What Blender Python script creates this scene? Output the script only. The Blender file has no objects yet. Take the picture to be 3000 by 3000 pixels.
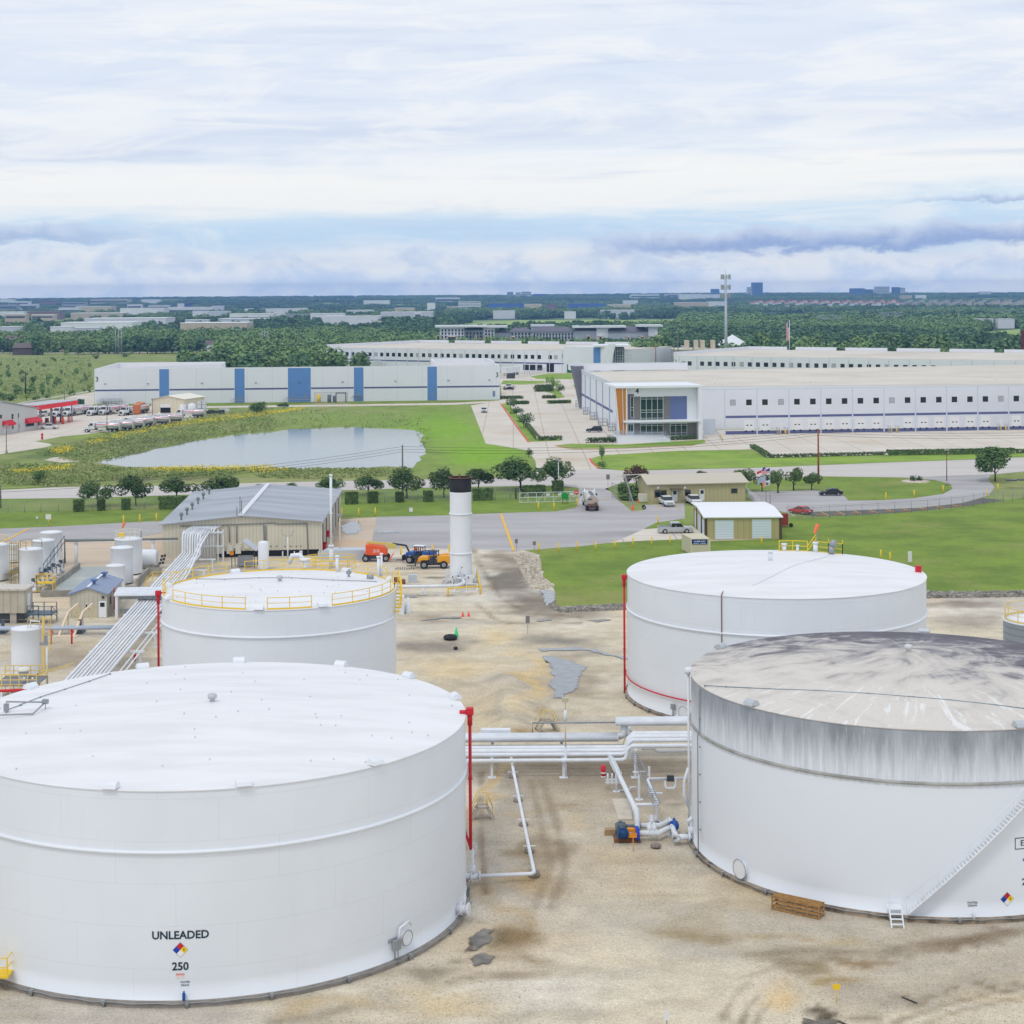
import bpy,math,random
import numpy as np
from mathutils import Vector,Matrix
sin,cos,pi=math.sin,math.cos,math.pi
RND=random.Random(11)
S=bpy.context.scene
COL=S.collection
# camera
F,V0,RL,HC=5000.0,860.0,0.0057,41.0
CR,SR=cos(RL),sin(RL)
cam=bpy.data.cameras.new("camera");cam.sensor_width=36;cam.lens=F/3000*36
cam.shift_y=-(1500-V0)/3000
cam.clip_start=1.0;cam.clip_end=60000
co=bpy.data.objects.new("camera",cam);COL.objects.link(co)
M=Matrix(((CR,SR,0),(0,0,-1),(-SR,CR,0)))
co.matrix_world=Matrix.Translation((0,0,HC))@M.to_4x4()
S.camera=co
# colour helpers
def lin(c):
 c=c/255.0
 return c/12.92 if c<=0.04045 else((c+0.055)/1.055)**2.4
def rgb(r,g,b,k=1.0):return(lin(r)*k,lin(g)*k,lin(b)*k,1.0)
# render settings and light
S.view_settings.view_transform='Standard';S.view_settings.look='None'
S.view_settings.exposure=0.13;S.view_settings.gamma=1.0
S.render.engine='CYCLES'
cy=S.cycles
cy.use_denoising=True
cy.max_bounces=5;cy.diffuse_bounces=3;cy.glossy_bounces=3;cy.transmission_bounces=3
cy.transparent_max_bounces=8;cy.volume_bounces=0;cy.caustics_reflective=False;cy.caustics_refractive=False
cy.sample_clamp_indirect=4.0
SUN_EL,SUN_AZ=math.radians(58),math.radians(205)
sl=bpy.data.lights.new("sun",'SUN');sl.energy=0.85;sl.angle=math.radians(14);sl.color=(1.0,0.95,0.88)
so=bpy.data.objects.new("sun",sl);COL.objects.link(so)
sd=Vector((cos(SUN_EL)*sin(SUN_AZ),cos(SUN_EL)*cos(SUN_AZ),sin(SUN_EL)))
so.rotation_euler=sd.to_track_quat('Z','Y').to_euler()
class NT:
 """tiny node-tree writer"""
 def __init__(s,tree):s.t=tree;s.n=tree.nodes;s.l=tree.links
 def new(s,typ,**kw):
  n=s.n.new(typ)
  for k,v in kw.items():setattr(n,k,v)
  return n
 def put(s,sock,v):
  if hasattr(v,'is_output')or isinstance(v,bpy.types.NodeSocket):s.l.new(v,sock)
  elif v is not None:sock.default_value=v
 def math(s,op,a,b=None,c=None,clamp=False):
  n=s.new('ShaderNodeMath',operation=op,use_clamp=clamp)
  s.put(n.inputs[0],a)
  if b is not None:s.put(n.inputs[1],b)
  if c is not None:s.put(n.inputs[2],c)
  return n.outputs[0]
 def mix(s,f,a,b,typ='MIX'):
  n=s.new('ShaderNodeMix',data_type='RGBA',blend_type=typ)
  s.put(n.inputs[0],f);s.put(n.inputs[6],a);s.put(n.inputs[7],b)
  return n.outputs[2]
 def noise(s,vec,scale,detail=4,rough=0.5,dist=0.0):
  n=s.new('ShaderNodeTexNoise');n.inputs['Scale'].default_value=scale
  n.inputs['Detail'].default_value=detail;n.inputs['Roughness'].default_value=rough
  n.inputs['Distortion'].default_value=dist
  if vec is not None:s.l.new(vec,n.inputs['Vector'])
  return n.outputs[0]
 def comb(s,x,y,z=0.0):
  n=s.new('ShaderNodeCombineXYZ');s.put(n.inputs[0],x);s.put(n.inputs[1],y);s.put(n.inputs[2],z)
  return n.outputs[0]
 def sep(s,v):
  n=s.new('ShaderNodeSeparateXYZ');s.l.new(v,n.inputs[0]);return n.outputs
 def step(s,x,a,b):
  n=s.new('ShaderNodeMapRange',interpolation_type='SMOOTHSTEP');s.put(n.inputs[0],x)
  s.put(n.inputs[1],a);s.put(n.inputs[2],b);return n.outputs[0]
 def ramp(s,f,stops):
  n=s.new('ShaderNodeValToRGB');e=n.color_ramp.elements
  while len(e)>len(stops):e.remove(e[-1])
  while len(e)<len(stops):e.new(0.5)
  for el,(p,c)in zip(e,stops):el.position=p;el.color=c
  s.put(n.inputs[0],f);return n.outputs[0]
# sky
W=bpy.data.worlds.new("World");S.world=W;W.use_nodes=True
W.node_tree.nodes.clear();k=NT(W.node_tree)
tc=k.new('ShaderNodeTexCoord').outputs['Generated']
x,y,z=k.sep(tc)
u=k.math('ARCTAN2',x,y)
v=k.math('MAXIMUM',z,0.0)
n_big=k.noise(k.comb(k.math('MULTIPLY',u,4.2),k.math('MULTIPLY',k.math('SUBTRACT',v,k.math('MULTIPLY',u,0.03)),24.0)),1.0,6,0.58,0.5)
n_str=k.noise(k.comb(k.math('MULTIPLY',u,5.0),k.math('MULTIPLY',v,95.0),3.3),1.0,7,0.6,0.3)
n_fin=k.noise(k.comb(k.math('MULTIPLY',u,22.0),k.math('MULTIPLY',v,170.0),7.1),1.0,7,0.6,0.2)
vt=k.math('SUBTRACT',v,k.math('MULTIPLY',k.math('MINIMUM',k.math('MAXIMUM',u,-0.6),0.6),0.022))
vt=k.math('ADD',vt,k.math('MULTIPLY',k.math('SUBTRACT',n_str,0.5),0.026))
vt=k.math('ADD',vt,k.math('MULTIPLY',k.math('SUBTRACT',n_big,0.5),0.040))
base=k.ramp(k.math('DIVIDE',vt,0.20),[(0.0,rgb(226,236,247)),(0.10,rgb(219,233,247)),(0.175,rgb(196,222,245)),(0.22,rgb(206,228,246)),(0.275,rgb(246,247,246)),(0.34,rgb(248,248,246)),(0.40,rgb(232,239,247)),(0.47,rgb(214,224,241)),(0.54,rgb(226,234,246)),(0.68,rgb(222,231,245)),(0.84,rgb(232,238,247)),(1.0,rgb(224,232,245))])
# thin lavender-grey and cream streaks
f1=k.math('MULTIPLY',k.step(n_str,0.50,0.72),k.step(v,0.05,0.075))
base=k.mix(k.math('MULTIPLY',f1,0.42),base,rgb(193,207,233))
f2=k.math('MULTIPLY',k.step(n_big,0.53,0.70),k.step(v,0.045,0.06))
base=k.mix(k.math('MULTIPLY',f2,0.75),base,rgb(247,248,248))
n_mid=k.noise(k.comb(k.math('MULTIPLY',u,11.0),k.math('MULTIPLY',k.math('SUBTRACT',v,k.math('MULTIPLY',u,0.03)),62.0),4.4),1.0,8,0.6,0.6)
base=k.mix(k.math('MULTIPLY',k.step(n_mid,0.46,0.66),0.62),base,rgb(247,248,248))
base=k.mix(k.math('MULTIPLY',k.math('SUBTRACT',1.0,k.step(n_mid,0.30,0.44)),0.30),base,rgb(198,214,238))
# cumulus bank low over the horizon
n_cu=k.noise(k.comb(k.math('MULTIPLY',u,30.0),k.math('MULTIPLY',v,52.0),1.7),1.0,9,0.62,0.35)
n_cl=k.noise(k.comb(k.math('MULTIPLY',u,7.0),k.math('MULTIPLY',v,20.0),9.0),1.0,3,0.5)
top=k.math('ADD',0.012,k.math('MULTIPLY',n_cl,0.030))
inb=k.math('SUBTRACT',1.0,k.step(k.math('ADD',v,k.math('MULTIPLY',k.math('SUBTRACT',n_cu,0.5),0.026)),k.math('SUBTRACT',top,0.006),k.math('ADD',top,0.005)))
cu=k.ramp(n_cu,[(0.28,rgb(200,216,241)),(0.42,rgb(217,228,245)),(0.52,rgb(238,242,248)),(0.64,rgb(250,249,247))])
base=k.mix(k.math('MULTIPLY',inb,0.92),base,cu)
# heavier dark clouds, one to the east, one to the west
def dark_cloud(base,u0,u1,v0,th,col,amt,sl_=0.0):
 uu=k.math('MULTIPLY',k.step(u,u0-0.035,u0+0.05),k.math('SUBTRACT',1.0,k.step(u,u1-0.05,u1+0.05)))
 vc=k.math('ADD',v0,k.math('MULTIPLY',u,sl_))
 dv=k.math('DIVIDE',k.math('SUBTRACT',k.math('ADD',v,k.math('MULTIPLY',k.math('SUBTRACT',n_cu,0.5),0.024)),vc),th)
 vv=k.math('SUBTRACT',1.0,k.step(k.math('ABSOLUTE',dv),0.55,1.25))
 m=k.math('MULTIPLY',k.math('MULTIPLY',uu,vv),amt)
 c=k.mix(k.step(dv,-0.9,0.9),col,rgb(205,216,237))
 return k.mix(m,base,c)
base=dark_cloud(base,0.055,0.75,0.0250,0.0066,rgb(138,164,214),0.9,0.030)
base=dark_cloud(base,-0.75,-0.225,0.0365,0.0050,rgb(160,182,220),0.75,0.0)
base=dark_cloud(base,0.235,0.42,0.0445,0.0022,rgb(160,180,218),0.8,0.03)
base=k.mix(k.math('MULTIPLY',k.math('SUBTRACT',n_fin,0.5),0.5),base,rgb(248,249,250))
sky=k.new('ShaderNodeTexSky',sky_type='NISHITA',sun_disc=False,sun_elevation=SUN_EL,sun_rotation=SUN_AZ)
bg1=k.new('ShaderNodeBackground');bg1.inputs['Strength'].default_value=0.05;k.l.new(sky.outputs[0],bg1.inputs[0])
bg2=k.new('ShaderNodeBackground');k.l.new(base,bg2.inputs[0]);k.put(bg2.inputs['Strength'],k.math('ADD',0.99,k.math('MULTIPLY',0.34,k.math('SUBTRACT',1.0,k.step(z,0.0,0.02)))))
mx=k.new('ShaderNodeMixShader');mx.inputs[0].default_value=0.94
k.l.new(bg1.outputs[0],mx.inputs[1]);k.l.new(bg2.outputs[0],mx.inputs[2])
k.l.new(mx.outputs[0],k.new('ShaderNodeOutputWorld').inputs['Surface'])
# photo pixel <-> place
def hgt(x,y):
 """height of the ground at (x, y): near flat, low berms in the yard, land rising far away"""
 y=np.asarray(y,float);x=np.asarray(x,float)
 t=np.clip((y-2600.)/5400.,0,1)
 z=29.0*t*t*(3-2*t)
 z=z+t*(2.2*np.sin(x/900.+1.)+1.6*np.sin(x/370.+y/1500.))
 z=z+0.95*np.exp(-((x+0.6-(y-172)*-0.03)/2.0)**2)*np.clip((y-150)/6,0,1)*np.clip((186-y)/6,0,1)
 return z
def ray(c,px,py):
 u_,v_=c(px,py);dx,dy=u_-1500,v_-V0
 return(dx*CR-dy*SR)/F,(dx*SR+dy*CR)/F
YS_=np.concatenate([np.geomspace(55,2400,900),np.geomspace(2410,7600,500)])
def P(c,px,py,z=None,Y=None,dz=0.0):
 """place seen at crop pixel (px, py): on height z, at depth Y, or on the ground"""
 a,b=ray(c,px,py)
 if Y is None:
  if z is None:
   g_=HC-dz-b*YS_-hgt(a*YS_,YS_);i=int(np.argmax(g_<=0));i=len(YS_)-1 if g_[i]>0 else max(i,1)
   t_=min(1.0,g_[i-1]/max(1e-9,g_[i-1]-g_[i]));Y=float(YS_[i-1]+(YS_[i]-YS_[i-1])*t_)
   return Vector((a*Y,Y,float(hgt(a*Y,Y))))
  Y=(HC-z)/b
 else:z=HC-b*Y
 return Vector((a*Y,Y,z))
def Z(c,px,py,Y):return HC-ray(c,px,py)[1]*Y
def crop(x0,y0,s):return lambda a,b:(x0+a*s,y0+b*s)
s8=800/1932
cW=crop(0,0,3000/1932)
ca,cb,cc,cd=crop(0,780,s8),crop(750,780,s8),crop(1450,780,s8),crop(2200,780,s8)
ce,cf,cg,ch=crop(0,1350,s8),crop(750,1350,s8),crop(1450,1250,s8),crop(2200,1250,s8)
ci,cj,ck=crop(0,1500,600/1932),crop(300,1500,700/1932),crop(1000,1500,700/1932)
cl,cm=crop(1300,2000,s8),crop(1900,1750,1100/1932)
cn,cO,cp=crop(0,2400,s8),crop(800,2400,s8),crop(2200,2400,s8)
cq,cr=crop(0,1050,400/1932),crop(200,1150,500/1932)
cs_,ct,cu_=crop(0,860,s8),crop(800,840,s8),crop(1600,820,s8)
cv,cw=crop(0,1680,400/1932),crop(1720,2080,340/1564)
t1,t2=crop(0,1530,240/1717),crop(200,1530,280/1932)
g1,b4=crop(1640,1380,320/1932),crop(1690,1180,380/1932)
sh,ap,chm=crop(480,1400,500/1932),crop(1260,940,700/1932),crop(1270,1540,200/1610)
e5,bl=crop(2860,1720,140/1352),crop(1050,1580,300/1932)
# materials
MATS={}
def mat(name,col,rough=0.6,metal=0.0,var=0.0,vs=1.0,rib=0.0,ribk=0.18,spec=0.4,col2=None,bump=0.0,hor=False,stretch=None):
 if name in MATS:return MATS[name]
 m=bpy.data.materials.new(name);m.use_nodes=True;MATS[name]=m
 t=NT(m.node_tree);b=t.n['Principled BSDF']
 b.inputs['Roughness'].default_value=rough;b.inputs['Metallic'].default_value=metal
 b.inputs['Specular IOR Level'].default_value=spec
 c=col
 geo=t.new('ShaderNodeTexCoord').outputs['Object']
 if var:
  vec=geo
  if stretch:
   mp=t.new('ShaderNodeMapping');mp.inputs['Scale'].default_value=stretch;t.l.new(geo,mp.inputs[0]);vec=mp.outputs[0]
  n1=t.noise(vec,vs,6,0.6)
  dk=tuple(a*(1-var)for a in col[:3])+(1,)if col2 is None else col2
  c=t.mix(t.step(n1,0.35,0.68),col,dk)
 if rib:
  X,Y,Z_=t.sep(geo)
  q=t.math('FRACT',t.math('DIVIDE',Z_ if hor else t.math('ADD',X,Y),rib))
  w=t.math('LESS_THAN',q,0.22)
  c=t.mix(t.math('MULTIPLY',w,ribk),c,(0.02,0.02,0.02,1))
 if bump:
  bn=t.new('ShaderNodeBump');bn.inputs['Strength'].default_value=bump;bn.inputs['Distance'].default_value=0.05
  t.l.new(t.noise(geo,vs*4,5),bn.inputs['Height']);t.l.new(bn.outputs[0],b.inputs['Normal'])
 t.put(b.inputs['Base Color'],c)
 return m
WHITE=mat('white_paint',(0.80,0.825,0.86,1),0.5,var=0.06,vs=0.25)
PIPE=mat('white_pipe_paint',(0.79,0.82,0.86,1),0.45,var=0.10,vs=0.8)
YEL=mat('safety_yellow',rgb(245,205,40),0.55,var=0.08,vs=0.8)
PALEYEL=mat('faded_yellow',rgb(236,205,120),0.6,var=0.1,vs=0.8)
RED=mat('fire_red',rgb(205,30,45),0.5,var=0.08,vs=1)
BLACK=mat('black_rubber',(0.018,0.018,0.02,1),0.7)
DARK=mat('dark_steel',(0.05,0.055,0.06,1),0.5)
GREY=mat('galvanised_steel',(0.34,0.36,0.38,1),0.45,0.3,var=0.15,vs=1.5)
GLASS=mat('dark_glass',(0.012,0.02,0.022,1),0.06,spec=0.8)
CONC=mat('concrete',rgb(186,180,170),0.85,var=0.25,vs=0.7)
WOOD=mat('weathered_timber',rgb(160,122,80),0.85,var=0.35,vs=2.0)
ORANGE=mat('orange_paint',rgb(250,95,35),0.45)
BLUE=mat('blue_paint',rgb(30,85,165),0.45)
GREENP=mat('green_paint',rgb(25,150,60),0.5)
CHROME=mat('polished_aluminium',(0.72,0.73,0.75,1),0.28,0.75,var=0.15,vs=0.7)
# mesh builder
def origin(o):
 v=Vector((0,0,0))
 while o is not None:v=v+o.location;o=o.parent
 return v
class MB:
 def __init__(s):s.v=[];s.f=[];s.mi=[];s.sm=[];s.i=0
 def mat(s,i):s.i=i;return s
 def add(s,vs,fs,smooth=False):
  o=len(s.v);s.v+=[tuple(p)for p in vs]
  for f in fs:s.f.append([o+q for q in f]);s.mi.append(s.i);s.sm.append(smooth)
  return s
 def box(s,x0,y0,z0,x1,y1,z1):
  return s.add([(x0,y0,z0),(x1,y0,z0),(x1,y1,z0),(x0,y1,z0),(x0,y0,z1),(x1,y0,z1),(x1,y1,z1),(x0,y1,z1)],[(0,3,2,1),(4,5,6,7),(0,1,5,4),(1,2,6,5),(2,3,7,6),(3,0,4,7)])
 def obox(s,c,size,rz=0.0):
  a,b,h=size[0]/2,size[1]/2,size[2]/2;C_,S_=cos(rz),sin(rz)
  pts=[(-a,-b,-h),(a,-b,-h),(a,b,-h),(-a,b,-h),(-a,-b,h),(a,-b,h),(a,b,h),(-a,b,h)]
  return s.add([(c[0]+p[0]*C_-p[1]*S_,c[1]+p[0]*S_+p[1]*C_,c[2]+p[2])for p in pts],[(0,3,2,1),(4,5,6,7),(0,1,5,4),(1,2,6,5),(2,3,7,6),(3,0,4,7)])
 def quad(s,*p,smooth=False):return s.add(p,[tuple(range(len(p)))],smooth)
 def prism(s,poly,z0,z1):
  n=len(poly)
  area=sum(poly[i][0]*poly[(i+1)%n][1]-poly[(i+1)%n][0]*poly[i][1]for i in range(n))
  if area<0:poly=poly[::-1]
  f0=(lambda p:z0)if not callable(z0)else z0;f1=(lambda p:z1)if not callable(z1)else z1
  vs=[(p[0],p[1],f0(p))for p in poly]+[(p[0],p[1],f1(p))for p in poly]
  fs=[tuple(range(n-1,-1,-1)),tuple(range(n,2*n))]+[(i,(i+1)%n,n+(i+1)%n,n+i)for i in range(n)]
  return s.add(vs,fs)
 def beam(s,a,b,w,h=None):
  a,b=Vector(a),Vector(b);h=h or w;d=(b-a)
  if d.length<1e-6:return s
  d.normalize();up=Vector((0,0,1))if abs(d.z)<0.95 else Vector((0,1,0))
  r=d.cross(up).normalized();q=r.cross(d).normalized();r*=w/2;q*=h/2
  vs=[a-r-q,a+r-q,a+r+q,a-r+q,b-r-q,b+r-q,b+r+q,b-r+q]
  return s.add(vs,[(0,1,2,3),(7,6,5,4),(0,4,5,1),(1,5,6,2),(2,6,7,3),(3,7,4,0)])
 def tube(s,pts,r,n=8,caps=True):
  pts=[Vector(p)for p in pts];m=len(pts)
  rs=r if isinstance(r,(list,tuple))else[r]*m
  t=[(pts[min(i+1,m-1)]-pts[max(i-1,0)]).normalized()for i in range(m)]
  up=Vector((0,0,1))if abs(t[0].z)<0.9 else Vector((0,1,0))
  a=t[0].cross(up).normalized();vs=[]
  for i in range(m):
   a=(a-t[i]*a.dot(t[i])).normalized();b=t[i].cross(a)
   k_=1.0
   if 0<i<m-1:
    cs=(pts[i]-pts[i-1]).normalized().dot((pts[i+1]-pts[i]).normalized())
    k_=min(1.5,1/max(0.3,math.sqrt(max(0.0,(1+cs)/2))))
   for j in range(n):
    q=2*pi*j/n;vs.append(pts[i]+(a*cos(q)+b*sin(q))*rs[i]*(k_ if i in range(1,m-1)else 1))
  fs=[(i*n+j,i*n+(j+1)%n,(i+1)*n+(j+1)%n,(i+1)*n+j)for i in range(m-1)for j in range(n)]
  s.add(vs,fs,True)
  if caps:
   o=len(s.v)-len(vs)
   s.f+=[[o+j for j in range(n-1,-1,-1)],[o+(m-1)*n+j for j in range(n)]];s.mi+=[s.i]*2;s.sm+=[False]*2
  return s
 def cyl(s,a,b,r,r2=None,n=12):return s.tube([a,b],[r,r if r2 is None else r2],n)
 def lathe(s,prof,c=(0,0,0),n=32,a0=0.0,a1=2*pi,smooth=True):
  full=abs(a1-a0-2*pi)<1e-6;m=n if full else n+1;vs=[]
  for r,z in prof:
   for j in range(m):
    q=a0+(a1-a0)*j/n;vs.append((c[0]+r*cos(q),c[1]+r*sin(q),c[2]+z))
  fs=[]
  for i in range(len(prof)-1):
   for j in range(n):
    k_=(j+1)%m;fs.append((i*m+j,i*m+k_,(i+1)*m+k_,(i+1)*m+j))
  return s.add(vs,fs,smooth)
 def ball(s,c,r,n=12,m=8,sz=1.0):
  return s.lathe([(max(1e-4,r*sin(pi*i/m)),-r*sz*cos(pi*i/m))for i in range(m+1)],c,n)
 def side(s,prof,w,ch=0.06,y0=0.0):
  """side profile in x-z, extruded across y with a chamfer"""
  cx_=sum(p[0]for p in prof)/len(prof);cz_=sum(p[1]for p in prof)/len(prof)
  L_=max(p[0]for p in prof)-min(p[0]for p in prof)
  def ins(p):return(p[0]+(cx_-p[0])*min(1,ch/max(L_/2,.1)),p[1]+(cz_-p[1])*min(.5,ch/max(.1,abs(cz_-p[1])))*(1 if abs(cz_-p[1])>ch else 0))
  n=len(prof);ip=[ins(p)for p in prof]
  rows=[(ip,y0-w/2),(prof,y0-w/2+ch),(prof,y0+w/2-ch),(ip,y0+w/2)]
  vs=[(p[0],yy,p[1])for pr,yy in rows for p in pr]
  fs=[tuple(range(n)),tuple(range(4*n-1,3*n-1,-1))]
  for k_ in range(3):
   for i in range(n):
    j=(i+1)%n;fs.append((k_*n+i,(k_+1)*n+i,(k_+1)*n+j,k_*n+j))
  return s.add(vs,fs)
 def merge(s,o,mat=None):
  return s.add(o.v,o.f)
 def build(s,name,mats,parent=None,fix=True):
  me=bpy.data.meshes.new(name)
  off=origin(parent)
  vs=[(p[0]-off[0],p[1]-off[1],p[2]-off[2])for p in s.v]
  me.from_pydata(vs,[],s.f);mats=mats if isinstance(mats,(list,tuple))else[mats]
  for m_ in mats:me.materials.append(m_)
  me.polygons.foreach_set('material_index',s.mi);me.polygons.foreach_set('use_smooth',s.sm)
  me.update()
  o=bpy.data.objects.new(name,me);COL.objects.link(o)
  if parent is not None:o.parent=parent
  return o
def tag(o,label=None,cat=None,group=None,kind=None):
 if label:o['label']=label
 if cat:o['category']=cat
 if group:o['group']=group
 if kind:o['kind']=kind
 return o
def thing(name,label,cat,loc=(0,0,0),group=None):
 o=bpy.data.objects.new(name,None);COL.objects.link(o);o.location=loc;o.empty_display_size=0.5
 return tag(o,label,cat,group)
KIDS={}
def dup(root,loc,rz=0.0,label=None,group=None,scale=None):
 c=root.copy();COL.objects.link(c);c.location=loc;c.rotation_euler=(0,0,rz)
 if scale is not None:c.scale=(scale,)*3 if not isinstance(scale,(tuple,list))else scale
 if label:c['label']=label
 if group:c['group']=group
 for ch_ in root.children:
  d=ch_.copy();COL.objects.link(d);d.parent=c
  for g in ch_.children:
   e=g.copy();COL.objects.link(e);e.parent=d
 return c
class Placer:
 """first use moves the prototype itself, later uses copy it"""
 def __init__(s,make):s.make=make;s.proto=None
 def __call__(s,loc,rz=0.0,label=None,group=None,scale=None):
  if s.proto is None:
   s.proto=s.make();o=s.proto;o.location=loc;o.rotation_euler=(0,0,rz)
   if scale is not None:o.scale=(scale,)*3 if not isinstance(scale,(tuple,list))else scale
   if label:o['label']=label
   if group:o['group']=group
   return o
  return dup(s.proto,loc,rz,label,group,scale)
def text_mesh(txt,size,mapf,name,material,parent,bold=0.012,align='CENTER'):
 """real lettering: the font outline turned to a thin mesh and laid on a surface by mapf(x, y)"""
 cu__=bpy.data.curves.new(name,'FONT');cu__.body=txt;cu__.size=size;cu__.align_x=align;cu__.align_y='CENTER'
 cu__.offset=bold*size;cu__.resolution_u=3
 o=bpy.data.objects.new(name+'_tmp',cu__);COL.objects.link(o)
 bpy.context.view_layer.update()
 me=bpy.data.meshes.new_from_object(o.evaluated_get(bpy.context.evaluated_depsgraph_get()))
 bpy.data.objects.remove(o);bpy.data.curves.remove(cu__)
 off=origin(parent)
 for vv in me.vertices:vv.co=Vector(mapf(vv.co.x,vv.co.y))-off
 me.materials.clear();me.materials.append(material);me.name=name
 o=bpy.data.objects.new(name,me);COL.objects.link(o);o.parent=parent
 return o
def fbm(x,y,sc,seed=0,oct=4):
 """value noise, vectorised"""
 x=np.asarray(x,float)/sc;y=np.asarray(y,float)/sc;r=0;a=0.5;tot=0
 for o in range(oct):
  xi=np.floor(x).astype(np.int64);yi=np.floor(y).astype(np.int64);fx=x-xi;fy=y-yi
  fx=fx*fx*(3-2*fx);fy=fy*fy*(3-2*fy)
  def h(i,j):
   n=(i*374761393+j*668265263+(seed+o)*974711)&0x7fffffff
   n=((n^(n>>13))*1274126177)&0x7fffffff
   return((n^(n>>16))&0xffff)/65535.0
  r=r+a*((h(xi,yi)*(1-fx)+h(xi+1,yi)*fx)*(1-fy)+(h(xi,yi+1)*(1-fx)+h(xi+1,yi+1)*fx)*fy)
  tot+=a;a*=0.5;x=x*2.03+5.1;y=y*2.03+1.7
 return r/tot
# GROUND
def c3(r,g,b):return np.array([lin(r),lin(g),lin(b)])
def build_ground():
 rows=np.concatenate([[-120.,-40.,20.,50.],62.*(9200./62.)**np.linspace(0,1,830)])
 tt=np.concatenate([[-2.2,-1.2,-.7,-.5],np.linspace(-.36,.36,470),[.5,.7,1.2,2.2]])
 Yg,Tg=np.meshgrid(rows,tt,indexing='ij')
 Xg=Tg*(np.maximum(Yg,0)+40.)
 Zg=hgt(Xg,Yg)
 X,Y=Xg.ravel(),Yg.ravel()
 Ysafe=np.maximum(Y,30.)
 a=X*F/Ysafe;b=(HC-Zg.ravel())*F/Ysafe
 U=1500+a*CR+b*SR;V=V0-a*SR+b*CR
 n1=fbm(X,Y,22,1);n2=fbm(X,Y,6,2);n3=fbm(X,Y,1.8,3,3);n4=fbm(X,Y*2.5,14,8)
 g1_,g2_,g3_=c3(134,150,78),c3(112,128,66),c3(150,150,100)
 col=g1_+(g2_-g1_)*np.clip((n2-.4)*3,0,1)[:,None]
 col=col+(g3_-col)*(np.clip((n1-.45)*4,0,1)*.75)[:,None]
 du=((fbm(X,Y,7,41)-.5)*9+(fbm(X,Y,1.6,43)-.5)*2.2)*F/Ysafe;dv=((fbm(X,Y,7,42)-.5)*9+(fbm(X,Y,1.6,44)-.5)*2.2)*HC*F/Ysafe**2
 def blob(u,v,ru,rv,c,k=1.0,nz=.5):
  m=np.exp(-(((U+du-u)/ru)**2+((V+dv-v)/rv)**2)**1.6)*k
  m=np.clip(m*(1+nz*(n2-.5)*3),0,1)
  col[:]=col+(np.array(c)-col)*m[:,None]
 def pb(c,x,y,rx,ry,colr,k=1.0,nz=.5):
  u,v=c(x,y);u2,v2=c(x+rx,y+ry);blob(u,v,u2-u,v2-v,colr,k,nz)
 far=np.clip((Y-np.where(U<640,1240,905))/40,0,1)
 fl=c3(62,84,54)*(0.7+.7*fbm(X,Y,90,5)[:,None]);fl=fl+(c3(128,146,92)-fl)*np.clip((fbm(X,Y,260,6)-.50)*7,0,1)[:,None]
 col=col+(fl-col)*far[:,None]
 pb(cb,1300,1150,330,130,c3(128,168,48),.9,.3);pb(cb,1600,1330,320,110,c3(128,168,46),.9,.3)
 pb(cb,1150,1330,140,130,c3(116,140,60),.8,.9);pb(cb,700,1080,600,60,c3(122,148,66),.8,.8)
 pb(ca,1000,1250,500,110,c3(108,112,78),.75,1.0);pb(ca,700,1200,250,30,c3(140,160,70),.8)
 pb(ca,300,1330,300,60,c3(104,120,72),.8,1.0);pb(ce,800,130,700,30,c3(112,104,82),.7,1.0)
 pb(ca,300,800,500,170,c3(136,146,88),.8,1.2);pb(cc,1100,1370,800,60,c3(118,150,54),.9,.3)
 edge=1562+14*(n2-.5)*2
 yard=np.clip((V-edge)/8,0,1);yard[Y<60]=1
 tan_=c3(208,196,172);grav=c3(184,176,163);pale=c3(216,209,196);brown=c3(160,144,120);ochre=c3(210,188,148);dirt=c3(142,130,116)
 yc=tan_+(pale-tan_)*np.clip((n1-.42)*3.2,0,1)[:,None]
 yc=yc+(grav-yc)*(np.clip((n4-.45)*5,0,1)*.8)[:,None]
 yc=yc+(ochre-yc)*(np.clip((fbm(X,Y*2.2,17,12)-.57)*6,0,1)*.45)[:,None]
 streak=fbm(X*.35,Y*2.2,3.5,9)
 yc=yc+(brown-yc)*(np.clip((streak-.56)*5,0,1)*.38)[:,None]
 col=col+(yc-col)*yard[:,None]
 G=grav
 pb(ck,700,1080,350,66,c3(148,139,126),1,.2);pb(ck,1750,1035,350,58,c3(148,140,128),1,.2)
 pb(ci,600,1350,500,110,c3(164,150,130),.9,.3);pb(ci,500,1120,450,80,c3(182,172,155),.8)
 pb(ch,1550,1370,260,55,c3(162,152,138),.9,.3);pb(ch,1500,1265,300,22,c3(146,134,120),.9,.2)
 pb(cl,450,1000,130,380,c3(162,154,142),.9,.3);pb(cl,1150,660,620,150,c3(166,152,132),.85,.4);pb(cl,1000,580,720,45,c3(128,112,92),.75,.6)
 pb(cl,1000,1150,850,620,c3(182,168,146),.75,.5);pb(cp,900,1000,1200,480,c3(194,180,156),.6,.6);pb(cO,1100,1000,700,420,c3(184,168,142),.6,.6)
 pb(cl,1150,660,620,170,c3(158,145,126),.8,.5)
 pb(cl,760,1120,130,330,c3(150,132,104),.8,1.0);pb(cl,700,980,160,90,c3(206,182,140),.6,1.0)
 pb(cl,250,900,70,400,c3(200,174,128),.7,.5);pb(cl,230,760,34,150,c3(198,172,128),.7,.7);pb(cl,250,1080,40,120,c3(146,112,66),.6,1.2)
 pb(cl,950,860,160,30,c3(150,124,86),.7,.8);pb(cl,1000,960,90,60,c3(204,182,140),.7,.8)
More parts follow.
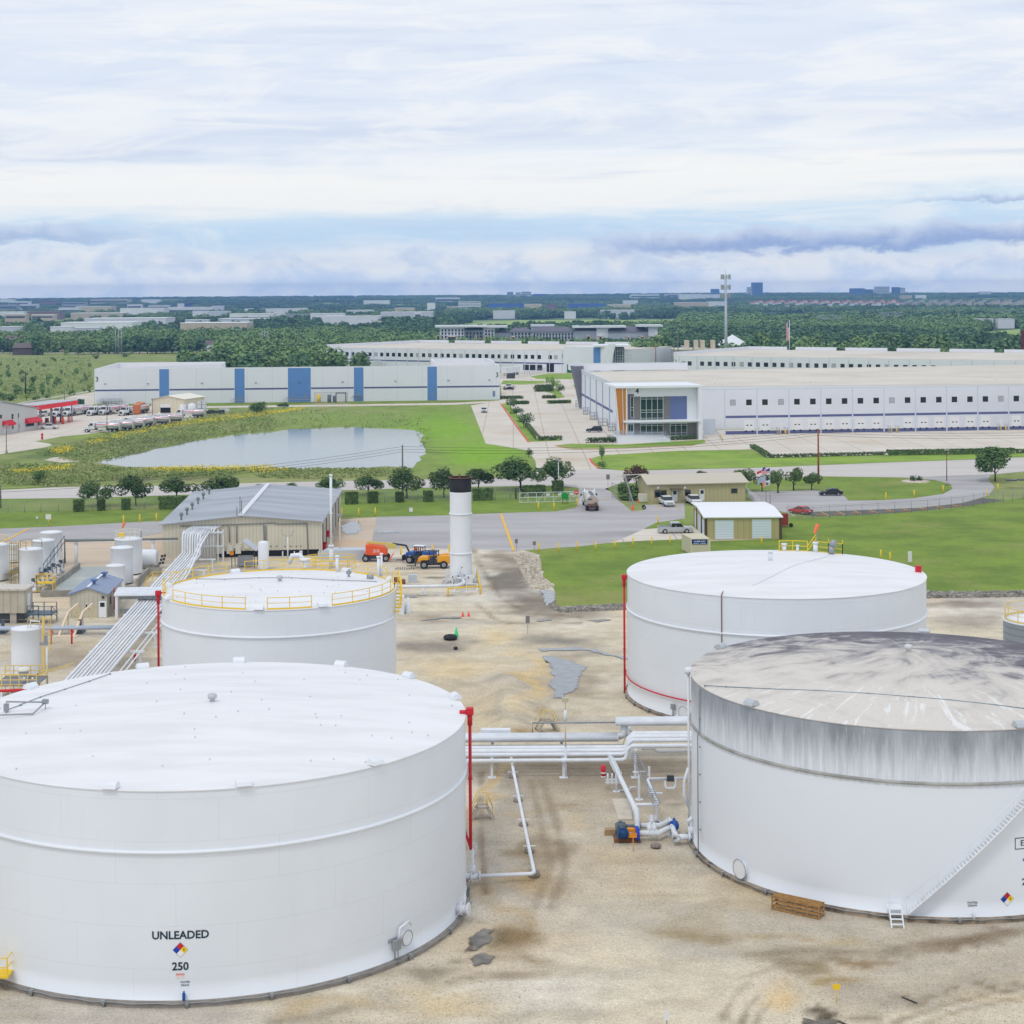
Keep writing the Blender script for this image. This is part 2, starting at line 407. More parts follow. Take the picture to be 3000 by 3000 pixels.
 pb(cl,1300,1350,430,150,c3(196,176,142),.7,.5);pb(cl,330,1560,130,110,c3(184,160,122),.7,.9)
 pb(cl,750,1420,260,110,c3(176,150,108),.6,.9)
 pb(cO,950,1180,200,45,c3(112,100,80),.8,.8);pb(cO,1330,860,90,110,c3(104,96,76),.75,.8);pb(cO,1430,850,190,170,c3(138,116,82),.6,1.0);pb(cO,500,1170,260,60,c3(150,126,90),.6,1.0);pb(cO,1130,1090,60,30,c3(108,104,80),.6,.6)
 pb(cO,1250,1350,450,110,c3(212,190,146),.7,.5);pb(cO,250,1400,320,60,c3(200,176,130),.6,1.0);pb(cO,1700,1080,330,40,c3(150,132,100),.6,1)
 pb(cp,350,1030,330,70,c3(150,134,104),.85,.5);pb(cp,900,940,250,28,c3(146,124,92),.9,.4);pb(cp,1350,860,330,30,c3(134,110,82),.9,.4)
 pb(cp,1800,800,190,36,c3(122,104,82),.8,.4);pb(cp,100,1260,170,110,c3(216,184,130),.5,.8);pb(cp,1150,1230,700,120,c3(176,164,146),.85,.3)
 pb(cp,700,1130,260,26,c3(160,138,94),.8,.7);pb(cp,1650,1000,400,70,c3(186,174,156),.7,.3);pb(cp,1700,1350,350,40,c3(206,186,148),.7,.5)
 pb(cp,500,1390,130,26,c3(90,82,66),.8,.4);pb(cp,1400,1270,300,12,c3(138,120,92),.8,.5);pb(cp,1750,1210,260,10,c3(140,122,94),.8,.5)
 pb(cp,400,800,500,30,c3(178,158,120),.6,.8);pb(cm,250,1700,300,70,c3(150,132,96),.6,1.1);pb(cm,400,1550,250,110,c3(180,160,124),.6,.8)
 pb(ck,1400,560,230,210,c3(132,124,112),.95,.6);pb(ck,1560,760,220,110,c3(134,124,110),.9,.5);pb(ck,1250,380,110,110,c3(146,134,118),.8,.8)
 pb(ck,1900,840,330,40,c3(150,138,122),.8,.5);pb(ck,1220,1020,200,80,c3(210,188,146),.7,.5);pb(ck,1560,1400,110,260,c3(208,182,132),.85,.4)
 pb(ck,800,1290,330,90,c3(210,190,150),.7,.4);pb(ck,1050,1560,360,200,c3(202,182,148),.8,.4);pb(ck,1320,1560,110,200,c3(176,166,148),.7,.4)
 pb(ck,1720,1640,80,100,c3(140,124,96),.7,.8);pb(ck,1450,1800,160,70,c3(164,142,104),.6,.8)
 pb(ck,730,540,120,10,c3(100,90,80),.7,.8);pb(ck,640,770,90,8,c3(130,112,82),.6,.6);pb(ck,700,690,300,10,c3(120,112,102),.7,.8);pb(ck,760,860,260,22,c3(158,140,112),.7,.7)
 pb(ck,930,1130,110,9,c3(96,88,62),.8,.5);pb(ck,760,455,200,9,c3(110,102,92),.7,.8)
 pb(ci,500,880,160,40,c3(212,188,156),.6,.5);pb(ci,560,800,500,60,c3(206,184,154),.5)
 pb(ck,1830,1330,190,210,c3(160,146,124),.7,.6)
 def track(c,pts,w,colr,k=.5):
  ps=[P(c,*q)for q in pts];sel=(yard>.5)&(Y<300);xs_,ys_=X[sel],Y[sel];d=np.full(len(xs_),99.)
  wx=(fbm(xs_,ys_,3,51)-.5)*.5
  for a_,b_ in zip(ps[:-1],ps[1:]):
   ex,ey=b_.x-a_.x,b_.y-a_.y;t_=np.clip(((xs_-a_.x)*ex+(ys_-a_.y)*ey)/(ex*ex+ey*ey),0,1);d=np.minimum(d,np.hypot(xs_-a_.x-t_*ex,ys_-a_.y-t_*ey))
  m=np.clip(1.3-(d+wx)/w,0,1)*k*np.clip(1.6*fbm(xs_,ys_,4,52)-.1,0,1);col[sel]+=(np.array(colr)-col[sel])*m[:,None]
 DT,LT=c3(128,110,86),c3(222,212,194)
 for c_,w_,k_,cl_,pts in((cp,.30,.9,DT,[(1040,1440),(1200,1375),(1400,1310),(1750,1220),(1932,1190),(2100,1170)]),(cp,.28,.8,DT,[(1250,1440),(1500,1345),(1900,1262),(2100,1235)]),(cp,.3,.7,LT,[(1120,1440),(1450,1330),(1932,1225)]),(cp,.8,.75,DT,[(0,965),(450,935),(900,945),(1300,880),(1650,838),(2000,770)]),(cp,.5,.6,DT,[(0,1110),(120,1060),(330,1010),(600,985)]),(cp,.35,.6,DT,[(-200,1400),(-120,1250),(0,1150)]),(cp,.25,.7,DT,[(-60,1440),(-20,1330),(60,1240)]),(cp,.25,.7,DT,[(40,1445),(60,1380),(150,1300)]),(cp,.3,.8,DT,[(380,1370),(600,1392),(900,1420)]),(cO,.4,.7,DT,[(1250,1140),(1450,1110),(1932,1105)]),(cO,.3,.6,LT,[(1150,1240),(1500,1170),(1932,1160)]),(cO,.5,.6,DT,[(0,1440),(300,1400),(520,1330)]),(ck,.5,.8,DT,[(1060,285),(1120,430),(1290,690),(1480,810),(1932,850)]),(ck,.4,.7,DT,[(1090,740),(1230,860),(1350,900),(1932,895)]),(ck,.35,.6,LT,[(1100,690),(1260,830),(1932,870)]),(ck,.5,.7,DT,[(450,690),(800,680),(1120,650)]),(ck,.4,.6,DT,[(560,545),(760,530),(880,515)]),(ck,.5,.5,DT,[(450,870),(700,890),(1050,870)]),(cl,.4,.6,DT,[(700,700),(800,1000),(860,1300),(760,1600)]),(cl,.4,.5,DT,[(620,700),(700,1050),(760,1300),(640,1600)]),(cl,.25,.8,c3(120,92,60),[(262,640),(262,900),(270,1200),(300,1500)])):track(c_,pts,w_,cl_,k_)
 col=np.clip(col,0.01,.85)
 R_,C_=Xg.shape
 vs=np.stack([X,Y,Zg.ravel()],1)
 idx=np.arange(R_*C_).reshape(R_,C_)
 q=np.stack([idx[:-1,:-1],idx[:-1,1:],idx[1:,1:],idx[1:,:-1]],-1).reshape(-1,4)
 me=bpy.data.meshes.new('ground')
 me.vertices.add(len(vs));me.vertices.foreach_set('co',vs.ravel())
 me.loops.add(q.size);me.loops.foreach_set('vertex_index',q.ravel().astype(np.int32))
 me.polygons.add(len(q));me.polygons.foreach_set('loop_start',(np.arange(len(q))*4).astype(np.int32))
 me.update()
 at=me.attributes.new('soil','FLOAT_COLOR','POINT')
 at.data.foreach_set('color',np.concatenate([col,np.ones((len(col),1))],1).astype(np.float32).ravel())
 m=bpy.data.materials.new('ground_soil');m.use_nodes=True;t=NT(m.node_tree);b_=t.n['Principled BSDF']
 b_.inputs['Roughness'].default_value=.95;b_.inputs['Specular IOR Level'].default_value=.15
 an=t.new('ShaderNodeAttribute',attribute_name='soil');pos=t.new('ShaderNodeNewGeometry').outputs['Position']
 nA=t.noise(pos,3.2,5,.75);nB=t.noise(pos,.45,5,.6);nC=t.noise(pos,.06,4,.6)
 nD=t.noise(pos,7.5,3,.8)
 f=t.math('ADD',t.math('ADD',t.math('MULTIPLY',nA,.85),t.math('MULTIPLY',nB,.70)),t.math('ADD',t.math('MULTIPLY',nC,.25),t.math('SUBTRACT',t.math('MULTIPLY',nD,1.4),.56)))
 mm=t.new('ShaderNodeVectorMath',operation='SCALE');t.l.new(an.outputs['Color'],mm.inputs[0]);t.l.new(f,mm.inputs['Scale'])
 t.l.new(mm.outputs[0],b_.inputs['Base Color'])
 bn=t.new('ShaderNodeBump');bn.inputs['Strength'].default_value=.35;bn.inputs['Distance'].default_value=.12
 t.l.new(nA,bn.inputs['Height']);t.l.new(bn.outputs[0],b_.inputs['Normal'])
 me.materials.append(m)
 o=bpy.data.objects.new('ground',me);COL.objects.link(o)
 for p_ in():pass
 tag(o,'pale gravel yard that runs out into green fields and the wooded plain',kind='structure')
build_ground()
# flat sheets laid on the ground
def surf_mat(name,col,col2,sc,rough=.9,fine=.25,line=0.0,stretch=None,col3=None,fs=2.5):
 m=bpy.data.materials.new(name);m.use_nodes=True;t=NT(m.node_tree);b_=t.n['Principled BSDF']
 b_.inputs['Roughness'].default_value=rough;b_.inputs['Specular IOR Level'].default_value=.2
 pos=t.new('ShaderNodeNewGeometry').outputs['Position'];vec=pos
 if stretch:
  mp=t.new('ShaderNodeMapping');mp.inputs['Scale'].default_value=stretch;t.l.new(pos,mp.inputs[0]);vec=mp.outputs[0]
 c=t.mix(t.step(t.noise(vec,sc,6,.62),.36,.66),col,col2)
 if col3:c=t.mix(t.step(t.noise(vec,sc*.31,5,.6),.52,.70),c,col3)
 if line:
  X,Y_,Z_=t.sep(pos)
  for ax in(X,Y_):
   fr=t.math('FRACT',t.math('DIVIDE',ax,line));c=t.mix(t.math('MULTIPLY',t.math('LESS_THAN',fr,.03),.35),c,(.12,.11,.1,1))
 f=t.math('ADD',1.0,t.math('MULTIPLY',t.math('SUBTRACT',t.noise(pos,fs,6,.75),.5),fine))
 mm=t.new('ShaderNodeVectorMath',operation='SCALE');t.l.new(c,mm.inputs[0]);t.l.new(f,mm.inputs['Scale']);t.l.new(mm.outputs[0],b_.inputs['Base Color'])
 return m
LAWN=surf_mat('mown_grass',rgb(126,148,56),rgb(104,127,48),.11,fine=.75,col3=rgb(142,146,80),fs=1.3)
LAWNB=surf_mat('fresh_mown_grass',rgb(142,170,64),rgb(122,148,60),.09,fine=.6,col3=rgb(154,164,88),fs=.8)
ASPH=surf_mat('worn_asphalt',rgb(184,181,181),rgb(168,164,163),.12,stretch=(.25,1,1),fine=.35,col3=rgb(150,146,145))
ASPHD=surf_mat('dark_asphalt',rgb(106,100,98),rgb(92,88,88),.3,fine=.35)
CREAM=surf_mat('pale_concrete_paving',rgb(217,209,196),rgb(208,198,183),.06,fine=.15,line=9.0,col3=rgb(200,186,166))
ROADC=surf_mat('road_concrete',rgb(203,197,191),rgb(192,185,180),.08,stretch=(.2,1,1),fine=.2,line=0,col3=rgb(184,176,171))
BEIGE=surf_mat('stained_concrete_slab',rgb(207,191,170),rgb(196,178,156),.18,stretch=(.15,1,1),fine=.25,line=0,col3=rgb(214,184,154))
SLAB=surf_mat('wet_concrete_slab',rgb(176,182,178),rgb(162,170,166),.25,rough=.55,fine=.15,col3=rgb(198,198,190))
KERBRED=surf_mat('red_kerb_paint',rgb(222,92,74),rgb(205,100,84),.5,fine=.2)
ROCK=surf_mat('pale_rock',rgb(214,204,186),rgb(186,176,160),.8,fine=.7,fs=1.2)
LINEW=mat('white_road_paint',(.75,.75,.73,1),.8);LINEY=mat('yellow_road_paint',rgb(240,190,70),.8,var=.15,vs=2)
def densify(pts,step,jit,seed=1):
 r=random.Random(seed);out=[]
 n=len(pts)
 for i in range(n):
  a,b=pts[i],pts[(i+1)%n];L_=(b-a).length;m=max(1,int(L_/step))
  for j in range(m):
   p=a.lerp(b,j/m)
   if jit:p=p+Vector((r.uniform(-jit,jit),r.uniform(-jit,jit),0))
   out.append(p)
 return out
def sheet(name,pts,lvl,m,label,step=0,jit=0,kind='structure',thick=None,seed=1):
 ps=[P(*q)if not isinstance(q,Vector)else q for q in pts]
 if step:ps=densify(ps,step,jit,seed)
 from mathutils.geometry import tessellate_polygon
 zz=lvl*.006 if thick is None else thick
 poly=[Vector((p.x,p.y,0))for p in ps];tri=tessellate_polygon([poly]);n=len(poly)
 area=sum(poly[i].x*poly[(i+1)%n].y-poly[(i+1)%n].x*poly[i].y for i in range(n));
 def h_(p):return float(hgt(p.x,p.y))if p.y>140 and p.y<190 else 0.0
 vs=[(p.x,p.y,zz+h_(p))for p in poly];fs=[]
 for a,b,c in tri:
  A,B,C=poly[a],poly[b],poly[c];cr=(B-A).cross(C-A).z
  fs.append((a,b,c)if cr>0 else(a,c,b))
 mb=MB().add(vs,fs)
 if thick is not None:
  lo=[(p.x,p.y,-.05)for p in poly];o_=list(range(n));
  for i in range(n):
   j=(i+1)%n;q=[vs[i],vs[j],lo[j],lo[i]]
   mb.add(q if area<0 else q[::-1],[(0,1,2,3)])
 o=mb.build(name,m);tag(o,label,kind=kind);return o
def strip(name,pts,w,lvl,m,label,kind='structure'):
 ps=[P(*q)if not isinstance(q,Vector)else q for q in pts];mb=MB();L_,R_=[],[]
 for i,p in enumerate(ps):
  d=(ps[min(i+1,len(ps)-1)]-ps[max(i-1,0)]);d.z=0;d.normalize();nrm=Vector((-d.y,d.x,0))*w/2
  L_.append(p+nrm);R_.append(p-nrm)
 z=lvl*.006
 for i in range(len(ps)-1):
  mb.quad(*[(q.x,q.y,z)for q in(R_[i],R_[i+1],L_[i+1],L_[i])])
 o=mb.build(name,m);tag(o,label,kind=kind);return o
# lawns
sheet('lawn',[(ce,-60,480),(ce,-60,272),(ce,370,262),(ce,1380,240),(cf,560,212),(cf,1370,187),(cg,0,425),(cg,430,420),(cg,520,455),(cg,560,500),(cg,572,560),(cg,430,600),(cg,40,614),(cf,1740,372),(cf,1370,387),(cf,855,398),(cf,560,395),(ce,1900,420),(ce,1170,424),(ce,860,440),(ce,340,468)],2,LAWN,'long mown lawn along the fence behind the loading shed',3,.15)
sheet('lawn',[(cg,210,874),(cg,560,850),(cg,800,824),(cg,1050,808),(cg,1360,795),(cg,1520,810),(ch,60,800),(ch,215,790),(ch,225,640),(ch,440,640),(ch,900,615),(ch,1260,600),(ch,1500,570),(ch,1700,530),(ch,1932,500),(ch,2200,470),(ch,2200,1170),(ch,1932,1172),(ch,1205,1178),(ch,400,1190),(cg,925,1262),(cg,480,1285),(cg,430,1255),(cg,425,1160),(cg,350,1060),(cg,310,950),(cg,325,905)],2,LAWN,'wide green lawn between the office and the two right tanks',2.0,.25,seed=4)
sheet('lawn',[(ch,640,465),(ch,660,445),(ch,380,405),(cg,1800,455),(cg,1780,400),(ch,450,352),(ch,1080,358),(ch,1300,380),(ch,1410,410),(ch,1420,440),(ch,1360,475),(ch,1150,505),(ch,900,520),(ch,690,522)],3,LAWN,'island of lawn inside the curved drive',3,.1)
sheet('lawn',[(cg,1060,725),(cg,1140,680),(cg,1320,655),(cg,1340,690),(cg,1240,700),(cg,1240,712)],4,LAWN,'small wedge of grass beside the garage')
sheet('lawn',[(cg,778,440),(cg,880,402),(cg,1060,400),(cg,1080,545),(cg,900,520),(cg,850,470)],3,LAWN,'small lawn beside the gate and the office',2,.1)
sheet('lawn',[(cc,690,1360),(cc,760,1340),(cc,1300,1308),(cc,1815,1298),(cd,30,1310),(cd,110,1355),(cd,960,1335),(cd,1932,1325),(cd,2200,1318),(cd,2200,1360),(ch,1932,208),(ch,1600,228),(ch,900,255),(ch,0,290),(cg,1480,297),(cg,900,308),(cg,740,292),(cg,700,255)],4,LAWNB,'bright mown verge in front of the warehouse yard',3,.1)
sheet('lawn',[(cc,425,1268),(cc,540,1255),(cc,900,1262),(cc,1250,1240),(cc,1480,1228),(cc,1492,1248),(cc,1400,1268),(cc,900,1285),(cc,560,1293),(cc,500,1285)],4,LAWNB,'strip of bright lawn in front of the corner entrance')
sheet('lawn',[(cc,48,975),(cc,90,965),(cc,150,1040),(cc,230,1130),(cc,300,1220),(cc,470,1218),(cc,465,1235),(cc,240,1243)],4,LAWNB,'narrow planted island beside the entry drive')
for q in([(cc,40,835),(cc,60,808),(cc,350,812),(cc,355,830),(cc,200,838)],[(cc,280,870),(cc,330,838),(cc,440,870),(cc,495,925),(cc,420,938),(cc,340,935),(cc,420,905)],[(cc,360,950),(cc,530,943),(cc,530,968),(cc,385,975)],[(cc,250,780),(cc,380,758),(cc,575,760),(cc,575,800),(cc,300,798)],[(cc,548,845),(cc,580,835),(cc,582,864)],[(cc,980,690),(cc,1260,690),(cc,1260,716),(cc,980,716)],[(cc,120,965),(cc,215,960),(cc,230,978),(cc,150,978)]):
 sheet('lawn',q,4,LAWNB,'small grass island in the warehouse car park')
sheet('lawn',[(cb,-560,975),(cb,410,968),(cb,410,978),(cb,-560,992)],5,LAWN,'thin grass strip at the foot of the long white warehouse')
sheet('lawn',[(cb,650,962),(cb,1725,945),(cb,1725,950),(cb,1400,962),(cb,660,978)],5,LAWN,'thin grass strip along the right half of the long white warehouse')
# paving
sheet('asphalt_yard',[(ce,-80,484),(ce,340,468),(ce,860,440),(ce,1170,424),(ce,1300,480),(ce,1000,538),(ce,400,560),(ce,-80,580)],3,ASPH,'grey asphalt drive behind the small white tanks')
sheet('asphalt_yard',[(cf,855,397),(cf,1370,386),(cf,1740,370),(cg,40,612),(cg,430,600),(cg,572,578),(cg,600,500),(cg,590,425),(cg,790,428),(cg,860,510),(cg,970,600),(cg,1060,590),(cg,1060,555),(cg,1340,540),(cg,1345,650),(cg,1140,680),(cg,1050,727),(cg,890,800),(cg,800,823),(cg,560,850),(cg,200,873),(cf,1830,640),(cf,1540,622),(cf,812,612)],3,ASPH,'grey asphalt truck yard in front of the gate')
sheet('concrete_apron',[(ce,-80,582),(ce,400,561),(ce,1000,539),(ce,1300,482),(cf,855,399),(cf,810,614),(cf,455,662),(ce,1160,705),(ce,1010,752),(ce,560,752),(ce,470,800),(ce,-80,800)],2,BEIGE,'stained pale concrete apron round the loading shed')
sheet('main_road',[(ce,-80,212),(ce,370,190),(ce,590,185),(ce,1150,178),(cf,100,154),(cf,620,144),(cf,1200,133),(cf,1932,120),(cg,0,345),(cg,290,330),(cg,560,305),(cg,735,298),(cg,900,312),(cg,1060,311),(cg,1480,300),(ch,0,293),(ch,900,257),(ch,1600,232),(ch,2200,206),(ch,2200,300),(ch,1932,318),(ch,1700,340),(ch,1200,362),(ch,480,352),(cg,1660,385),(cg,1050,398),(cg,880,402),(cg,780,440),(cg,590,432),(cg,430,418),(cg,0,424),(cf,1370,186),(cf,560,211),(ce,1380,239),(ce,590,264),(ce,-80,271)],5,ROADC,'pale concrete road crossing the scene behind the terminal')
sheet('curved_drive',[(ch,1080,362),(ch,1700,336),(ch,1680,375),(ch,1725,430),(ch,1680,490),(ch,1500,540),(ch,1200,575),(ch,700,595),(ch,240,608),(ch,60,560),(ch,-20,500),(ch,-20,462),(ch,440,452),(ch,640,468),(ch,690,524),(ch,900,522),(ch,1150,507),(ch,1360,477),(ch,1425,442),(ch,1415,408),(ch,1300,378)],6,ASPH,'curved drive and visitor parking beside the office')
sheet('parking_bays',[(ch,400,608),(ch,700,596),(ch,1200,577),(ch,1500,542),(ch,1640,505),(ch,1795,520),(ch,1500,565),(ch,1100,605),(ch,700,628),(ch,430,634)],7,ASPHD,'dark asphalt parking bays along the fence')
sheet('garage_apron',[(cg,890,800),(cg,1050,727),(cg,1240,712),(cg,1390,700),(cg,1470,760),(cg,1360,796),(cg,1050,808),(cg,800,824)],5,CREAM,'pale concrete apron where the silver pickup stands')
sheet('warehouse_yard',[(cb,1520,985),(cb,1625,1255),(cc,0,1264),(cc,230,1303),(cc,285,1375),(cg,290,262),(cg,290,332),(cg,560,306),(cg,735,299),(cg,690,255),(cc,690,1358),(cc,760,1338),(cc,1300,1306),(cc,1815,1296),(cd,30,1308),(cd,110,1353),(cd,960,1333),(cd,1932,1323),(cd,2300,1316),(cd,2300,1100),(cd,1932,1130),(cc,1490,1160),(cc,900,1100),(cc,600,940),(cc,590,700),(cc,0,760),(cb,1735,850),(cb,1735,945),(cb,1690,958)],3,CREAM,'pale concrete car park and truck court of the warehouses')
sheet('service_lane',[(cb,-560,993),(cb,410,980),(cb,1400,966),(cb,1730,948),(cb,1735,960),(cb,1540,972),(cb,1400,980),(cb,500,992),(cb,-560,1006)],4,CREAM,'thin concrete lane along the long white warehouse')
sheet('depot_yard',[(ca,-160,1190),(ca,0,1190),(ca,240,1100),(ca,260,990),(ca,560,985),(ca,1060,990),(ca,1430,990),(ca,1500,1030),(ca,1400,1075),(ca,1180,1115),(ca,900,1155),(ca,600,1190),(ca,430,1205),(ca,250,1240),(ca,350,1255),(ca,370,1268),(ca,300,1285),(ca,0,1330),(ca,-160,1345)],3,CREAM,'pale concrete depot yard where the fuel trucks stand')
sheet('depot_lane',[(ca,260,985),(ca,330,970),(ca,520,915),(ca,668,890),(ca,668,978),(ca,560,988)],4,CREAM,'concrete lane rising behind the red canopy')
strip('field_track',[(ca,120,975),(ca,300,940),(ca,520,905),(ca,668,878)],2.2,4,ROADC,'thin pale track at the edge of the field')
strip('far_road',[(ca,-100,612),(ca,400,612),(ca,800,614),(ca,1300,604),(ca,1500,600)],9,3,ROADC,'pale road along the far side of the field')
strip('far_road',[(cb,1290,300),(cb,1305,330),(cb,1318,380),(cb,1330,400)],26,3,ROADC,'far pale road running up between the woods')
# red kerbs, road markings
for pts in([(cc,40,972),(cc,150,1130),(cc,238,1246)],[(cc,425,1270),(cc,500,1287),(cc,560,1296),(cc,900,1289),(cc,1405,1270)],[(cc,672,1360),(cg,690,258),(cg,735,296)],[(cb,420,982),(cb,1400,966),(cb,1690,955)],[(cc,430,925),(cc,495,928),(cc,345,938)]):
 strip('red_kerb',pts,.55,8,KERBRED,'red painted fire lane kerb')
def mark(pts,w,m,label,lvl=9):strip('road_marking',pts,w,lvl,m,label)
mark([(cf,1732,376),(cf,1825,638)],.45,LINEY,'long yellow line across the truck yard')
mark([(ce,0,585),(ce,205,480)],.45,LINEY,'yellow line on the left drive')
for i in range(9):mark([(ch,490+i*112,602-i*5.5-max(0,i-5)*4),(ch,550+i*117,630-i*6-max(0,i-5)*5)],.18,LINEY,'yellow bay line along the fence')
for x_ in(1130,1265):mark([(cg,x_,548),(cg,x_+50,592)],.15,LINEY,'yellow bay line in front of the office')
mark([(cg,720,515),(cg,842,512)],.4,LINEY,'yellow stop line at the gate')
mark([(ch,255,608),(ch,310,634)],.2,LINEW,'white bay line beside the red sedan')
for i in range(14):mark([(cd,250+i*118,1290-i*1.5),(cd,310+i*118,1320-i*1.2)],.15,LINEW,'white trailer bay line',8)
for i in range(10):mark([(cc,240+i*38,905+i*30),(cc,300+i*40,903+i*30)],.12,LINEW,'white bay line in the car park',8)
# pond and puddles
wm=bpy.data.materials.new('pond_water');wm.use_nodes=True;t=NT(wm.node_tree);b_=t.n['Principled BSDF']
b_.inputs['Base Color'].default_value=rgb(138,150,146);b_.inputs['Roughness'].default_value=.10;b_.inputs['IOR'].default_value=1.33
bn=t.new('ShaderNodeBump');bn.inputs['Strength'].default_value=.08;bn.inputs['Distance'].default_value=.06
t.l.new(t.noise(t.new('ShaderNodeNewGeometry').outputs['Position'],1.1,4),bn.inputs['Height']);t.l.new(bn.outputs[0],b_.inputs['Normal'])
POND=[(ca,690,1390),(ca,850,1350),(ca,1050,1310),(ca,1250,1265),(ca,1480,1222),(ca,1700,1190),(ca,1932,1173),(cb,240,1153),(cb,400,1150),(cb,560,1143),(cb,700,1140),(cb,850,1147),(cb,1000,1152),(cb,1130,1158),(cb,1185,1200),(cb,1192,1260),(cb,1197,1330),(cb,1150,1392),(cf,1080,48),(cf,900,42),(cf,700,58),(cf,400,58),(cf,0,50),(ce,1700,46),(ce,1500,52),(ce,1200,48),(ce,900,40),(ce,760,26)]
o=sheet('pond_water',POND,4,wm,'grey still water of the pond mirroring the long white warehouse',6,1.1,seed=9)
def puddle(pts,label,milky=False,edge=.16,step=.3,jit=.04,seed=3):
 ps=densify([P(*q)for q in pts],step,jit,seed)
 for p in ps:
  for sc_,am in((2.2,1.1),(.7,.5)):ox,oy=float(fbm(p.x,p.y,sc_,5)),float(fbm(p.x,p.y,sc_,6));p.x+=(ox-.5)*am;p.y+=(oy-.5)*am*1.6
 c_=sum(ps,Vector())/len(ps);n=len(ps);out=[];mb=MB()
 for k_ in(1.0+edge,1.0-edge):out+=[(c_.x+(p.x-c_.x)*k_,c_.y+(p.y-c_.y)*k_,.06+(.0 if p.y<140 or p.y>190 else float(hgt(p.x,p.y))))for p in ps]
 area=sum(ps[i].x*ps[(i+1)%n].y-ps[(i+1)%n].x*ps[i].y for i in range(n));from mathutils.geometry import tessellate_polygon
 q=[(i,(i+1)%n,n+(i+1)%n,n+i)for i in range(n)]
 fs=[f_ if area>0 else f_[::-1]for f_ in q]
 for a,b,c in tessellate_polygon([[Vector((*v_[:2],0))for v_ in out[n:]]]):
  A,B,C=(Vector(out[n+j])for j in(a,b,c));fs.append((n+a,n+b,n+c)if(B-A).cross(C-A).z>0 else(n+a,n+c,n+b))
 mb.add(out,fs);o=mb.build('puddle_water',PUDM if milky else PUD);at=o.data.attributes.new('fade','FLOAT','POINT');at.data.foreach_set('value',[0.0]*n+[1.0]*n);return tag(o,label,kind='structure')
def puddle_mat(name,col,col2):
 m=bpy.data.materials.new(name);m.use_nodes=True;t=NT(m.node_tree);b_=t.n['Principled BSDF'];pos=t.new('ShaderNodeNewGeometry').outputs['Position']
 t.put(b_.inputs['Base Color'],t.mix(t.step(t.noise(pos,.9,5),.35,.65),col,col2));b_.inputs['Roughness'].default_value=.08;b_.inputs['IOR'].default_value=1.33;fa=t.new('ShaderNodeAttribute',attribute_name='fade').outputs['Fac']
 t.put(b_.inputs['Alpha'],t.step(t.math('ADD',fa,t.math('MULTIPLY',t.math('SUBTRACT',t.noise(pos,1.6,6,.7),.5),1.3)),.25,.75));return m
PUD=puddle_mat('puddle_water',(.10,.085,.065,1),(.20,.17,.13,1));PUDM=puddle_mat('milky_puddle_water',(.30,.32,.33,1),(.24,.25,.25,1))
puddle([(ck,1640,1170),(ck,1720,1165),(ck,1900,1220),(ck,1960,1270),(ck,1930,1380),(ck,1860,1450),(ck,1790,1500),(ck,1740,1500),(ck,1710,1400),(ck,1690,1230)],'wide grey puddle beside the sandy ridge',True,.10)
puddle([(ck,1580,1108),(ck,1932,1098),(cg,925,1640),(cg,925,1655),(ck,1932,1118),(ck,1620,1125)],'long shallow puddle at the foot of the gravel slope',True,.02)
puddle([(ck,1615,640),(ck,1690,635),(ck,1725,660),(ck,1715,740),(ck,1680,765),(ck,1640,720)],'small puddle between rocks and lawn',True)
puddle([(ck,640,880),(ck,700,862),(ck,860,848),(ck,975,850),(ck,960,866),(ck,800,872)],'narrow puddle by the red cones')
puddle([(cf,610,460),(cf,680,430),(cf,735,425),(cf,745,460),(cf,735,510),(cf,650,522),(cf,605,500)],'bright puddle on the apron beside the shed',True)
puddle([(cf,850,500),(cf,950,493),(cf,1035,505),(cf,960,512),(cf,860,510)],'thin puddle on the asphalt yard',True)
puddle([(cO,1375,860),(cO,1480,790),(cO,1570,800),(cO,1540,850),(cO,1440,930),(cO,1375,950)],'puddle at the right foot of the unleaded tank',False,.34)
puddle([(cO,1420,1000),(cO,1500,950),(cO,1590,980),(cO,1540,1030),(cO,1460,1060)],'smaller puddle below the one at the unleaded tank',False,.36)
puddle([(ck,1560,880),(ck,1700,866),(ck,1720,880),(ck,1600,892)],'thin puddle on the dirt track');puddle([(cg,640,1372),(cg,780,1365),(cg,820,1372),(cg,740,1385)],'thin puddle on the dirt road below the lawn')
puddle([(cp,380,1430),(cp,560,1425),(cp,700,1445),(cp,500,1470),(cp,350,1460)],'dark puddle at the very bottom of the yard')
puddle([(cf,990,955),(cf,1100,950),(cf,1150,962),(cf,1000,972)],'shallow puddle below the pipe to the stack')
sheet('dirt_spill',[(ca,310,1372),(ca,380,1352),(ca,470,1348),(ca,560,1382),(ca,440,1390)],6,ROCK,'low pale sand heap in the meadow',2,.3)
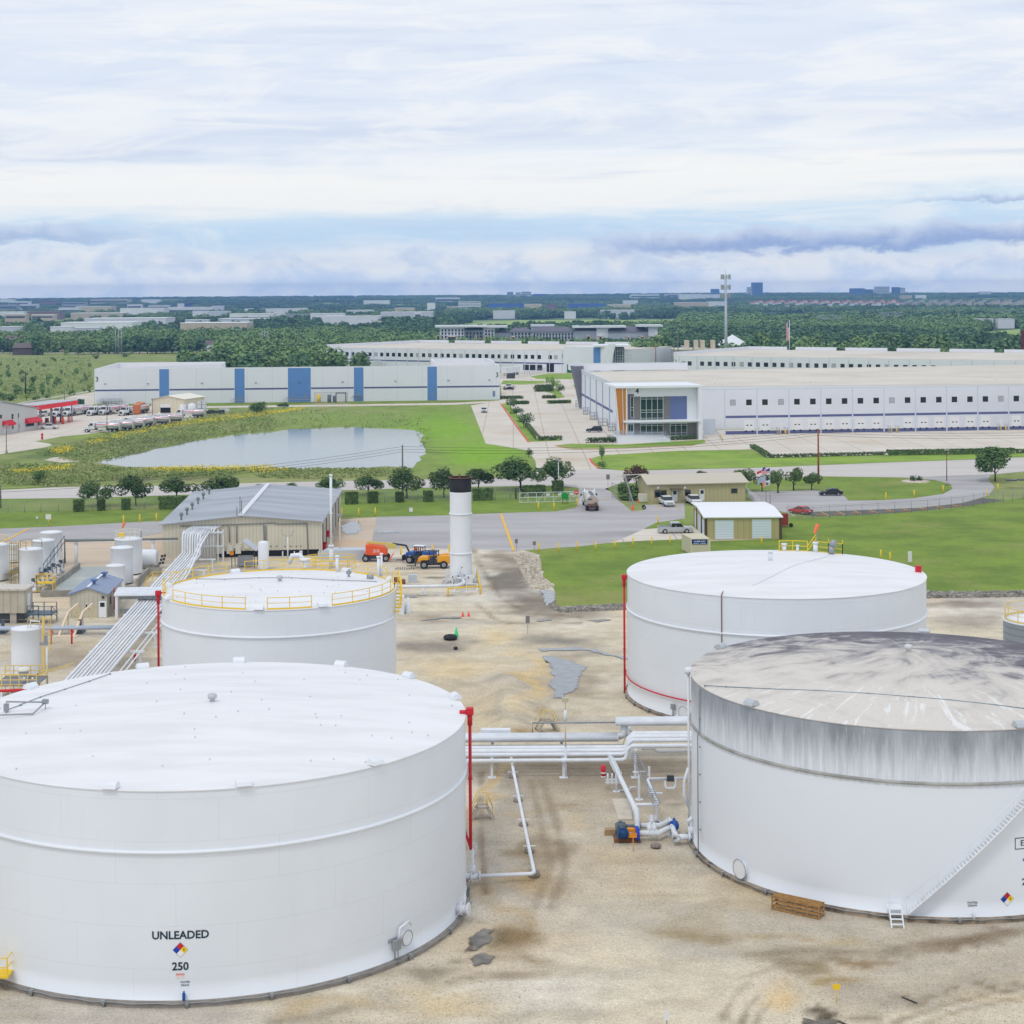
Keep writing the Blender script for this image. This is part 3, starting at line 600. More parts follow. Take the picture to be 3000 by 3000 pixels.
# STORAGE TANKS
def hit(T,c,px,py):
 """where the ray through a photo pixel meets the shell of tank T"""
 a,b=ray(c,px,py);x,y,R_=T['x'],T['y'],T['R']
 A=a*a+1;B=-2*(a*x+y);C_=x*x+y*y-R_*R_
 d=max(0.0,B*B-4*A*C_);Y=(-B-math.sqrt(d))/(2*A)
 return math.atan2(Y-y,a*Y-x),HC-b*Y
def roofz(T,r):return T['h']+T['peak']*(1-r/T['R'])
def roofpt(T,c,px,py):
 z=T['h']+.3
 for _ in range(6):
  p=P(c,px,py,z=z);r=min(T['R'],math.hypot(p.x-T['x'],p.y-T['y']));z=roofz(T,r)
 return Vector((p.x,p.y,z))
def seam_mat(name,col):
 m=mat(name,col,.42,var=.05,vs=.12);t=NT(m.node_tree);b_=t.n['Principled BSDF'];c=b_.inputs['Base Color'].links[0].from_socket;X,Y,Z_=t.sep(t.new('ShaderNodeTexCoord').outputs['Object']);an=t.math('ARCTAN2',Y,X)
 h=t.math('LESS_THAN',t.math('FRACT',t.math('DIVIDE',t.math('ADD',Z_,.3),2.44)),.02);row=t.math('MULTIPLY',t.math('FLOOR',t.math('DIVIDE',t.math('ADD',Z_,.3),2.44)),.37);v_=t.math('LESS_THAN',t.math('FRACT',t.math('ADD',t.math('MULTIPLY',an,1.8),row)),.006)
 c=t.mix(t.math('MULTIPLY',t.math('MAXIMUM',h,v_),.10),c,(.3,.32,.34,1));dr=t.noise(t.comb(t.math('MULTIPLY',an,30),t.math('MULTIPLY',Z_,.12)),1,5,.6);c=t.mix(t.math('MULTIPLY',t.step(dr,.55,.8),.08),c,(.42,.42,.40,1));t.l.new(c,b_.inputs['Base Color']);return m
SH_W=seam_mat('tank_shell_white',(0.80,0.835,0.875,1))
RF_W=mat('tank_roof_white',(0.82,0.82,0.83,1),.5,var=.10,vs=.30,stretch=(.4,1.6,1))
FOUND=mat('tank_foundation',rgb(150,142,132),.9,var=.3,vs=1.4)
FOUNDD=mat('dark_stained_foundation',rgb(168,150,128),.9,var=.75,vs=1.1)
INK=mat('dark_lettering',rgb(16,50,66),.6)
def vent(T,ang,parent,m=WHITE,s=1.0):
 """hooded vent straddling the roof edge"""
 mb=MB();s*=.8;r=T['R']-.15;c_=Vector((T['x']+r*cos(ang),T['y']+r*sin(ang),T['h']+.05))
 ax=Vector((-sin(ang),cos(ang),0));rad=Vector((cos(ang),sin(ang),0));n=8;w=.55*s
 pr=[(-.42*s,0),(-.40*s,.25*s),(-.2*s,.48*s),(.1*s,.52*s),(.38*s,.34*s),(.52*s,.05)]
 vs=[c_+rad*p[0]+Vector((0,0,p[1]))+ax*sgn*w for sgn in(-1,1)for p in pr];k_=len(pr)
 fs=[tuple(range(k_)),tuple(range(2*k_-1,k_-1,-1))]+[(i,k_+i,k_+(i+1)%k_,(i+1)%k_)for i in range(k_)]
 mb.add(vs,fs);return mb.build('roof_vent',m,parent)
def tank(name,label,x,y,R_,h,peak,girder,roofmat,shellmat,found=FOUND,gird_r=.15,girdmat=None):
 T=dict(x=x,y=y,R=R_,h=h,peak=peak)
 o=thing(name,label,'storage tank',(x,y,0));T['o']=o;c=(x,y,0)
 MB().lathe([(R_+.28,-.1),(R_+.28,.34),(R_-.05,.36)],c,160).build('foundation_ring',found,o)
 zs=[.36,.42,.42];
 prof=[(R_+.06,.34),(R_+.06,.40),(R_,.41)]+[(R_,.41+(h-.41)*i/12)for i in range(1,13)]
 MB().lathe(prof,c,160).build('shell',shellmat,o)
 MB().lathe([(R_+.05,h-.06),(R_+.07,h),(R_+.03,h+.03)]+[(R_*(1-i/10)if i<10 else .01,h+.03+peak*(i/10)**.9)for i in range(0,11)],c,160).build('roof',roofmat,o)
 MB().lathe([(R_+.005,h-girder-.12),(R_+gird_r,h-girder-.09),(R_+gird_r,h-girder+.03),(R_+.005,h-girder+.10)],c,160).build('wind_girder',girdmat or shellmat,o)
 return T
def cylmap(T,th0,z0,lift=.02):
 R_=T['R']+lift
 def f(px,py):q=th0+px/R_;return(T['x']+R_*cos(q),T['y']+R_*sin(q),z0+py)
 return f
def patch(T,th0,z0,pts,m,name,lift=.015):
 f=cylmap(T,th0,z0,lift);mb=MB();mb.quad(*[f(*p)for p in pts]);return mb.build(name,m,T['o'])
def nfpa(T,c,px,py,half,nums):
 th,z=hit(T,c,px,py);h=half;q=h/2
 cols=[((0,q),rgb(205,30,40),'red'),((-q,0),rgb(25,65,175),'blue'),((q,0),rgb(250,215,20),'yellow'),((0,-q),(0.85,.85,.85,1),'white')]
 dm=MB();f=cylmap(T,th,z,.014)
 ms=[]
 e=h*1.06
 dm.quad(f(0,-e),f(e,0),f(0,e),f(-e,0));ms.append(mat('diamond_border',(.25,.25,.27,1)))
 f=cylmap(T,th,z,.022)
 for i,((cx_,cy_),col,nm)in enumerate(cols):
  dm.mat(i+1);dm.quad(f(cx_,cy_-q),f(cx_+q,cy_),f(cx_,cy_+q),f(cx_-q,cy_));ms.append(mat('diamond_'+nm,col,.6))
 d=dm.build('hazard_diamond',ms,T['o'])
 for(cx_,cy_),s_,in nums:text_mesh(s_,h*.55,lambda a,b:cylmap(T,th,z,.03)(a+cx_*h,b+cy_*h),'hazard_number',INK,T['o'])
def lettering(T,c,px,py,txt,size,name,m=INK,bold=.012):
 th,z=hit(T,c,px,py);return text_mesh(txt,size,cylmap(T,th,z,.022),name,m,T['o'],bold)
def manway(T,c,px,py,r=.42):
 th,z=hit(T,c,px,py);d=Vector((cos(th),sin(th),0));p=Vector((T['x'],T['y'],z))+d*T['R']
 mb=MB();mb.cyl(p-d*.05,p+d*.22,r*.82,n=24);mb.cyl(p+d*.22,p+d*.30,r,n=24)
 m=mb.build('manway_cover',WHITE,T['o'])
 ring=MB();tx=Vector((-sin(th),cos(th),0))
 ring.tube([p+d*.31+tx*cos(q)*r+Vector((0,0,sin(q)*r))for q in[2*pi*i/24 for i in range(25)]],.025,6);
 ring.build('bolt_ring',GREY,m)
 return th,z
def handwheel(p,axis,r,m,parent,name='handwheel'):
 axis=Vector(axis).normalized();a=axis.orthogonal().normalized();b=axis.cross(a);mb=MB()
 mb.tube([p+a*cos(q)*r+b*sin(q)*r for q in[2*pi*i/18 for i in range(19)]],.022,5)
 for i in range(5):mb.tube([p,p+a*cos(i*1.2566)*r+b*sin(i*1.2566)*r],.015,4)
 return mb.build(name,m,parent)
def riser(T,c,px,ptop,pbot,parent,side=1):
 """red foam line standing off the shell, with a box head"""
 a,b=ray(c,px,ptop);R_=T['R']+.32
 u0=math.atan2(T['x'],T['y']);D=math.hypot(T['x'],T['y']);al=math.asin(min(1,R_/D));az=u0+side*al
 L_=math.sqrt(D*D-R_*R_);p=Vector((sin(az)*L_,cos(az)*L_,0))
 zt,zb=Z(c,px,ptop,p.y),Z(c,px,pbot,p.y)
 mb=MB();mb.cyl((p.x,p.y,zb),(p.x,p.y,zt-.4),.11,n=10);mb.cyl((p.x,p.y,zt-1.1),(p.x,p.y,zt-.2),.17,n=10)
 mb.cyl((p.x,p.y,zb+(zt-zb)*.5),(p.x,p.y,zb+(zt-zb)*.5+.1),.16,n=10)
 mb.obox((p.x,p.y,zt-.15),(.5,.5,.45));inn=Vector((T['x'],T['y'],0))-p;inn.z=0;inn.normalize()
 mb.cyl((p.x,p.y,zt-.2),(p.x+inn.x*.7,p.y+inn.y*.7,zt-.25),.16,n=10)
 if zb<5:mb.tube([(p.x,p.y,zb+.1),Vector((p.x,p.y,zb+1.3))+inn*.4],.09,8)
 return mb.build('foam_riser',RED,parent),p
def roof_line(T,pts,parent,m=GREY,r=.025,lift=.12):
 mb=MB();ps=[roofpt(T,*q)+Vector((0,0,lift))for q in pts];mb.tube(ps,r,5)
 for p in ps:mb.obox((p.x,p.y,p.z-.05),(.1,.1,.16))
 return mb.build('roof_conduit',m,parent)
def studs(T,n,parent,seed):
 r_=random.Random(seed);f0=None
 for i in range(n):
  rr=T['R']*math.sqrt(r_.uniform(.03,.93));q=r_.uniform(0,2*pi);z=roofz(T,rr)+.02
  p=Vector((rr*cos(q),rr*sin(q),z))
  if f0 is None:f0=MB().cyl((T['x'],T['y'],0),(T['x'],T['y'],.14),.07,.04,6).build('roof_fitting',mat('fitting_pale',(.62,.64,.66,1),.5),parent);f0.location=p
  else:d=f0.copy();COL.objects.link(d);d.parent=parent;d.location=p
def centre_vent(T,parent,m=mat('fitting_grey',(.5,.52,.54,1),.5)):
 x,y,z=T['x'],T['y'],T['h']+T['peak']
 return MB().lathe([(.17,-.1),(.17,.22),(.3,.24),(.32,.46),(.2,.55),(.01,.58)],(x,y,z),16).build('centre_vent',m,parent)
def ring_conduit(T,z,parent,a0,a1,m=GREY):
 mb=MB();R_=T['R']+.36;n=60
 mb.tube([(T['x']+R_*cos(a0+(a1-a0)*i/n),T['y']+R_*sin(a0+(a1-a0)*i/n),z+.04*sin(i*2.1))for i in range(n+1)],.035,5)
 for i in range(0,n+1,6):
  q=a0+(a1-a0)*i/n;x,y=T['x']+R_*cos(q),T['y']+R_*sin(q);mb.cyl((x,y,0),(x,y,z),.06,n=6);mb.obox((x,y,z+.02),(.22,.22,.16),q)
 return mb.build('ring_conduit',m,parent)
# the unleaded tank
TA=tank('storage_tank','huge white storage tank lettered UNLEADED, nearest of all',-20.45,115.53,17.11,12.44,1.05,3.55,RF_W,SH_W)
o=TA['o']
for c_,x_,y_ in((cn,160,-1030),):pass
for q in(-100,-74,-45,16,42,65,93,118,150,190,225):vent(TA,math.radians(q),o,WHITE if q>0 or q==-45 else WHITE)
centre_vent(TA,o);studs(TA,46,o,5)
rs,rp=riser(TA,cl,170,185,1180,o,1)
roof_line(TA,[(cv,1560,1440),(cv,1265,1545),(cv,920,1660),(cv,575,1770),(cv,290,1880),(ci,200,1835),(ci,60,1885)],o,mat('blue_grey_conduit',(.18,.26,.30,1),.5),.03)
mb=MB();p=roofpt(TA,ci,60,1900);mb.tube([p,p+Vector((0,0,.8)),p+Vector((2.6,.2,.7)),p+Vector((2.6,.2,0))],.04,6);mb.obox(p+Vector((2.6,.2,.75)),(.4,.3,.3));mb.obox(p+Vector((0,0,.4)),(.3,.3,.5));mb.tube([p+Vector((-1.2,-1.8,.3)),p+Vector((2.2,-1.4,.3)),p+Vector((2.6,.2,.7))],.05,6);mb.build('gauge_bracket',GREY,o)
ring_conduit(TA,.30,o,math.radians(-165),math.radians(-5))
lettering(TA,cn,1276,822,'UNLEADED',.64,'product_lettering',INK,.024);nfpa(TA,cn,1276,924,.42,[((.5,0),'0')])
lettering(TA,cn,1276,1043,'250',.64,'capacity_lettering',INK,.024)
th,z=hit(TA,cn,1275,1107);sg=patch(TA,th,z,[(-.24,-.15),(.24,-.15),(.24,.15),(-.24,.15)],mat('faded_notice',rgb(232,215,212),.7),'notice_plate');patch(TA,th,z,[(-.24,.03),(.24,.03),(.24,.13),(-.24,.13)],mat('notice_red_band',rgb(226,150,145),.7),'notice_band',.024)
lettering(TA,cn,1310,1152,'WATER',.16,'drain_lettering');lettering(TA,cn,1310,1174,'DRAW',.16,'drain_lettering')
th,z=hit(TA,cn,1305,1240);d=Vector((cos(th),sin(th),0));p=Vector((TA['x'],TA['y'],z))+d*TA['R']
MB().cyl(p,p+d*.35,.07,n=8).cyl(p+d*.35+Vector((0,0,-.2)),p+d*.35+Vector((0,0,.22)),.09,n=8).obox(p+d*.36+Vector((0,0,.25)),(.34,.08,.06),th).build('drain_valve',BLUE,o)
th,z=manway(TA,cO,925,832,.46)
patch(TA,th-.06,z+.1,[(-.38,-.16),(.38,.0),(.38,.12),(-.38,.14)],mat('grey_plate',(.4,.42,.46,1)),'nameplate')
d=Vector((cos(th),sin(th),0));tx=Vector((-sin(th),cos(th),0));p=Vector((TA['x'],TA['y'],z))+d*TA['R']
MB().tube([p-tx*.65+d*.1+Vector((0,0,-.4)),p-tx*.65+d*.25+Vector((0,0,.8)),p+tx*.1+d*.3+Vector((0,0,1.0)),p+tx*.35+d*.3+Vector((0,0,.7))],.06,6).build('davit_arm',WHITE,o)
th,z=hit(TA,cO,855,925);d=Vector((cos(th),sin(th),0));p=Vector((TA['x'],TA['y'],0))+d*(TA['R']+.25)
jb=MB();jb.obox((p.x,p.y,1.25),(.55,.22,.62),th+pi/2);jb.cyl((p.x-.12,p.y,0),(p.x-.12,p.y,1.0),.05,n=6);jb.cyl((p.x+.08,p.y,0),(p.x+.08,p.y,1.0),.04,n=6);jb.build('junction_box',GREY,o)
th,z=hit(TA,cO,1300,630);d=Vector((cos(th),sin(th),0));p=Vector((TA['x'],TA['y'],z))+d*TA['R']
nz=MB();nz.cyl(p,p+d*.8,.28,n=14);nz.cyl(p+d*.3,p+d*.4,.42,n=16);nz.cyl(p+d*.72,p+d*.84,.42,n=16);nz.cyl(p+d*.55,p+d*.55+Vector((0,0,.95)),.07,n=8);nzo=nz.build('side_valve',WHITE,o);handwheel(p+d*.75+Vector((.0,0,1.1)),d,.30,INK,o)
# white tank with the yellow railing
TB=tank('storage_tank','white storage tank ringed by a yellow roof railing',-22.7,165.7,11.25,12.45,.75,2.45,RF_W,SH_W)
o=TB['o'];centre_vent(TB,o);studs(TB,26,o,8)
gaps=[math.radians(v_)for v_ in(-92,-62,60,122,175,-150,20)]
for q in gaps:vent(TB,q,o)
def railing(T,a0,a1,parent,gaps,m=YEL,h=1.07,step=2.1,mid=True,toe=True,lift=0.0,r=.035,rin=.12):
 R_=T['R']-rin;z0=T['h']+.06+lift;n=max(2,int((a1-a0)*R_/.5));mb=MB()
 def pt(q,z):return(T['x']+R_*cos(q),T['y']+R_*sin(q),z)
 seg=[]
 for i in range(n+1):
  q=a0+(a1-a0)*i/n
  ing=any(abs((q-g_+pi)%(2*pi)-pi)*R_<.75 for g_ in gaps)
  if ing:
   if len(seg)>1:yield_seg(mb,seg,pt,z0,h,mid,toe,r,R_)
   seg=[]
  else:seg.append(q)
 if len(seg)>1:yield_seg(mb,seg,pt,z0,h,mid,toe,r,R_)
 return mb.build('roof_railing',m,parent)
def yield_seg(mb,seg,pt,z0,h,mid,toe,r,R_):
 mb.tube([pt(q,z0+h)for q in seg],r,6)
 if mid:mb.tube([pt(q,z0+h*.52)for q in seg],r*.7,5)
 if toe:
  for a,b in zip(seg[:-1],seg[1:]):mb.beam(pt(a,z0+.06),pt(b,z0+.06),.03,.13)
 L_=(seg[-1]-seg[0])*R_;k_=max(1,round(L_/2.2))
 for i in range(k_+1):q=seg[0]+(seg[-1]-seg[0])*i/k_;mb.beam(pt(q,z0),pt(q,z0+h),.07)
railing(TB,0,2*pi,o,gaps)
riser(TB,ci,1508,750,1460,o,-1)
roof_line(TB,[(cj,760,550),(cj,990,552),(cj,1265,541),(cj,1530,541),(cf,545,852),(cf,850,862)],o,mat('blue_grey_conduit',None),.03)
for c_,x_,y_,hh,r_ in((cf,575,790,1.6,.16),(cf,868,825,2.0,.16),(cf,888,825,2.3,.12),(cf,345,770,1.0,.45)):
 p=roofpt(TB,c_,x_,y_);MB().cyl(p,p+Vector((0,0,hh)),r_,n=10).cyl(p+Vector((0,0,hh)),p+Vector((0,0,hh+.15)),r_*1.4,n=10).build('roof_nozzle',WHITE,o)
pp=MB();p=roofpt(TB,cf,345,765)+Vector((0,.3,.8));pp.tube([p,p+Vector((-.6,.2,.6)),p+Vector((-1.4,.4,.5)),p+Vector((-1.7,.5,-.4))],.22,8)
pp.build('goose_neck',WHITE,o)
p=roofpt(TB,cf,808,838);MB().cyl(p,p+Vector((0,0,.45)),.35,n=12).build('gauge_hatch',GREY,o);MB().cyl(p+Vector((-2.2,.6,0)),p+Vector((-2.2,.6,.9)),.12,n=8).obox(p+Vector((-2.2,.6,.6)),(.5,.2,.3)).build('gauge',GREY,o)
# stair landing at the right shoulder
st=MB();q0=math.radians(5)
for i in range(5):
 q=math.radians(18-i*7);R_=TB['R']+.55;st.beam((TB['x']+R_*cos(q),TB['y']+R_*sin(q),TB['h']+1.2-i*.55),(TB['x']+R_*cos(q),TB['y']+R_*sin(q),TB['h']-.1-i*.55),.08)
pts=[(TB['x']+(TB['R']+.55)*cos(math.radians(18-i*3)),TB['y']+(TB['R']+.55)*sin(math.radians(18-i*3)),TB['h']+1.2-i*.24)for i in range(10)]
st.tube(pts,.06,6);st.tube([(a,b,c_-.6)for a,b,c_ in pts],.05,6)
for i in range(9):q=math.radians(17-i*3);st.obox((TB['x']+(TB['R']+.3)*cos(q),TB['y']+(TB['R']+.3)*sin(q),TB['h']-.05-i*.24),(.6,.45,.05),q)
st.build('stair_landing',YEL,o)
# white tank at the right, behind
TC=tank('storage_tank','white storage tank with a short yellow rail and a windsock on its roof',26.6,173.8,15.0,12.45,.85,3.5,RF_W,SH_W,FOUNDD)
o=TC['o'];riser(TC,cg,920,1052,2100,o,-1)
mb=MB();a0,z0=hit(TC,cl,1345,5);a1,z1=hit(TC,cl,1735,113);mb.tube([(TC['x']+(TC['R']+.2)*cos(a0-.35+(a1-a0+.7)*i/20),TC['y']+(TC['R']+.2)*sin(a0-.35+(a1-a0+.7)*i/20),z0*.5+z1*.5)for i in range(21)],.07,6);mb.build('spray_ring',RED,o)
mb=MB();th,z=hit(TC,cg,1605,1300);R_=TC['R']+.06;mb.tube([(TC['x']+(R_-1.2)*cos(th-.02),TC['y']+(R_-1.2)*sin(th-.02),TC['h']+.25),(TC['x']+R_*cos(th),TC['y']+R_*sin(th),TC['h']+.1),(TC['x']+R_*cos(th),TC['y']+R_*sin(th),3.0)],.04,6);mb.build('down_conduit',mat('brown_conduit',rgb(120,90,90),.6),o)
roof_line(TC,[(ch,540,925),(ch,300,990),(ch,100,1090),(ch,10,1130)],o,WHITE,.03)
mb=MB()
def rl(pts,closed=False):
 for a,b in zip(pts[:-1],pts[1:]):
  for hh in(.08,.58,1.15):mb.beam(a+Vector((0,0,hh)),b+Vector((0,0,hh)),.07)
 for p in pts:mb.beam(p,p+Vector((0,0,1.18)),.08)
r1=[roofpt(TC,ch,x_,y_)for x_,y_ in((200,882),(295,880),(400,884))];rl(r1);r2=[roofpt(TC,ch,x_,y_)for x_,y_ in((460,884),(550,897),(648,905))];rl(r2)
mb.beam(r1[-1]+Vector((0,0,.1)),r2[0]+Vector((0,0,1.4)),.08);mb.beam(r1[-1]+Vector((0,0,.6)),r2[0]+Vector((0,0,1.9)),.08)
for p in r2:mb.beam(p,p+Vector((0,0,1.6)),.08)
mb.build('roof_railing',YEL,o)
p=roofpt(TC,ch,468,890);mb=MB();mb.cyl(p,p+Vector((0,0,2.9)),.035,n=6);wp=mb.build('windsock_pole',GREY,o)
pt=p+Vector((0,0,2.9));mb=MB();ax=Vector((-.3,-.1,-.8));mb.tube([pt+Vector((.1,0,.2)),pt+ax*.5,pt+ax],[.22,.18,.11],10,caps=False);mb.build('windsock',mat('windsock_orange',rgb(252,120,80),.8),wp)
for x_,y_,hh,r_ in((138,950,.9,.22),(235,880,.7,.25),(457,890,1.0,.25),(330,885,.6,.15)):p=roofpt(TC,ch,x_,y_);MB().cyl(p,p+Vector((0,0,hh)),r_,n=10).cyl(p+Vector((0,0,hh)),p+Vector((0,0,hh+.14)),r_*1.35,n=10).build('roof_nozzle',WHITE,o)
p=roofpt(TC,ch,570,905);MB().cyl(p,p+Vector((0,0,.9)),.3,n=10).ball(p+Vector((.2,0,1.2)),.42).build('breather_valve',GREY,o)
p=roofpt(TC,ch,1170,1030);MB().obox((p.x+.2,p.y,TC['h']+.35),(.55,.55,.7)).build('foam_head',RED,o)
th,z=manway(TC,cl,1708,205,.55)
th,z=hit(TC,cl,1637,235);d=Vector((cos(th),sin(th),0));p=Vector((TC['x'],TC['y'],0))+d*(TC['R']+.3);MB().obox((p.x,p.y,1.3),(.45,.2,.5),th+pi/2).cyl((p.x,p.y,0),(p.x,p.y,1.1),.07,n=6).build('junction_box',GREY,o)
ring_conduit(TC,.3,o,math.radians(-175),math.radians(-60))
# weathered grey tank
def grey_roof():
 m=bpy.data.materials.new('weathered_grey_roof');m.use_nodes=True;t=NT(m.node_tree);b_=t.n['Principled BSDF'];b_.inputs['Roughness'].default_value=.7
 X,Y,Z_=t.sep(t.new('ShaderNodeTexCoord').outputs['Object'])
 an=t.math('ARCTAN2',Y,X);r_=t.math('SQRT',t.math('ADD',t.math('MULTIPLY',X,X),t.math('MULTIPLY',Y,Y)))
 pol=t.comb(t.math('MULTIPLY',an,5.5),t.math('MULTIPLY',r_,.10),t.math('SINE',an))
 pol2=t.comb(t.math('MULTIPLY',an,16),t.math('MULTIPLY',r_,.16),t.math('COSINE',an))
 pos=t.comb(X,Y);ns=t.noise(pol,1.0,7,.65,.8);nf=t.noise(pol2,1.0,7,.7,.6);nb=t.noise(pos,.17,7,.68,1.6);ng=t.noise(pos,3,5,.7)
 dr=t.math('ADD',t.math('MULTIPLY',X,.026),t.math('MULTIPLY',Y,.046))
 fac=t.math('ADD',t.math('ADD',t.math('MULTIPLY',t.math('MULTIPLY',t.math('SUBTRACT',ns,.5),1.0),t.step(r_,.5,9)),t.math('MULTIPLY',t.math('MULTIPLY',t.math('SUBTRACT',nf,.5),.9),t.step(r_,.5,9))),t.math('ADD',dr,t.math('MULTIPLY',t.math('SUBTRACT',nb,.5),3.0)))
 c=t.ramp(t.math('ADD',t.math('MULTIPLY',fac,.72),.47),[(0.0,rgb(214,208,199)),(.30,rgb(204,197,188)),(.46,rgb(186,180,174)),(.60,rgb(150,146,147)),(.74,rgb(108,104,110)),(1.0,rgb(84,80,88))])
 c=t.mix(t.math('MULTIPLY',t.math('SUBTRACT',ng,.45),.35),c,(.08,.08,.08,1))
 wf=t.math('MULTIPLY',t.step(nf,.54,.62),t.step(r_,6,11));wf=t.math('MULTIPLY',wf,t.math('SUBTRACT',1.0,t.step(Y,-6.5,-5)))
 c=t.mix(t.math('MULTIPLY',wf,.85),c,(.80,.80,.78,1))
 t.put(b_.inputs['Base Color'],c);return m
def grey_shell():
 m=bpy.data.materials.new('rain_streaked_shell');m.use_nodes=True;t=NT(m.node_tree);b_=t.n['Principled BSDF'];b_.inputs['Roughness'].default_value=.45
 X,Y,Z_=t.sep(t.new('ShaderNodeTexCoord').outputs['Object']);an=t.math('ARCTAN2',Y,X)
 n1=t.noise(t.comb(t.math('MULTIPLY',an,46),t.math('MULTIPLY',Z_,.22)),1,6,.7);n2=t.noise(t.comb(t.math('MULTIPLY',an,9),t.math('MULTIPLY',Z_,.1)),1,4,.5)
 n3=t.noise(t.comb(t.math('MULTIPLY',an,70),t.math('MULTIPLY',Z_,.35),4.0),1,5,.7)
 up=t.step(Z_,8.9,12.6);full=t.step(Z_,8.6,8.75)
 amt=t.math('MULTIPLY',full,t.math('ADD',t.math('MULTIPLY',up,.95),t.math('MULTIPLY',t.math('SUBTRACT',n1,.40),1.5)),clamp=True)
 amt=t.math('MULTIPLY',amt,t.math('ADD',.45,t.math('MULTIPLY',n2,.75)),clamp=True)
 c=t.mix(amt,(.79,.83,.88,1),rgb(128,134,142));c=t.mix(t.math('MULTIPLY',t.math('MULTIPLY',t.step(n3,.60,.70),full),.7),c,(.78,.79,.8,1))
 t.put(b_.inputs['Base Color'],c);return m
TD=tank('storage_tank','storage tank with a sooty grey roof and a rain streaked upper band',29.32,126.88,16.09,12.49,1.7,3.5,grey_roof(),grey_shell(),FOUNDD,.12,mat('dirty_girder',rgb(176,176,170),.7,var=.35,vs=.6))
o=TD['o'];centre_vent(TD,o,mat('pale_steel',(.62,.63,.62,1),.5))
HOOD=mat('galvanised_hood',(.50,.53,.56,1),.45,.2)
for c_,x_,y_ in((cm,380,255),(cm,508,548),(cm,1415,185),(cm,1905,650)):
 p=P(c_,x_,y_,z=TD['h']+.2);vent(TD,math.atan2(p.y-TD['y'],p.x-TD['x']),o,HOOD)
roof_line(TD,[(cm,290,462),(cm,400,468),(cm,627,479),(cm,860,487),(cm,1130,502),(cm,1365,520),(cm,1555,536),(cm,1790,562),(cm,1932,580)],o,mat('blue_grey_conduit',None),.03)
ring_conduit(TD,.3,o,math.radians(-185),math.radians(-30))
mb=MB();th,z=hit(TD,cm,268,900);R_=TD['R']+.07
mb.tube([(TD['x']+R_*cos(th-.0),TD['y']+R_*sin(th),TD['h']-.3),(TD['x']+R_*cos(th),TD['y']+R_*sin(th),9.3),(TD['x']+(R_+.2)*cos(th+.012),TD['y']+(R_+.2)*sin(th+.012),8.8),(TD['x']+(R_+.2)*cos(th+.012),TD['y']+(R_+.2)*sin(th+.012),.5)],.045,6)
for z_ in(2,4,6,8,10):mb.obox((TD['x']+R_*cos(th),TD['y']+R_*sin(th),z_),(.1,.14,.08),th)
mb.build('down_conduit',GREY,o)
mb=MB();u0=math.atan2(TD['x'],TD['y']);D_=math.hypot(TD['x'],TD['y']);R_=TD['R']+.2;al=math.asin(R_/D_);L_=math.sqrt(D_*D_-R_*R_);px_,py_=sin(u0-al)*L_,cos(u0-al)*L_
mb.cyl((px_,py_,.6),(px_,py_,TD['h']+.1),.09,n=8);mb.cyl((px_,py_,TD['h']-.2),(px_,py_,TD['h']+.25),.25,n=8);mb.tube([(px_-.05,py_,5.2),(px_-.35,py_,4.2),(px_-.38,py_,3.2),(px_-.05,py_,2.3)],.11,8);mb.build('foam_riser',WHITE,o)
th,z=manway(TD,cm,484,1395,.66)
# ethanol lettering, number, hazard diamond, water draw
th,z=hit(TD,cm,1885,1268);f=cylmap(TD,th,z,.02);mb=MB()
for(a,b,c_,d_)in((0,-.38,3.0,-.33),(0,.33,3.0,.38),(0,-.33,.05,.33),(2.95,-.33,3.0,.33)):
 n_=10
 for i in range(n_):
  xa,xb=a+(c_-a)*i/n_,a+(c_-a)*(i+1)/n_;mb.quad(f(xa,b),f(xb,b),f(xb,d_),f(xa,d_))
mb.build('lettering_frame',INK,o)
text_mesh('ETHANOL',.52,lambda a,b:f(a+.38,b),'product_lettering',INK,o,.012,'LEFT')
th,z=hit(TD,cm,1920,1466);f2=cylmap(TD,th,z,.02);text_mesh('2',.62,lambda a,b:f2(a,b),'capacity_lettering',INK,o,.012,'LEFT')
nfpa(TD,cm,1845,1552,.44,[((.5,0),'0'),((0,.5),'3'),((-.5,0),'2')])
lettering(TD,cm,1666,1571,'WATER',.2,'drain_lettering');lettering(TD,cm,1666,1586,'DRAW',.2,'drain_lettering')
th,z=hit(TD,cm,1668,1630);d=Vector((cos(th),sin(th),0));p=Vector((TD['x'],TD['y'],z))+d*TD['R'];MB().cyl(p,p+d*.3,.07,n=8).cyl(p+d*.3+Vector((0,0,-.25)),p+d*.3+Vector((0,0,.25)),.08,n=8).build('drain_valve',WHITE,o)
th,z=hit(TD,cm,1932,1350);patch(TD,th,z,[(-.12,0),(.2,-.3),(.5,0),(.2,.3)],BLUE,'blue_placard')
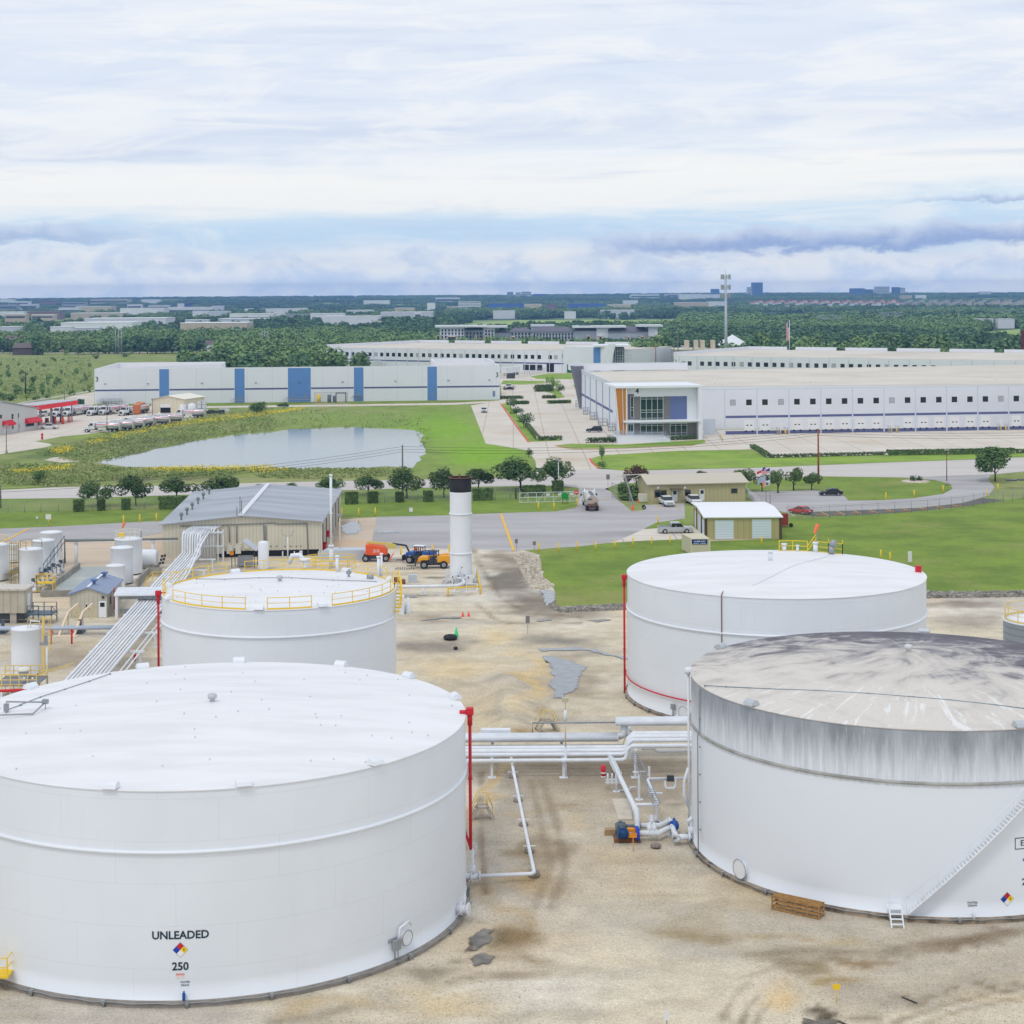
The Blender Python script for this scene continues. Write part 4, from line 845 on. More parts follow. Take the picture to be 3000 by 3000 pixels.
# spiral stair up the shell
a0,z0=hit(TD,cm,1330,1610);a1,z1=hit(TD,cm,1932,1020);mb=MB();n_=64;da=(a1-a0)/(z1-z0);hr=[]
zt=TD['h']-.2
for i in range(n_+1):
 z_=z0+(zt-z0)*i/n_;q=a0+da*(z_-z0);R0,R1=TD['R']+.04,TD['R']+.72
 if i<n_:mb.add([(TD['x']+r_*cos(q_),TD['y']+r_*sin(q_),z_+zz)for r_,q_,zz in((R0,q,0),(R1,q,0),(R1,q+.016,0),(R0,q+.016,0),(R0,q,-.04),(R1,q,-.04),(R1,q+.016,-.04),(R0,q+.016,-.04))],[(0,1,2,3),(7,6,5,4),(0,4,5,1),(1,5,6,2),(2,6,7,3),(3,7,4,0)])
 hr.append((TD['x']+R1*cos(q),TD['y']+R1*sin(q),z_))
sr=mb.build('stair_treads',WHITE,o)
mb=MB();mb.tube([(a,b,c_+1.05)for a,b,c_ in hr],.028,5);mb.tube([(a,b,c_-.1)for a,b,c_ in hr],.05,5)
for a,b,c_ in hr[::5]:mb.beam((a,b,c_-.1),(a,b,c_+1.05),.04)
mb.build('stair_rail',WHITE,o)
pL=P(cp,997,775);pR=P(cp,1083,777);mb=MB();up=Vector((0,0,1));bk=Vector((0,.75,0))
for p in(pL,pR):mb.beam(p,p+bk+up*1.05,.07,.16)
for i in range(1,5):k_=i/4;mb.beam(pL+bk*k_+up*1.05*k_-up*.04,pR+bk*k_+up*1.05*k_-up*.04,.2,.05)
mb.beam(pL+bk+up,pL+bk+up*2.6,.05);mb.obox((pL+pR)/2+bk*1.5+up*1.05,(.95,.8,.05))
mb.build('access_step',WHITE,o)
# yellow stair landing of the unleaded tank
q=P(cn,0,1200);pa=Vector((-37.0,104.2,0));pc=P(cn,62,1105,z=1.05)
mb=MB();x1,y1=pc.x,pc.y
mb.box(x1-4.2,y1-.15,.92,x1,y1+1.0,1.05)
for a,b in((x1-.06,y1-.1),(x1-1.4,y1-.1),(x1-2.8,y1-.1),(x1-4.1,y1-.1),(x1-.06,y1+.9)):
 mb.beam((a,b,1.0),(a,b,2.1),.06)
for zz in(1.55,2.1):mb.beam((x1-4.1,y1-.1,zz),(x1-.06,y1-.1,zz),.05);mb.beam((x1-.06,y1-.1,zz),(x1-.06,y1+.9,zz),.05)
for a in(x1-1.0,x1-3.4):mb.beam((a,y1,0),(a,y1,.95),.1)
mb.build('stair_landing',YEL,TA['o'])
# small concrete grey tank at the right edge
def small_tank(name,label,x,y,r,h,m,peak=.25,z0=0.0,hoops=0):
 o_=thing(name,label,'tank',(x,y,0))
 MB().lathe([(r,z0),(r,z0+h*.5),(r,z0+h),(r+.03,z0+h+.02)],(x,y,0),48).build('shell',m,o_)
 MB().lathe([(r+.035,z0+h-.05),(r+.04,z0+h+.03),(r*.5,z0+h+peak*.6),(.01,z0+h+peak)],(x,y,0),48).build('roof',WHITE,o_)
 return o_,dict(x=x,y=y,R=r,h=z0+h,peak=peak,o=o_)
p=P(e5,800,1900);
Ye=147.0;xe=P(e5,800,1200,Y=Ye).x;re_=3.2;he=Z(e5,1100,1060,Ye-2.0)
oe,TE=small_tank('insulated_tank','grey ribbed tank with a railed top at the right edge',xe+re_,Ye,re_,he,mat('ribbed_grey_cladding',rgb(178,184,186),.6,rib=.55,ribk=.25,hor=True))
railing(TE,math.radians(60),math.radians(330),oe,[],PALEYEL,1.1)
mb=MB();mb.box(xe+2.2,Ye-.6,he,xe+3.6,Ye+.6,he+.3);mb.beam((xe+2.2,Ye-.5,he),(xe+2.2,Ye-.5,he+1.5),.15);mb.beam((xe+2.2,Ye-.5,he+1.4),(xe+4,Ye-.5,he+1.4),.12);mb.build('hatch_frame',PALEYEL,oe)
# PIPING AND YARD EQUIPMENT
up=Vector((0,0,1))
def pts_z(lst,z):return[P(c,x,y,z=z)for c,x,y in lst]
# pipe bundle running from the left into the loading shed
PB=thing('pipeline_bundle','bundle of long white pipes running up to the loading shed','pipeline',(-46,200,0))
A0,A1=P(ci,660,1556,z=2.0),P(ci,985,1540,z=2.0)
B0,B1=P(ci,1372,778,z=2.0),P(ci,1500,800,z=2.0)
dL=(B0-A0);dL=dL/dL.y
xl=lambda Y:A0.x+dL.x*(Y-A0.y)
tY=262.5
for i in range(10):
 ox=i*.41-.1
 r=.115 if i%3 else .15
 top=4.6
 pt=lambda Y,z=2.0:Vector((xl(Y)+ox,Y,z))
 path=[pt(150),pt(200),pt(258-i*.28)]
 e=path[-1];path+=[e+Vector((0,.3,.3)),e+Vector((0,.3,2.3)),e+Vector((.0,.8,2.9)),e+Vector((0,7.5,2.95))]
 if i in(8,9):path=[pt(150),pt(230),pt(238,2.3),pt(252,4.3),pt(256,4.6),pt(262,4.8)]
 MB().tube(path,r,8).build('pipe',PIPE,PB)
for ox in(4.35,4.9):MB().tube([Vector((xl(150)+ox,150,1.6)),Vector((xl(226)+ox,226,1.6))],.09,6).build('pipe',PIPE,PB)
for Y in(158,168,178,188.5,199,210,221,232,244,254):
 mb=MB();x0=xl(Y)-.7;mb.box(x0,Y-.1,1.58,x0+6.1,Y+.1,1.80);mb.box(x0+.25,Y-.1,0,x0+.45,Y+.1,1.58);mb.box(x0+5.55,Y-.1,0,x0+5.75,Y+.1,1.58);mb.box(x0+.05,Y-.3,0,x0+.65,Y+.3,.06);mb.box(x0+5.35,Y-.3,0,x0+5.95,Y+.3,.06);mb.build('support',PIPE,PB)
mb=MB()
for i in range(10):
 x_=-50.3+i*.45;mb.tube([(x_,263.2,0),(x_,263.2,4.6),(x_+.1,263.6,4.9),(x_+.6,266.6,5.0)],.13,8)
for x_ in(-50.9,-45.6,-44.8):mb.box(x_,262.8,0,x_+.2,263.0,4.9)
mb.box(-51,262.7,4.35,-44.6,262.95,4.6);mb.box(-51,262.7,2.3,-44.6,262.95,2.45)
mb.build('pipe_riser',PIPE,PB)
# fire extinguisher by a support
def extinguisher(p,label,h=.9):
 o=thing('fire_extinguisher',label,'fire extinguisher',p)
 MB().lathe([(.14,.1),(.16,.2),(.16,h-.2),(.1,h-.05),(.03,h)],p,10).build('cylinder_body',RED,o)
 MB().cyl(p,p+up*.3,.04,n=6).obox(p+up*(h+.03),(.25,.06,.06)).build('valve_handle',DARK,o)
 return o
p=P(ci,1272,1435);extinguisher(p+up*.25,'red fire extinguisher hung on a white pipe support',1.0)
# second pipe run between the big tanks
PR=thing('pipeline_bundle','pipe run with a stepped bend between the two front tanks','pipeline',(0,146,0))
xA=-34.0
def xs(px):return P(cl,px,530,z=1.7).x
XS,XE=xs(1310),40.0
for i,Y in enumerate((147.2,146.2,145.2,144.3)):
 dz=.95 if i<3 else .95
 xst=XS-i*.12+.2
 r=.24 if i<2 else .17
 z0=1.75 if i<3 else 1.5
 MB().tube([(xA,Y,z0),(xst-.45,Y,z0),(xst-.12,Y+.02,z0+.12),(xst,Y+.05,z0+.45),(xst+.05,Y+.1,z0+dz-.1),(xst+.4,Y+.12,z0+dz+.2),(XE,Y+.15,z0+dz+.2)],r,10).build('pipe',PIPE,PR)
MB().tube([P(cl,1400,466,z=2.3),P(cl,1490,466,z=2.3),P(cl,1510,483,z=2.0),P(cl,1745,480,z=2.0)],.13,8).build('pipe',PIPE,PR)
# insulated rack behind
yb=149.4;xk=xs(1262);mb=MB()
for k_ in range(3):mb.tube([(xA,yb+k_*.55,2.0),(xk,yb+k_*.55,2.0)],.27,8)
mb.build('insulated_pipe',PIPE,PR);mb=MB()
for k_ in range(3):mb.tube([(xk-.2,yb+k_*.55+.1,3.35),(XE,yb+k_*.55+.1,3.35)],.27,8)
mb.build('insulated_pipe',PIPE,PR);MB().tube([(xk,yb+.5,2.0),(xk+.5,yb+.5,2.2),(xk+.6,yb+.5,3.2)],.3,8).build('insulated_pipe',PIPE,PR)
mb=MB();mb.tube([(xA,148.3,1.7),(xk+.3,148.3,1.7),(xk+.6,148.3,2.6),(XE,148.3,2.6)],.07,6);mb.tube([(xk-7.5,151,2.0),(xk-7.5,151,3.0),(xk,151,3.0)],.06,5);mb.build('conduit',GREY,PR)
for px in(340,848,1355):
 p=P(cl,px,672);mb=MB();x_=p.x
 hh=1.42 if px<1300 else 2.35
 mb.box(x_-.1,p.y-.1,0,x_+.1,p.y+.1,hh);mb.box(x_-.35,p.y-.3,0,x_+.35,p.y+.3,.06);mb.box(x_-.12,p.y-.4,hh-.02,x_+.12,151.5,hh+.12);mb.box(x_-.1,150.2,0,x_+.1,150.4,hh);mb.build('support',PIPE,PR)
mb=MB();p=P(cl,357,396,z=2.4);mb.box(p.x-1.2,yb+1.6,2.0,p.x+1.4,yb+2.3,2.4);mb.build('cable_box',PIPE,PR)
# low L-shaped pipe with valve to the unleaded tank
LP=thing('drain_pipe','low white pipe with an elbow running to the unleaded tank','pipe',P(cl,640,1350))
q=pts_z([(cl,205,1370),(cl,640,1352)],.55);k_=q[1];e=P(cl,483,572,z=1.0)
MB().tube([q[0],k_-Vector((.25,0,0)),k_+Vector((0,.25,0)),k_.lerp(e,.5),e,e+Vector((-.1,1.0,.5))],.125,10).build('pipe',PIPE,LP)
mb=MB();vv=P(cl,205,1370,z=.55);mb.cyl(vv-Vector((1.2,0,0)),vv+Vector((.5,0,0)),.22,n=12)
for dx in(-.8,-.15,.45):mb.cyl(vv+Vector((dx,0,0)),vv+Vector((dx+.09,0,0)),.36,n=14)
mb.cyl(vv+up*.1,vv+up*1.9,.1,n=8);mb.cyl(vv+up*.2,vv+up*.75,.2,n=10);mb.build('gate_valve',PIPE,LP)
handwheel(vv+up*2.0,(.3,-1,.2),.32,PIPE,LP)
for px,py in((525,840),(565,1010),(605,1200),(490,670)):
 p=P(cl,px,py);mb=MB();mb.cyl(p,p+up*.18,.36,n=12);mb.build('concrete_foot',FOUND,LP);mb=MB();mb.cyl(p,p+up*.5,.1,n=8);mb.box(p.x-.45,p.y-.05,.42,p.x+.45,p.y+.05,.5);mb.build('pipe_stand',PIPE,LP)
p=P(cl,640,1372);MB().cyl(p-up*.02,p+up*.35,.40,n=14).build('concrete_foot',FOUND,LP)
# stiles over the sandy ridge
def stile(c,x0,y0,x1,y1,label,rail):
 a,b=P(c,x0,y0),P(c,x1,y1);d=(b-a);d.z=0;L_=d.length;d.normalize();n=Vector((-d.y,d.x,0));o=thing('stile_steps',label,'steps',a.lerp(b,.5))
 mb=MB();w=.8;hh=.95;s0=.27*L_
 for sgn in(0,1):
  a_=a+n*w*sgn;b_=b+n*w*sgn
  pr=[a_,a_+d*s0+up*hh,b_-d*s0+up*hh,b_]
  for q0,q1 in zip(pr[:-1],pr[1:]):mb.beam(q0,q1,.08,.2)
 mb.build('stringer',CONC,o);mb=MB()
 for t_ in(.25,.5,.75):
  for base,sg in((a,1),(b,-1)):
   c_=base+d*sg*s0*t_+up*hh*t_;mb.beam(c_,c_+n*w,.26,.04)
 m0,m1=a+d*s0+up*hh,b-d*s0+up*hh;mb.quad(m0+up*.02,m1+up*.02,m1+n*w+up*.02,m0+n*w+up*.02);mb.build('tread',CONC,o)
 mb=MB()
 for sgn in(0,1):
  a_=a+n*w*sgn;b_=b+n*w*sgn
  pr=[a_+up*.9,a_+d*s0+up*(hh+1.0),b_-d*s0+up*(hh+1.0),b_+up*.9];mb.tube(pr,.03,5)
  for q_,lo in((a_,0),(a_+d*s0,hh),(b_-d*s0,hh),(b_,0)):mb.cyl(q_+up*lo,q_+up*(lo+(.9 if lo==0 else 1.0)),.03,n=5)
 mb.build('handrail',rail,o)
stile(cl,200,975,350,970,'small steps with pale yellow rails beside the unleaded tank',PALEYEL)
stile(cl,672,350,818,345,'small concrete steps with a faint rail behind the pipe run',PALEYEL)
# floodlight mast in front of pipe run
p=P(cl,850,665);h_=Z(cl,842,115,p.y)
o=thing('floodlight_mast','slim white and tan mast with a lamp on top, by the middle pipe support','lamp post',p+Vector((.15,-.3,0)))
q=p+Vector((.15,-.3,0));MB().cyl(q,q+up*2.6,.12,n=8).build('base_pole',PIPE,o);MB().cyl(q+up*2.6,q+up*(h_-1.2),.06,n=8).build('pole',mat('tan_pole',rgb(226,206,178),.6),o)
MB().cyl(q+up*(h_-1.9),q+up*(h_-.9),.15,n=8).build('ballast_box',WHITE,o);MB().obox(q+up*h_,(.55,.35,.35)).cyl(q+up*(h_-1),q+up*h_,.03,n=5).build('lamp_head',mat('lamp_head_tan',rgb(200,190,160),.5),o)
# pump set and its piping at the grey tank
PU=thing('pump_skid','pump pair with grey and blue motors on a dark skid','pump',P(cw,560,1760))
def motor(c,x0,y0,x1,y1,r,m,name,z):
 a,b=P(c,x0,y0,z=z),P(c,x1,y1,z=z);d=(b-a).normalized();mb=MB();mb.cyl(a,a+d*.12,r*.85,r,16);mb.cyl(a+d*.12,b,r,n=16)
 for i in range(9):
  q=a.lerp(b,.15+i*.09);mb.cyl(q,q+d*.03,r*1.06,n=16)
 mb.obox(a.lerp(b,.5)+up*r,(.3,.25,.2));return mb.build(name,m,PU)
motor(cw,385,1575,515,1570,.34,mat('grey_motor',rgb(105,120,128),.5),'motor',.75);motor(cw,405,1670,545,1665,.36,mat('blue_motor',rgb(28,72,122),.45),'motor',.72)
a,b=P(cw,545,1668,z=.7),P(cw,650,1662,z=.7);MB().cyl(a,b,.12,n=10).build('shaft_coupling',GREY,PU)
a=P(cw,615,1650,z=.72);MB().obox(a,(.85,.45,.62)).build('coupling_guard',mat('guard_orange',rgb(226,140,20),.5),PU)
a,b=P(cw,650,1660,z=.7),P(cw,690,1658,z=.7);MB().cyl(a,b,.52,n=18).build('pump_casing',mat('pump_blue',rgb(20,70,190),.4),PU)
a=P(cw,580,1565,z=.75);MB().cyl(a-Vector((.4,0,0)),a+Vector((.75,0,0)),.14,n=10).cyl(a+Vector((.35,0,0)),a+Vector((.75,0,0)),.36,n=14).build('pump_casing',mat('grey_motor',None),PU)
a=P(cw,420,1745,z=.2);b=P(cw,690,1735,z=.2);MB().box(a.x-.3,a.y-.1,.06,b.x,a.y+.25,.26).box(a.x,a.y+1.1,.06,b.x,a.y+2.6,.26).build('base_frame',mat('rust_base',rgb(150,95,50),.8,var=.4,vs=3),PU)
a=P(cw,330,1790);b=P(cw,720,1770);MB().box(a.x+.2,a.y-.1,0,b.x,a.y+3.4,.06).build('plinth',mat('dark_plinth',rgb(110,100,88),.9),PU)
# yellow marker in front of the pump
p=P(cw,622,1910);o=thing('marker_post','thin orange marker stake in front of the pump pair','post',p);MB().cyl(p,p+up*1.15,.03,n=5).build('stake',mat('stake_orange',rgb(232,165,60),.6),o);MB().obox(p+up*1.2,(.55,.04,.36)).build('sign_plate',mat('guard_orange',None),o)
PP=thing('pump_piping','white pump piping with blue valves joining the grey tank','pipe',P(cw,900,1700))
MB().tube([P(cw,290,590,z=1.6),P(cw,480,980,z=1.7),P(cw,630,1290,z=1.8),P(cw,662,1360,z=1.75),P(cw,672,1430,z=1.35),P(cw,675,1600,z=.75)],.2,10).build('pipe',PIPE,PP)
MB().tube([P(cw,262,590,z=1.5),P(cw,375,835,z=1.5)],.09,8).tube([P(cw,318,585,z=1.55),P(cw,440,830,z=1.55)],.09,8).build('pipe',PIPE,PP)
MB().tube([P(cw,690,1662,z=.6),P(cw,760,1658,z=.6),P(cw,960,1665,z=.6),P(cw,1060,1610,z=.6),P(cw,1130,1585,z=.65)],.19,10).tube([P(cw,700,1562,z=.6),P(cw,980,1558,z=.6),P(cw,1050,1530,z=.6),P(cw,1110,1490,z=.6),P(cw,1140,1540,z=.6),P(cw,1175,1650,z=.6),P(cw,1205,1735,z=.6),P(cw,1240,1715,z=.6),P(cw,1400,1705,z=.6)],.2,10).build('pipe',PIPE,PP)
for x_,y_ in((905,1655),(870,1555),(840,1655)):
 mb=MB();p=P(cw,x_,y_,z=.6);mb.cyl(p-Vector((.12,0,0)),p+Vector((-.03,0,0)),.33,n=14);mb.cyl(p+Vector((.1,0,0)),p+Vector((.19,0,0)),.33,n=14);mb.cyl(p,p+up*.75,.1,n=8);mb.cyl(p+up*.15,p+up*.5,.18,n=10);mb.build('gate_valve',PIPE,PP)
for x_,y_ in((840,1690),(1130,1690),(930,1520)):
 p=P(cw,x_,y_);MB().cyl(p,p+up*.5,.1,n=8).cyl(p,p+up*.05,.3,n=12).build('pipe_foot',PIPE,PP)
handwheel(P(cw,870,1440,z=1.15),(0,0,1),.36,PIPE,PP)
p=P(cw,1172,1545,z=.65);MB().cyl(p-Vector((.2,.3,0)),p+Vector((.15,-.1,0)),.38,n=14).cyl(p,p+up*.5,.1,n=8).build('check_valve',BLUE,PP)
p=P(cw,1400,1700,z=.6);mb=MB();mb.cyl(p+Vector((-.2,0,0)),p+Vector((-.05,0,0)),.4,n=14);mb.cyl(p,p+up*1.4,.09,n=8);mb.cyl(p+up*.2,p+up*.7,.24,n=10);mb.cyl(p+Vector((-.3,0,1.0)),p+Vector((.1,0,1.4)),.15,n=8);mb.build('tank_nozzle',PIPE,PP)
# frame with cable tray
FR=thing('cable_tray_frame','grey cable tray on white posts running down to the pumps','cable tray',P(cw,700,1210))
mb=MB();a,b=P(cw,590,590,z=2.3),P(cw,885,1250,z=2.3)
for ox in(0,.55):
 mb.beam(a+Vector((ox,0,0)),b+Vector((ox,0,0)),.06,.12)
for i in range(24):q_=a.lerp(b,i/23);mb.beam(q_,q_+Vector((.55,0,0)),.05,.03)
mb.build('tray',GREY,FR)
for px,py in((700,1210),(935,1510)):
 p=P(cw,px,py);mb=MB();mb.box(p.x-.09,p.y-.09,0,p.x+.09,p.y+.09,2.25);mb.cyl(p,p+up*.05,.35,n=12);mb.box(p.x-.5,p.y-.07,2.18,p.x+.5,p.y+.07,2.3);mb.build('post',PIPE,FR)
VP=thing('vapour_pipe','thin white pipe with a looped bypass ending at the grey tank','pipe',P(cw,935,1200))
MB().tube([P(cw,640,1278,z=1.9),P(cw,955,1272,z=1.9),P(cw,950,1240,z=1.95),P(cw,815,945,z=2.4),P(cw,830,933,z=2.4),P(cw,1400,915,z=2.4)],.11,8).build('pipe',PIPE,VP)
mb=MB();mb.tube([P(cw,1055,925,z=2.4),P(cw,1055,1040,z=1.75),P(cw,1075,1052,z=1.7),P(cw,1165,1052,z=1.7),P(cw,1185,1035,z=1.75),P(cw,1190,925,z=2.4)],.09,8);mb.build('bypass_loop',PIPE,VP)
p=P(cw,1122,918,z=2.45);MB().obox(p,(.55,.35,.45)).build('meter',DARK,VP)
p=P(cw,930,1500);MB().box(p.x-.09,p.y+6.5,0,p.x+.09,p.y+6.7,2.4).build('post',PIPE,VP)
SVL=thing('sample_station','small white valve station with a red canister beside the sloping pipe','valve station',P(cw,395,1100))
p=P(cw,395,1100);mb=MB();mb.cyl(p,p+up*1.6,.1,n=8);mb.cyl(p,p+up*.05,.32,n=12)
for z_ in(.75,1.0):mb.tube([p+Vector((-.9,0,z_)),p+Vector((.4,0,z_)),p+Vector((.4,0,z_+.6))],.06,6)
for dx in(-.7,-.35,0,.3):mb.cyl(p+Vector((dx,0,.7)),p+Vector((dx,0,1.5)),.07,n=6);mb.cyl(p+Vector((dx,-.1,.8)),p+Vector((dx,.1,.8)),.16,n=8)
mb.tube([p+Vector((.3,0,.1)),p+Vector((1.0,0,.12)),p+Vector((1.2,0,.35)),p+Vector((1.7,0,.35))],.07,6);mb.build('valve_manifold',PIPE,SVL)
p2=p+Vector((-1.05,0.2,1.25));MB().cyl(p2,p2+up*.85,.2,n=12).build('canister',RED,SVL);MB().cyl(p2+up*.2,p2+up*.32,.215,n=12).cyl(p2-up*.1,p2,.215,n=12).build('canister_band',WHITE,SVL)
# concrete pads, timber, skid
def flat_thing(name,pts,h,m,label,cat):
 ps=[P(*q_)for q_ in pts];c_=sum(ps,Vector())/len(ps);o_=MB().prism([(p_.x,p_.y)for p_ in ps],0,h).build(name,m);
 return tag(o_,label,cat)
flat_thing('concrete_pad',[(cw,330,1208),(cw,590,1206),(cw,610,1488),(cw,425,1492)],.1,mat('pale_pad',rgb(214,204,188),.9,var=.15,vs=1),'pale concrete slab beside the pump pair','slab')
flat_thing('timber_block',[(cw,235,1695),(cw,385,1690),(cw,385,1655),(cw,240,1660)],.42,mat('timber_tan',rgb(178,150,112),.85,var=.2,vs=3),'tan timber block left of the pump pair','timber')
p=P(cw,925,1860);o=MB().ball(p+up*.18,.42,9,6,.45).build('rock',mat('grey_rock',rgb(150,140,132),.95,var=.4,vs=4));tag(o,'lone grey lump of rock in front of the pump piping','rock')
# pallet crate by the grey tank
PC=thing('timber_crate','long low timber crate leaning at the foot of the grey roofed tank','crate',P(cp,320,690))
a,b=P(cp,150,640),P(cp,480,712);d=(b-a).normalized();n=Vector((-d.y,d.x,0));mb=MB()
for z_ in(.08,.34,.6,.86):
 mb.beam(a+up*z_,b+up*z_,.05,.13)
 mb.beam(a+n*.8+up*z_,b+n*.8+up*z_,.05,.13)
for i in range(5):q_=a.lerp(b,i/4);mb.beam(q_,q_+up*.92,.09);mb.beam(q_+n*.8,q_+n*.8+up*.92,.09)
mb.build('side_slats',mat('crate_wood',rgb(176,134,80),.85,var=.3,vs=3),PC);mb=MB()
for i in range(4):mb.beam(a+n*(.1+i*.2)+up*.93,b+n*(.1+i*.2)+up*.93,.12,.04)
for z_ in(.2,.5,.8):mb.beam(b+up*z_,b+n*.8+up*z_,.05,.13);mb.beam(a+up*z_,a+n*.8+up*z_,.05,.13)
mb.build('lid_slats',mat('crate_wood',None),PC)
# signs in the foreground
def sign_post(c,x,y,htop,w,h,col,label,cat='sign',pole=GREY,pr=.03,pcol=None):
 p=P(c,x,y);zt=htop;o=thing('sign_post',label,cat,p)
 MB().cyl(p,p+up*zt,pr,n=6).build('pole',pole,o);MB().obox(p+up*(zt-h/2)+Vector((0,-.04,0)),(w,.03,h)).build('sign_plate',col,o);return o
SG_W=mat('sign_white',(.75,.75,.74,1),.6);SG_G=mat('sign_grey',(.22,.21,.20,1),.6)
sign_post(cp,605,1300,1.1,.42,.32,YEL,'small yellow sign on a pale stake at the bottom of the yard',pole=PALEYEL)
sign_post(cW,1258,1945,1.1,.3,.5,SG_W,'small white sign at the very bottom edge of the yard')
p=P(cp,1120,1300);o=MB().beam(P(cp,1068,1263)+up*.05,P(cp,1175,1307)+up*.05,.06).build('steel_rod',DARK);tag(o,'thin dark rod lying on the gravel','rod')
# flare stack
p=P(chm,650,1380);FS=thing('flare_stack','tall white flare stack with a black top','flare stack',p);zt=Z(cf,1445,118,p.y);zb=Z(cf,1445,217,p.y);r=1.53;c_=p
MB().lathe([(r+.08,.25),(r+.08,2.2),(r+.02,2.6),(r,2.8),(r,zb)],c_,40).build('shaft',WHITE,FS)
MB().lathe([(r,zb),(r,zt),(r-.12,zt),(r-.12,zt-2.5),(.1,zt-2.6)],c_,40).build('burner_top',mat('sooty_black',(.02,.018,.02,1),.8,var=.4,vs=.8),FS)
MB().lathe([(r+.02,zt-.05),(r+.12,zt),(r+.12,zt+.08),(r-.05,zt+.08)],c_,40).tube([(c_.x-.1,c_.y-r,zt+.1),(c_.x-.1,c_.y-r,zt+.7)],.12,6).build('rim',mat('rust_rim',rgb(120,84,70),.85),FS)
for zz in(Z(cf,1445,372,p.y),Z(cf,1450,650,p.y)):MB().lathe([(r-.01,zz-.1),(r+.12,zz-.08),(r+.12,zz+.08),(r-.01,zz+.1)],c_,40).build('flange',WHITE,FS)
MB().box(c_.x-2.7,c_.y-2.6,0,c_.x+2.6,c_.y+2.3,.25).build('plinth',CONC,FS)
mb=MB();q=p+Vector((0,-r-.2,0));mb.obox(q+Vector((1.2,-.2,.95)),(1.0,.4,1.3));mb.obox(q+Vector((-1.3,-.1,.8)),(.5,.4,1.2))
for dx,hh in((-1.0,1.6),(-.6,2.3),(-.15,3.0),(.5,1.8),(.85,1.4)):mb.cyl(q+Vector((dx,-.1,.2)),q+Vector((dx,-.1,hh)),.06,n=6);mb.ball(q+Vector((dx,-.2,hh*.7)),.16,8,6)
mb.tube([q+Vector((-.5,-.4,1.2)),q+Vector((.4,-.4,1.2)),q+Vector((.9,0,1.3))],.16,8);mb.build('burner_piping',PIPE,FS);
for dx,dz in((-1.1,1.4),(-.3,1.5),(.5,1.6),(1.1,1.3),(.2,2.7),(-1.4,.7)):MB().obox(q+Vector((dx,-.42,dz)),(.14,.1,.2)).build('gauge',DARK,FS)
mb=MB()
for sx in(-1,1):
 for i in range(8):mb.cyl(p+Vector((sx*(r+.55),-.6,.4+i*.2)),p+Vector((sx*(r+.55),-.5,.4+i*.2)),.08,n=6)
 mb.obox(p+Vector((sx*(r+.5),-.3,1.2)),(.25,.5,1.8))
mb.build('side_cabinet',PIPE,FS)
# supply pipe, guard rail
SP=thing('supply_pipe','white pipe running from the railed tank to the flare stack','pipe',P(cf,1180,945));a=P(cf,1000,893,z=1.0);b=P(cf,1420,885,z=1.0)
MB().tube([a+Vector((-4,0,0)),b,b+Vector((1.0,1.4,.2)),q+Vector((.3,-.5,1.2))],.2,10).build('pipe',PIPE,SP);s_=P(cf,1180,945)
mb=MB();mb.cyl(s_,Vector((s_.x,a.y,.8)),.12,n=8);mb.box(s_.x-.3,s_.y-.2,0,s_.x+.3,s_.y+.2,.06);w_=P(cf,1405,925);
for dx in(0,1.6,3.1):mb.beam(w_+Vector((dx,0,0)),w_+Vector((dx,.9,.9)),.12)
mb.beam(w_,w_+Vector((3.1,0,0)),.12);mb.beam(w_+Vector((0,.9,.9)),w_+Vector((3.1,.9,.9)),.12);mb.build('pipe_stand',PIPE,SP)
GR=thing('guard_rail','yellow guard rail around the foot of the flare stack','guard rail',P(chm,700,1600));A_=P(chm,345,1670);B_=P(chm,1105,1615);C_=P(chm,1020,1240);D_=P(chm,310,1285);mb=MB()
for q0,q1 in((A_,B_),(B_,C_)):mb.tube([q0+up*1.1,q1+up*1.1],.1,8)
mb.build('rail',YEL,GR);mb=MB()
for q0 in(A_,B_,C_,D_):mb.cyl(q0,q0+up*1.2,.12,n=8)
mb.build('post',YEL,GR)
# tall thin vent pole behind the railed tank
p=P(cf,533,760);zt=Z(cf,526,95,p.y);VPo=thing('vent_mast','very tall slim white vent mast behind the railed tank','mast',p)
MB().cyl(p,p+up*3.2,.34,.30,14).cyl(p+up*3.2,p+up*3.5,.42,n=14).build('base_pipe',PIPE,VPo);MB().cyl(p+up*3.4,p+up*(zt-.2),.2,n=12).cyl(p+up*(zt-.3),p+up*zt,.26,n=12).build('mast_pipe',PIPE,VPo)
z6=Z(cf,530,375,p.y);MB().cyl(p+up*z6,p+up*(z6+.12),.3,n=12).build('flange',PIPE,VPo)
mb=MB();R_=1.9
for zz in(.7,1.3,1.9):mb.tube([p+Vector((R_*1.9*cos(a_),R_*sin(a_),zz))for a_ in[2*pi*i/20 for i in range(21)]],.05,5)
for i in range(8):a_=2*pi*i/8;mb.cyl(p+Vector((R_*1.9*cos(a_),R_*sin(a_),0)),p+Vector((R_*1.9*cos(a_),R_*sin(a_),1.9)),.05,n=5)
o=mb.build('platform_rail',YEL);tag(o,'oval yellow railing around the foot of the slim vent mast','railing')
p=P(cf,595,690);zt=Z(cf,595,385,p.y);o=thing('lamp_mast','slim pale mast with a small lamp right of the vent mast','lamp post',p);MB().cyl(p,p+up*zt,.09,n=6).build('pole',mat('tan_pole',None),o);MB().obox(p+up*zt,(.8,.4,.35)).build('lamp_head',GREY,o)
p=P(cf,635,690);o=thing('tank_cover','low rounded grey cover behind the railed tank','cover',p);mb=MB();L_=4.1
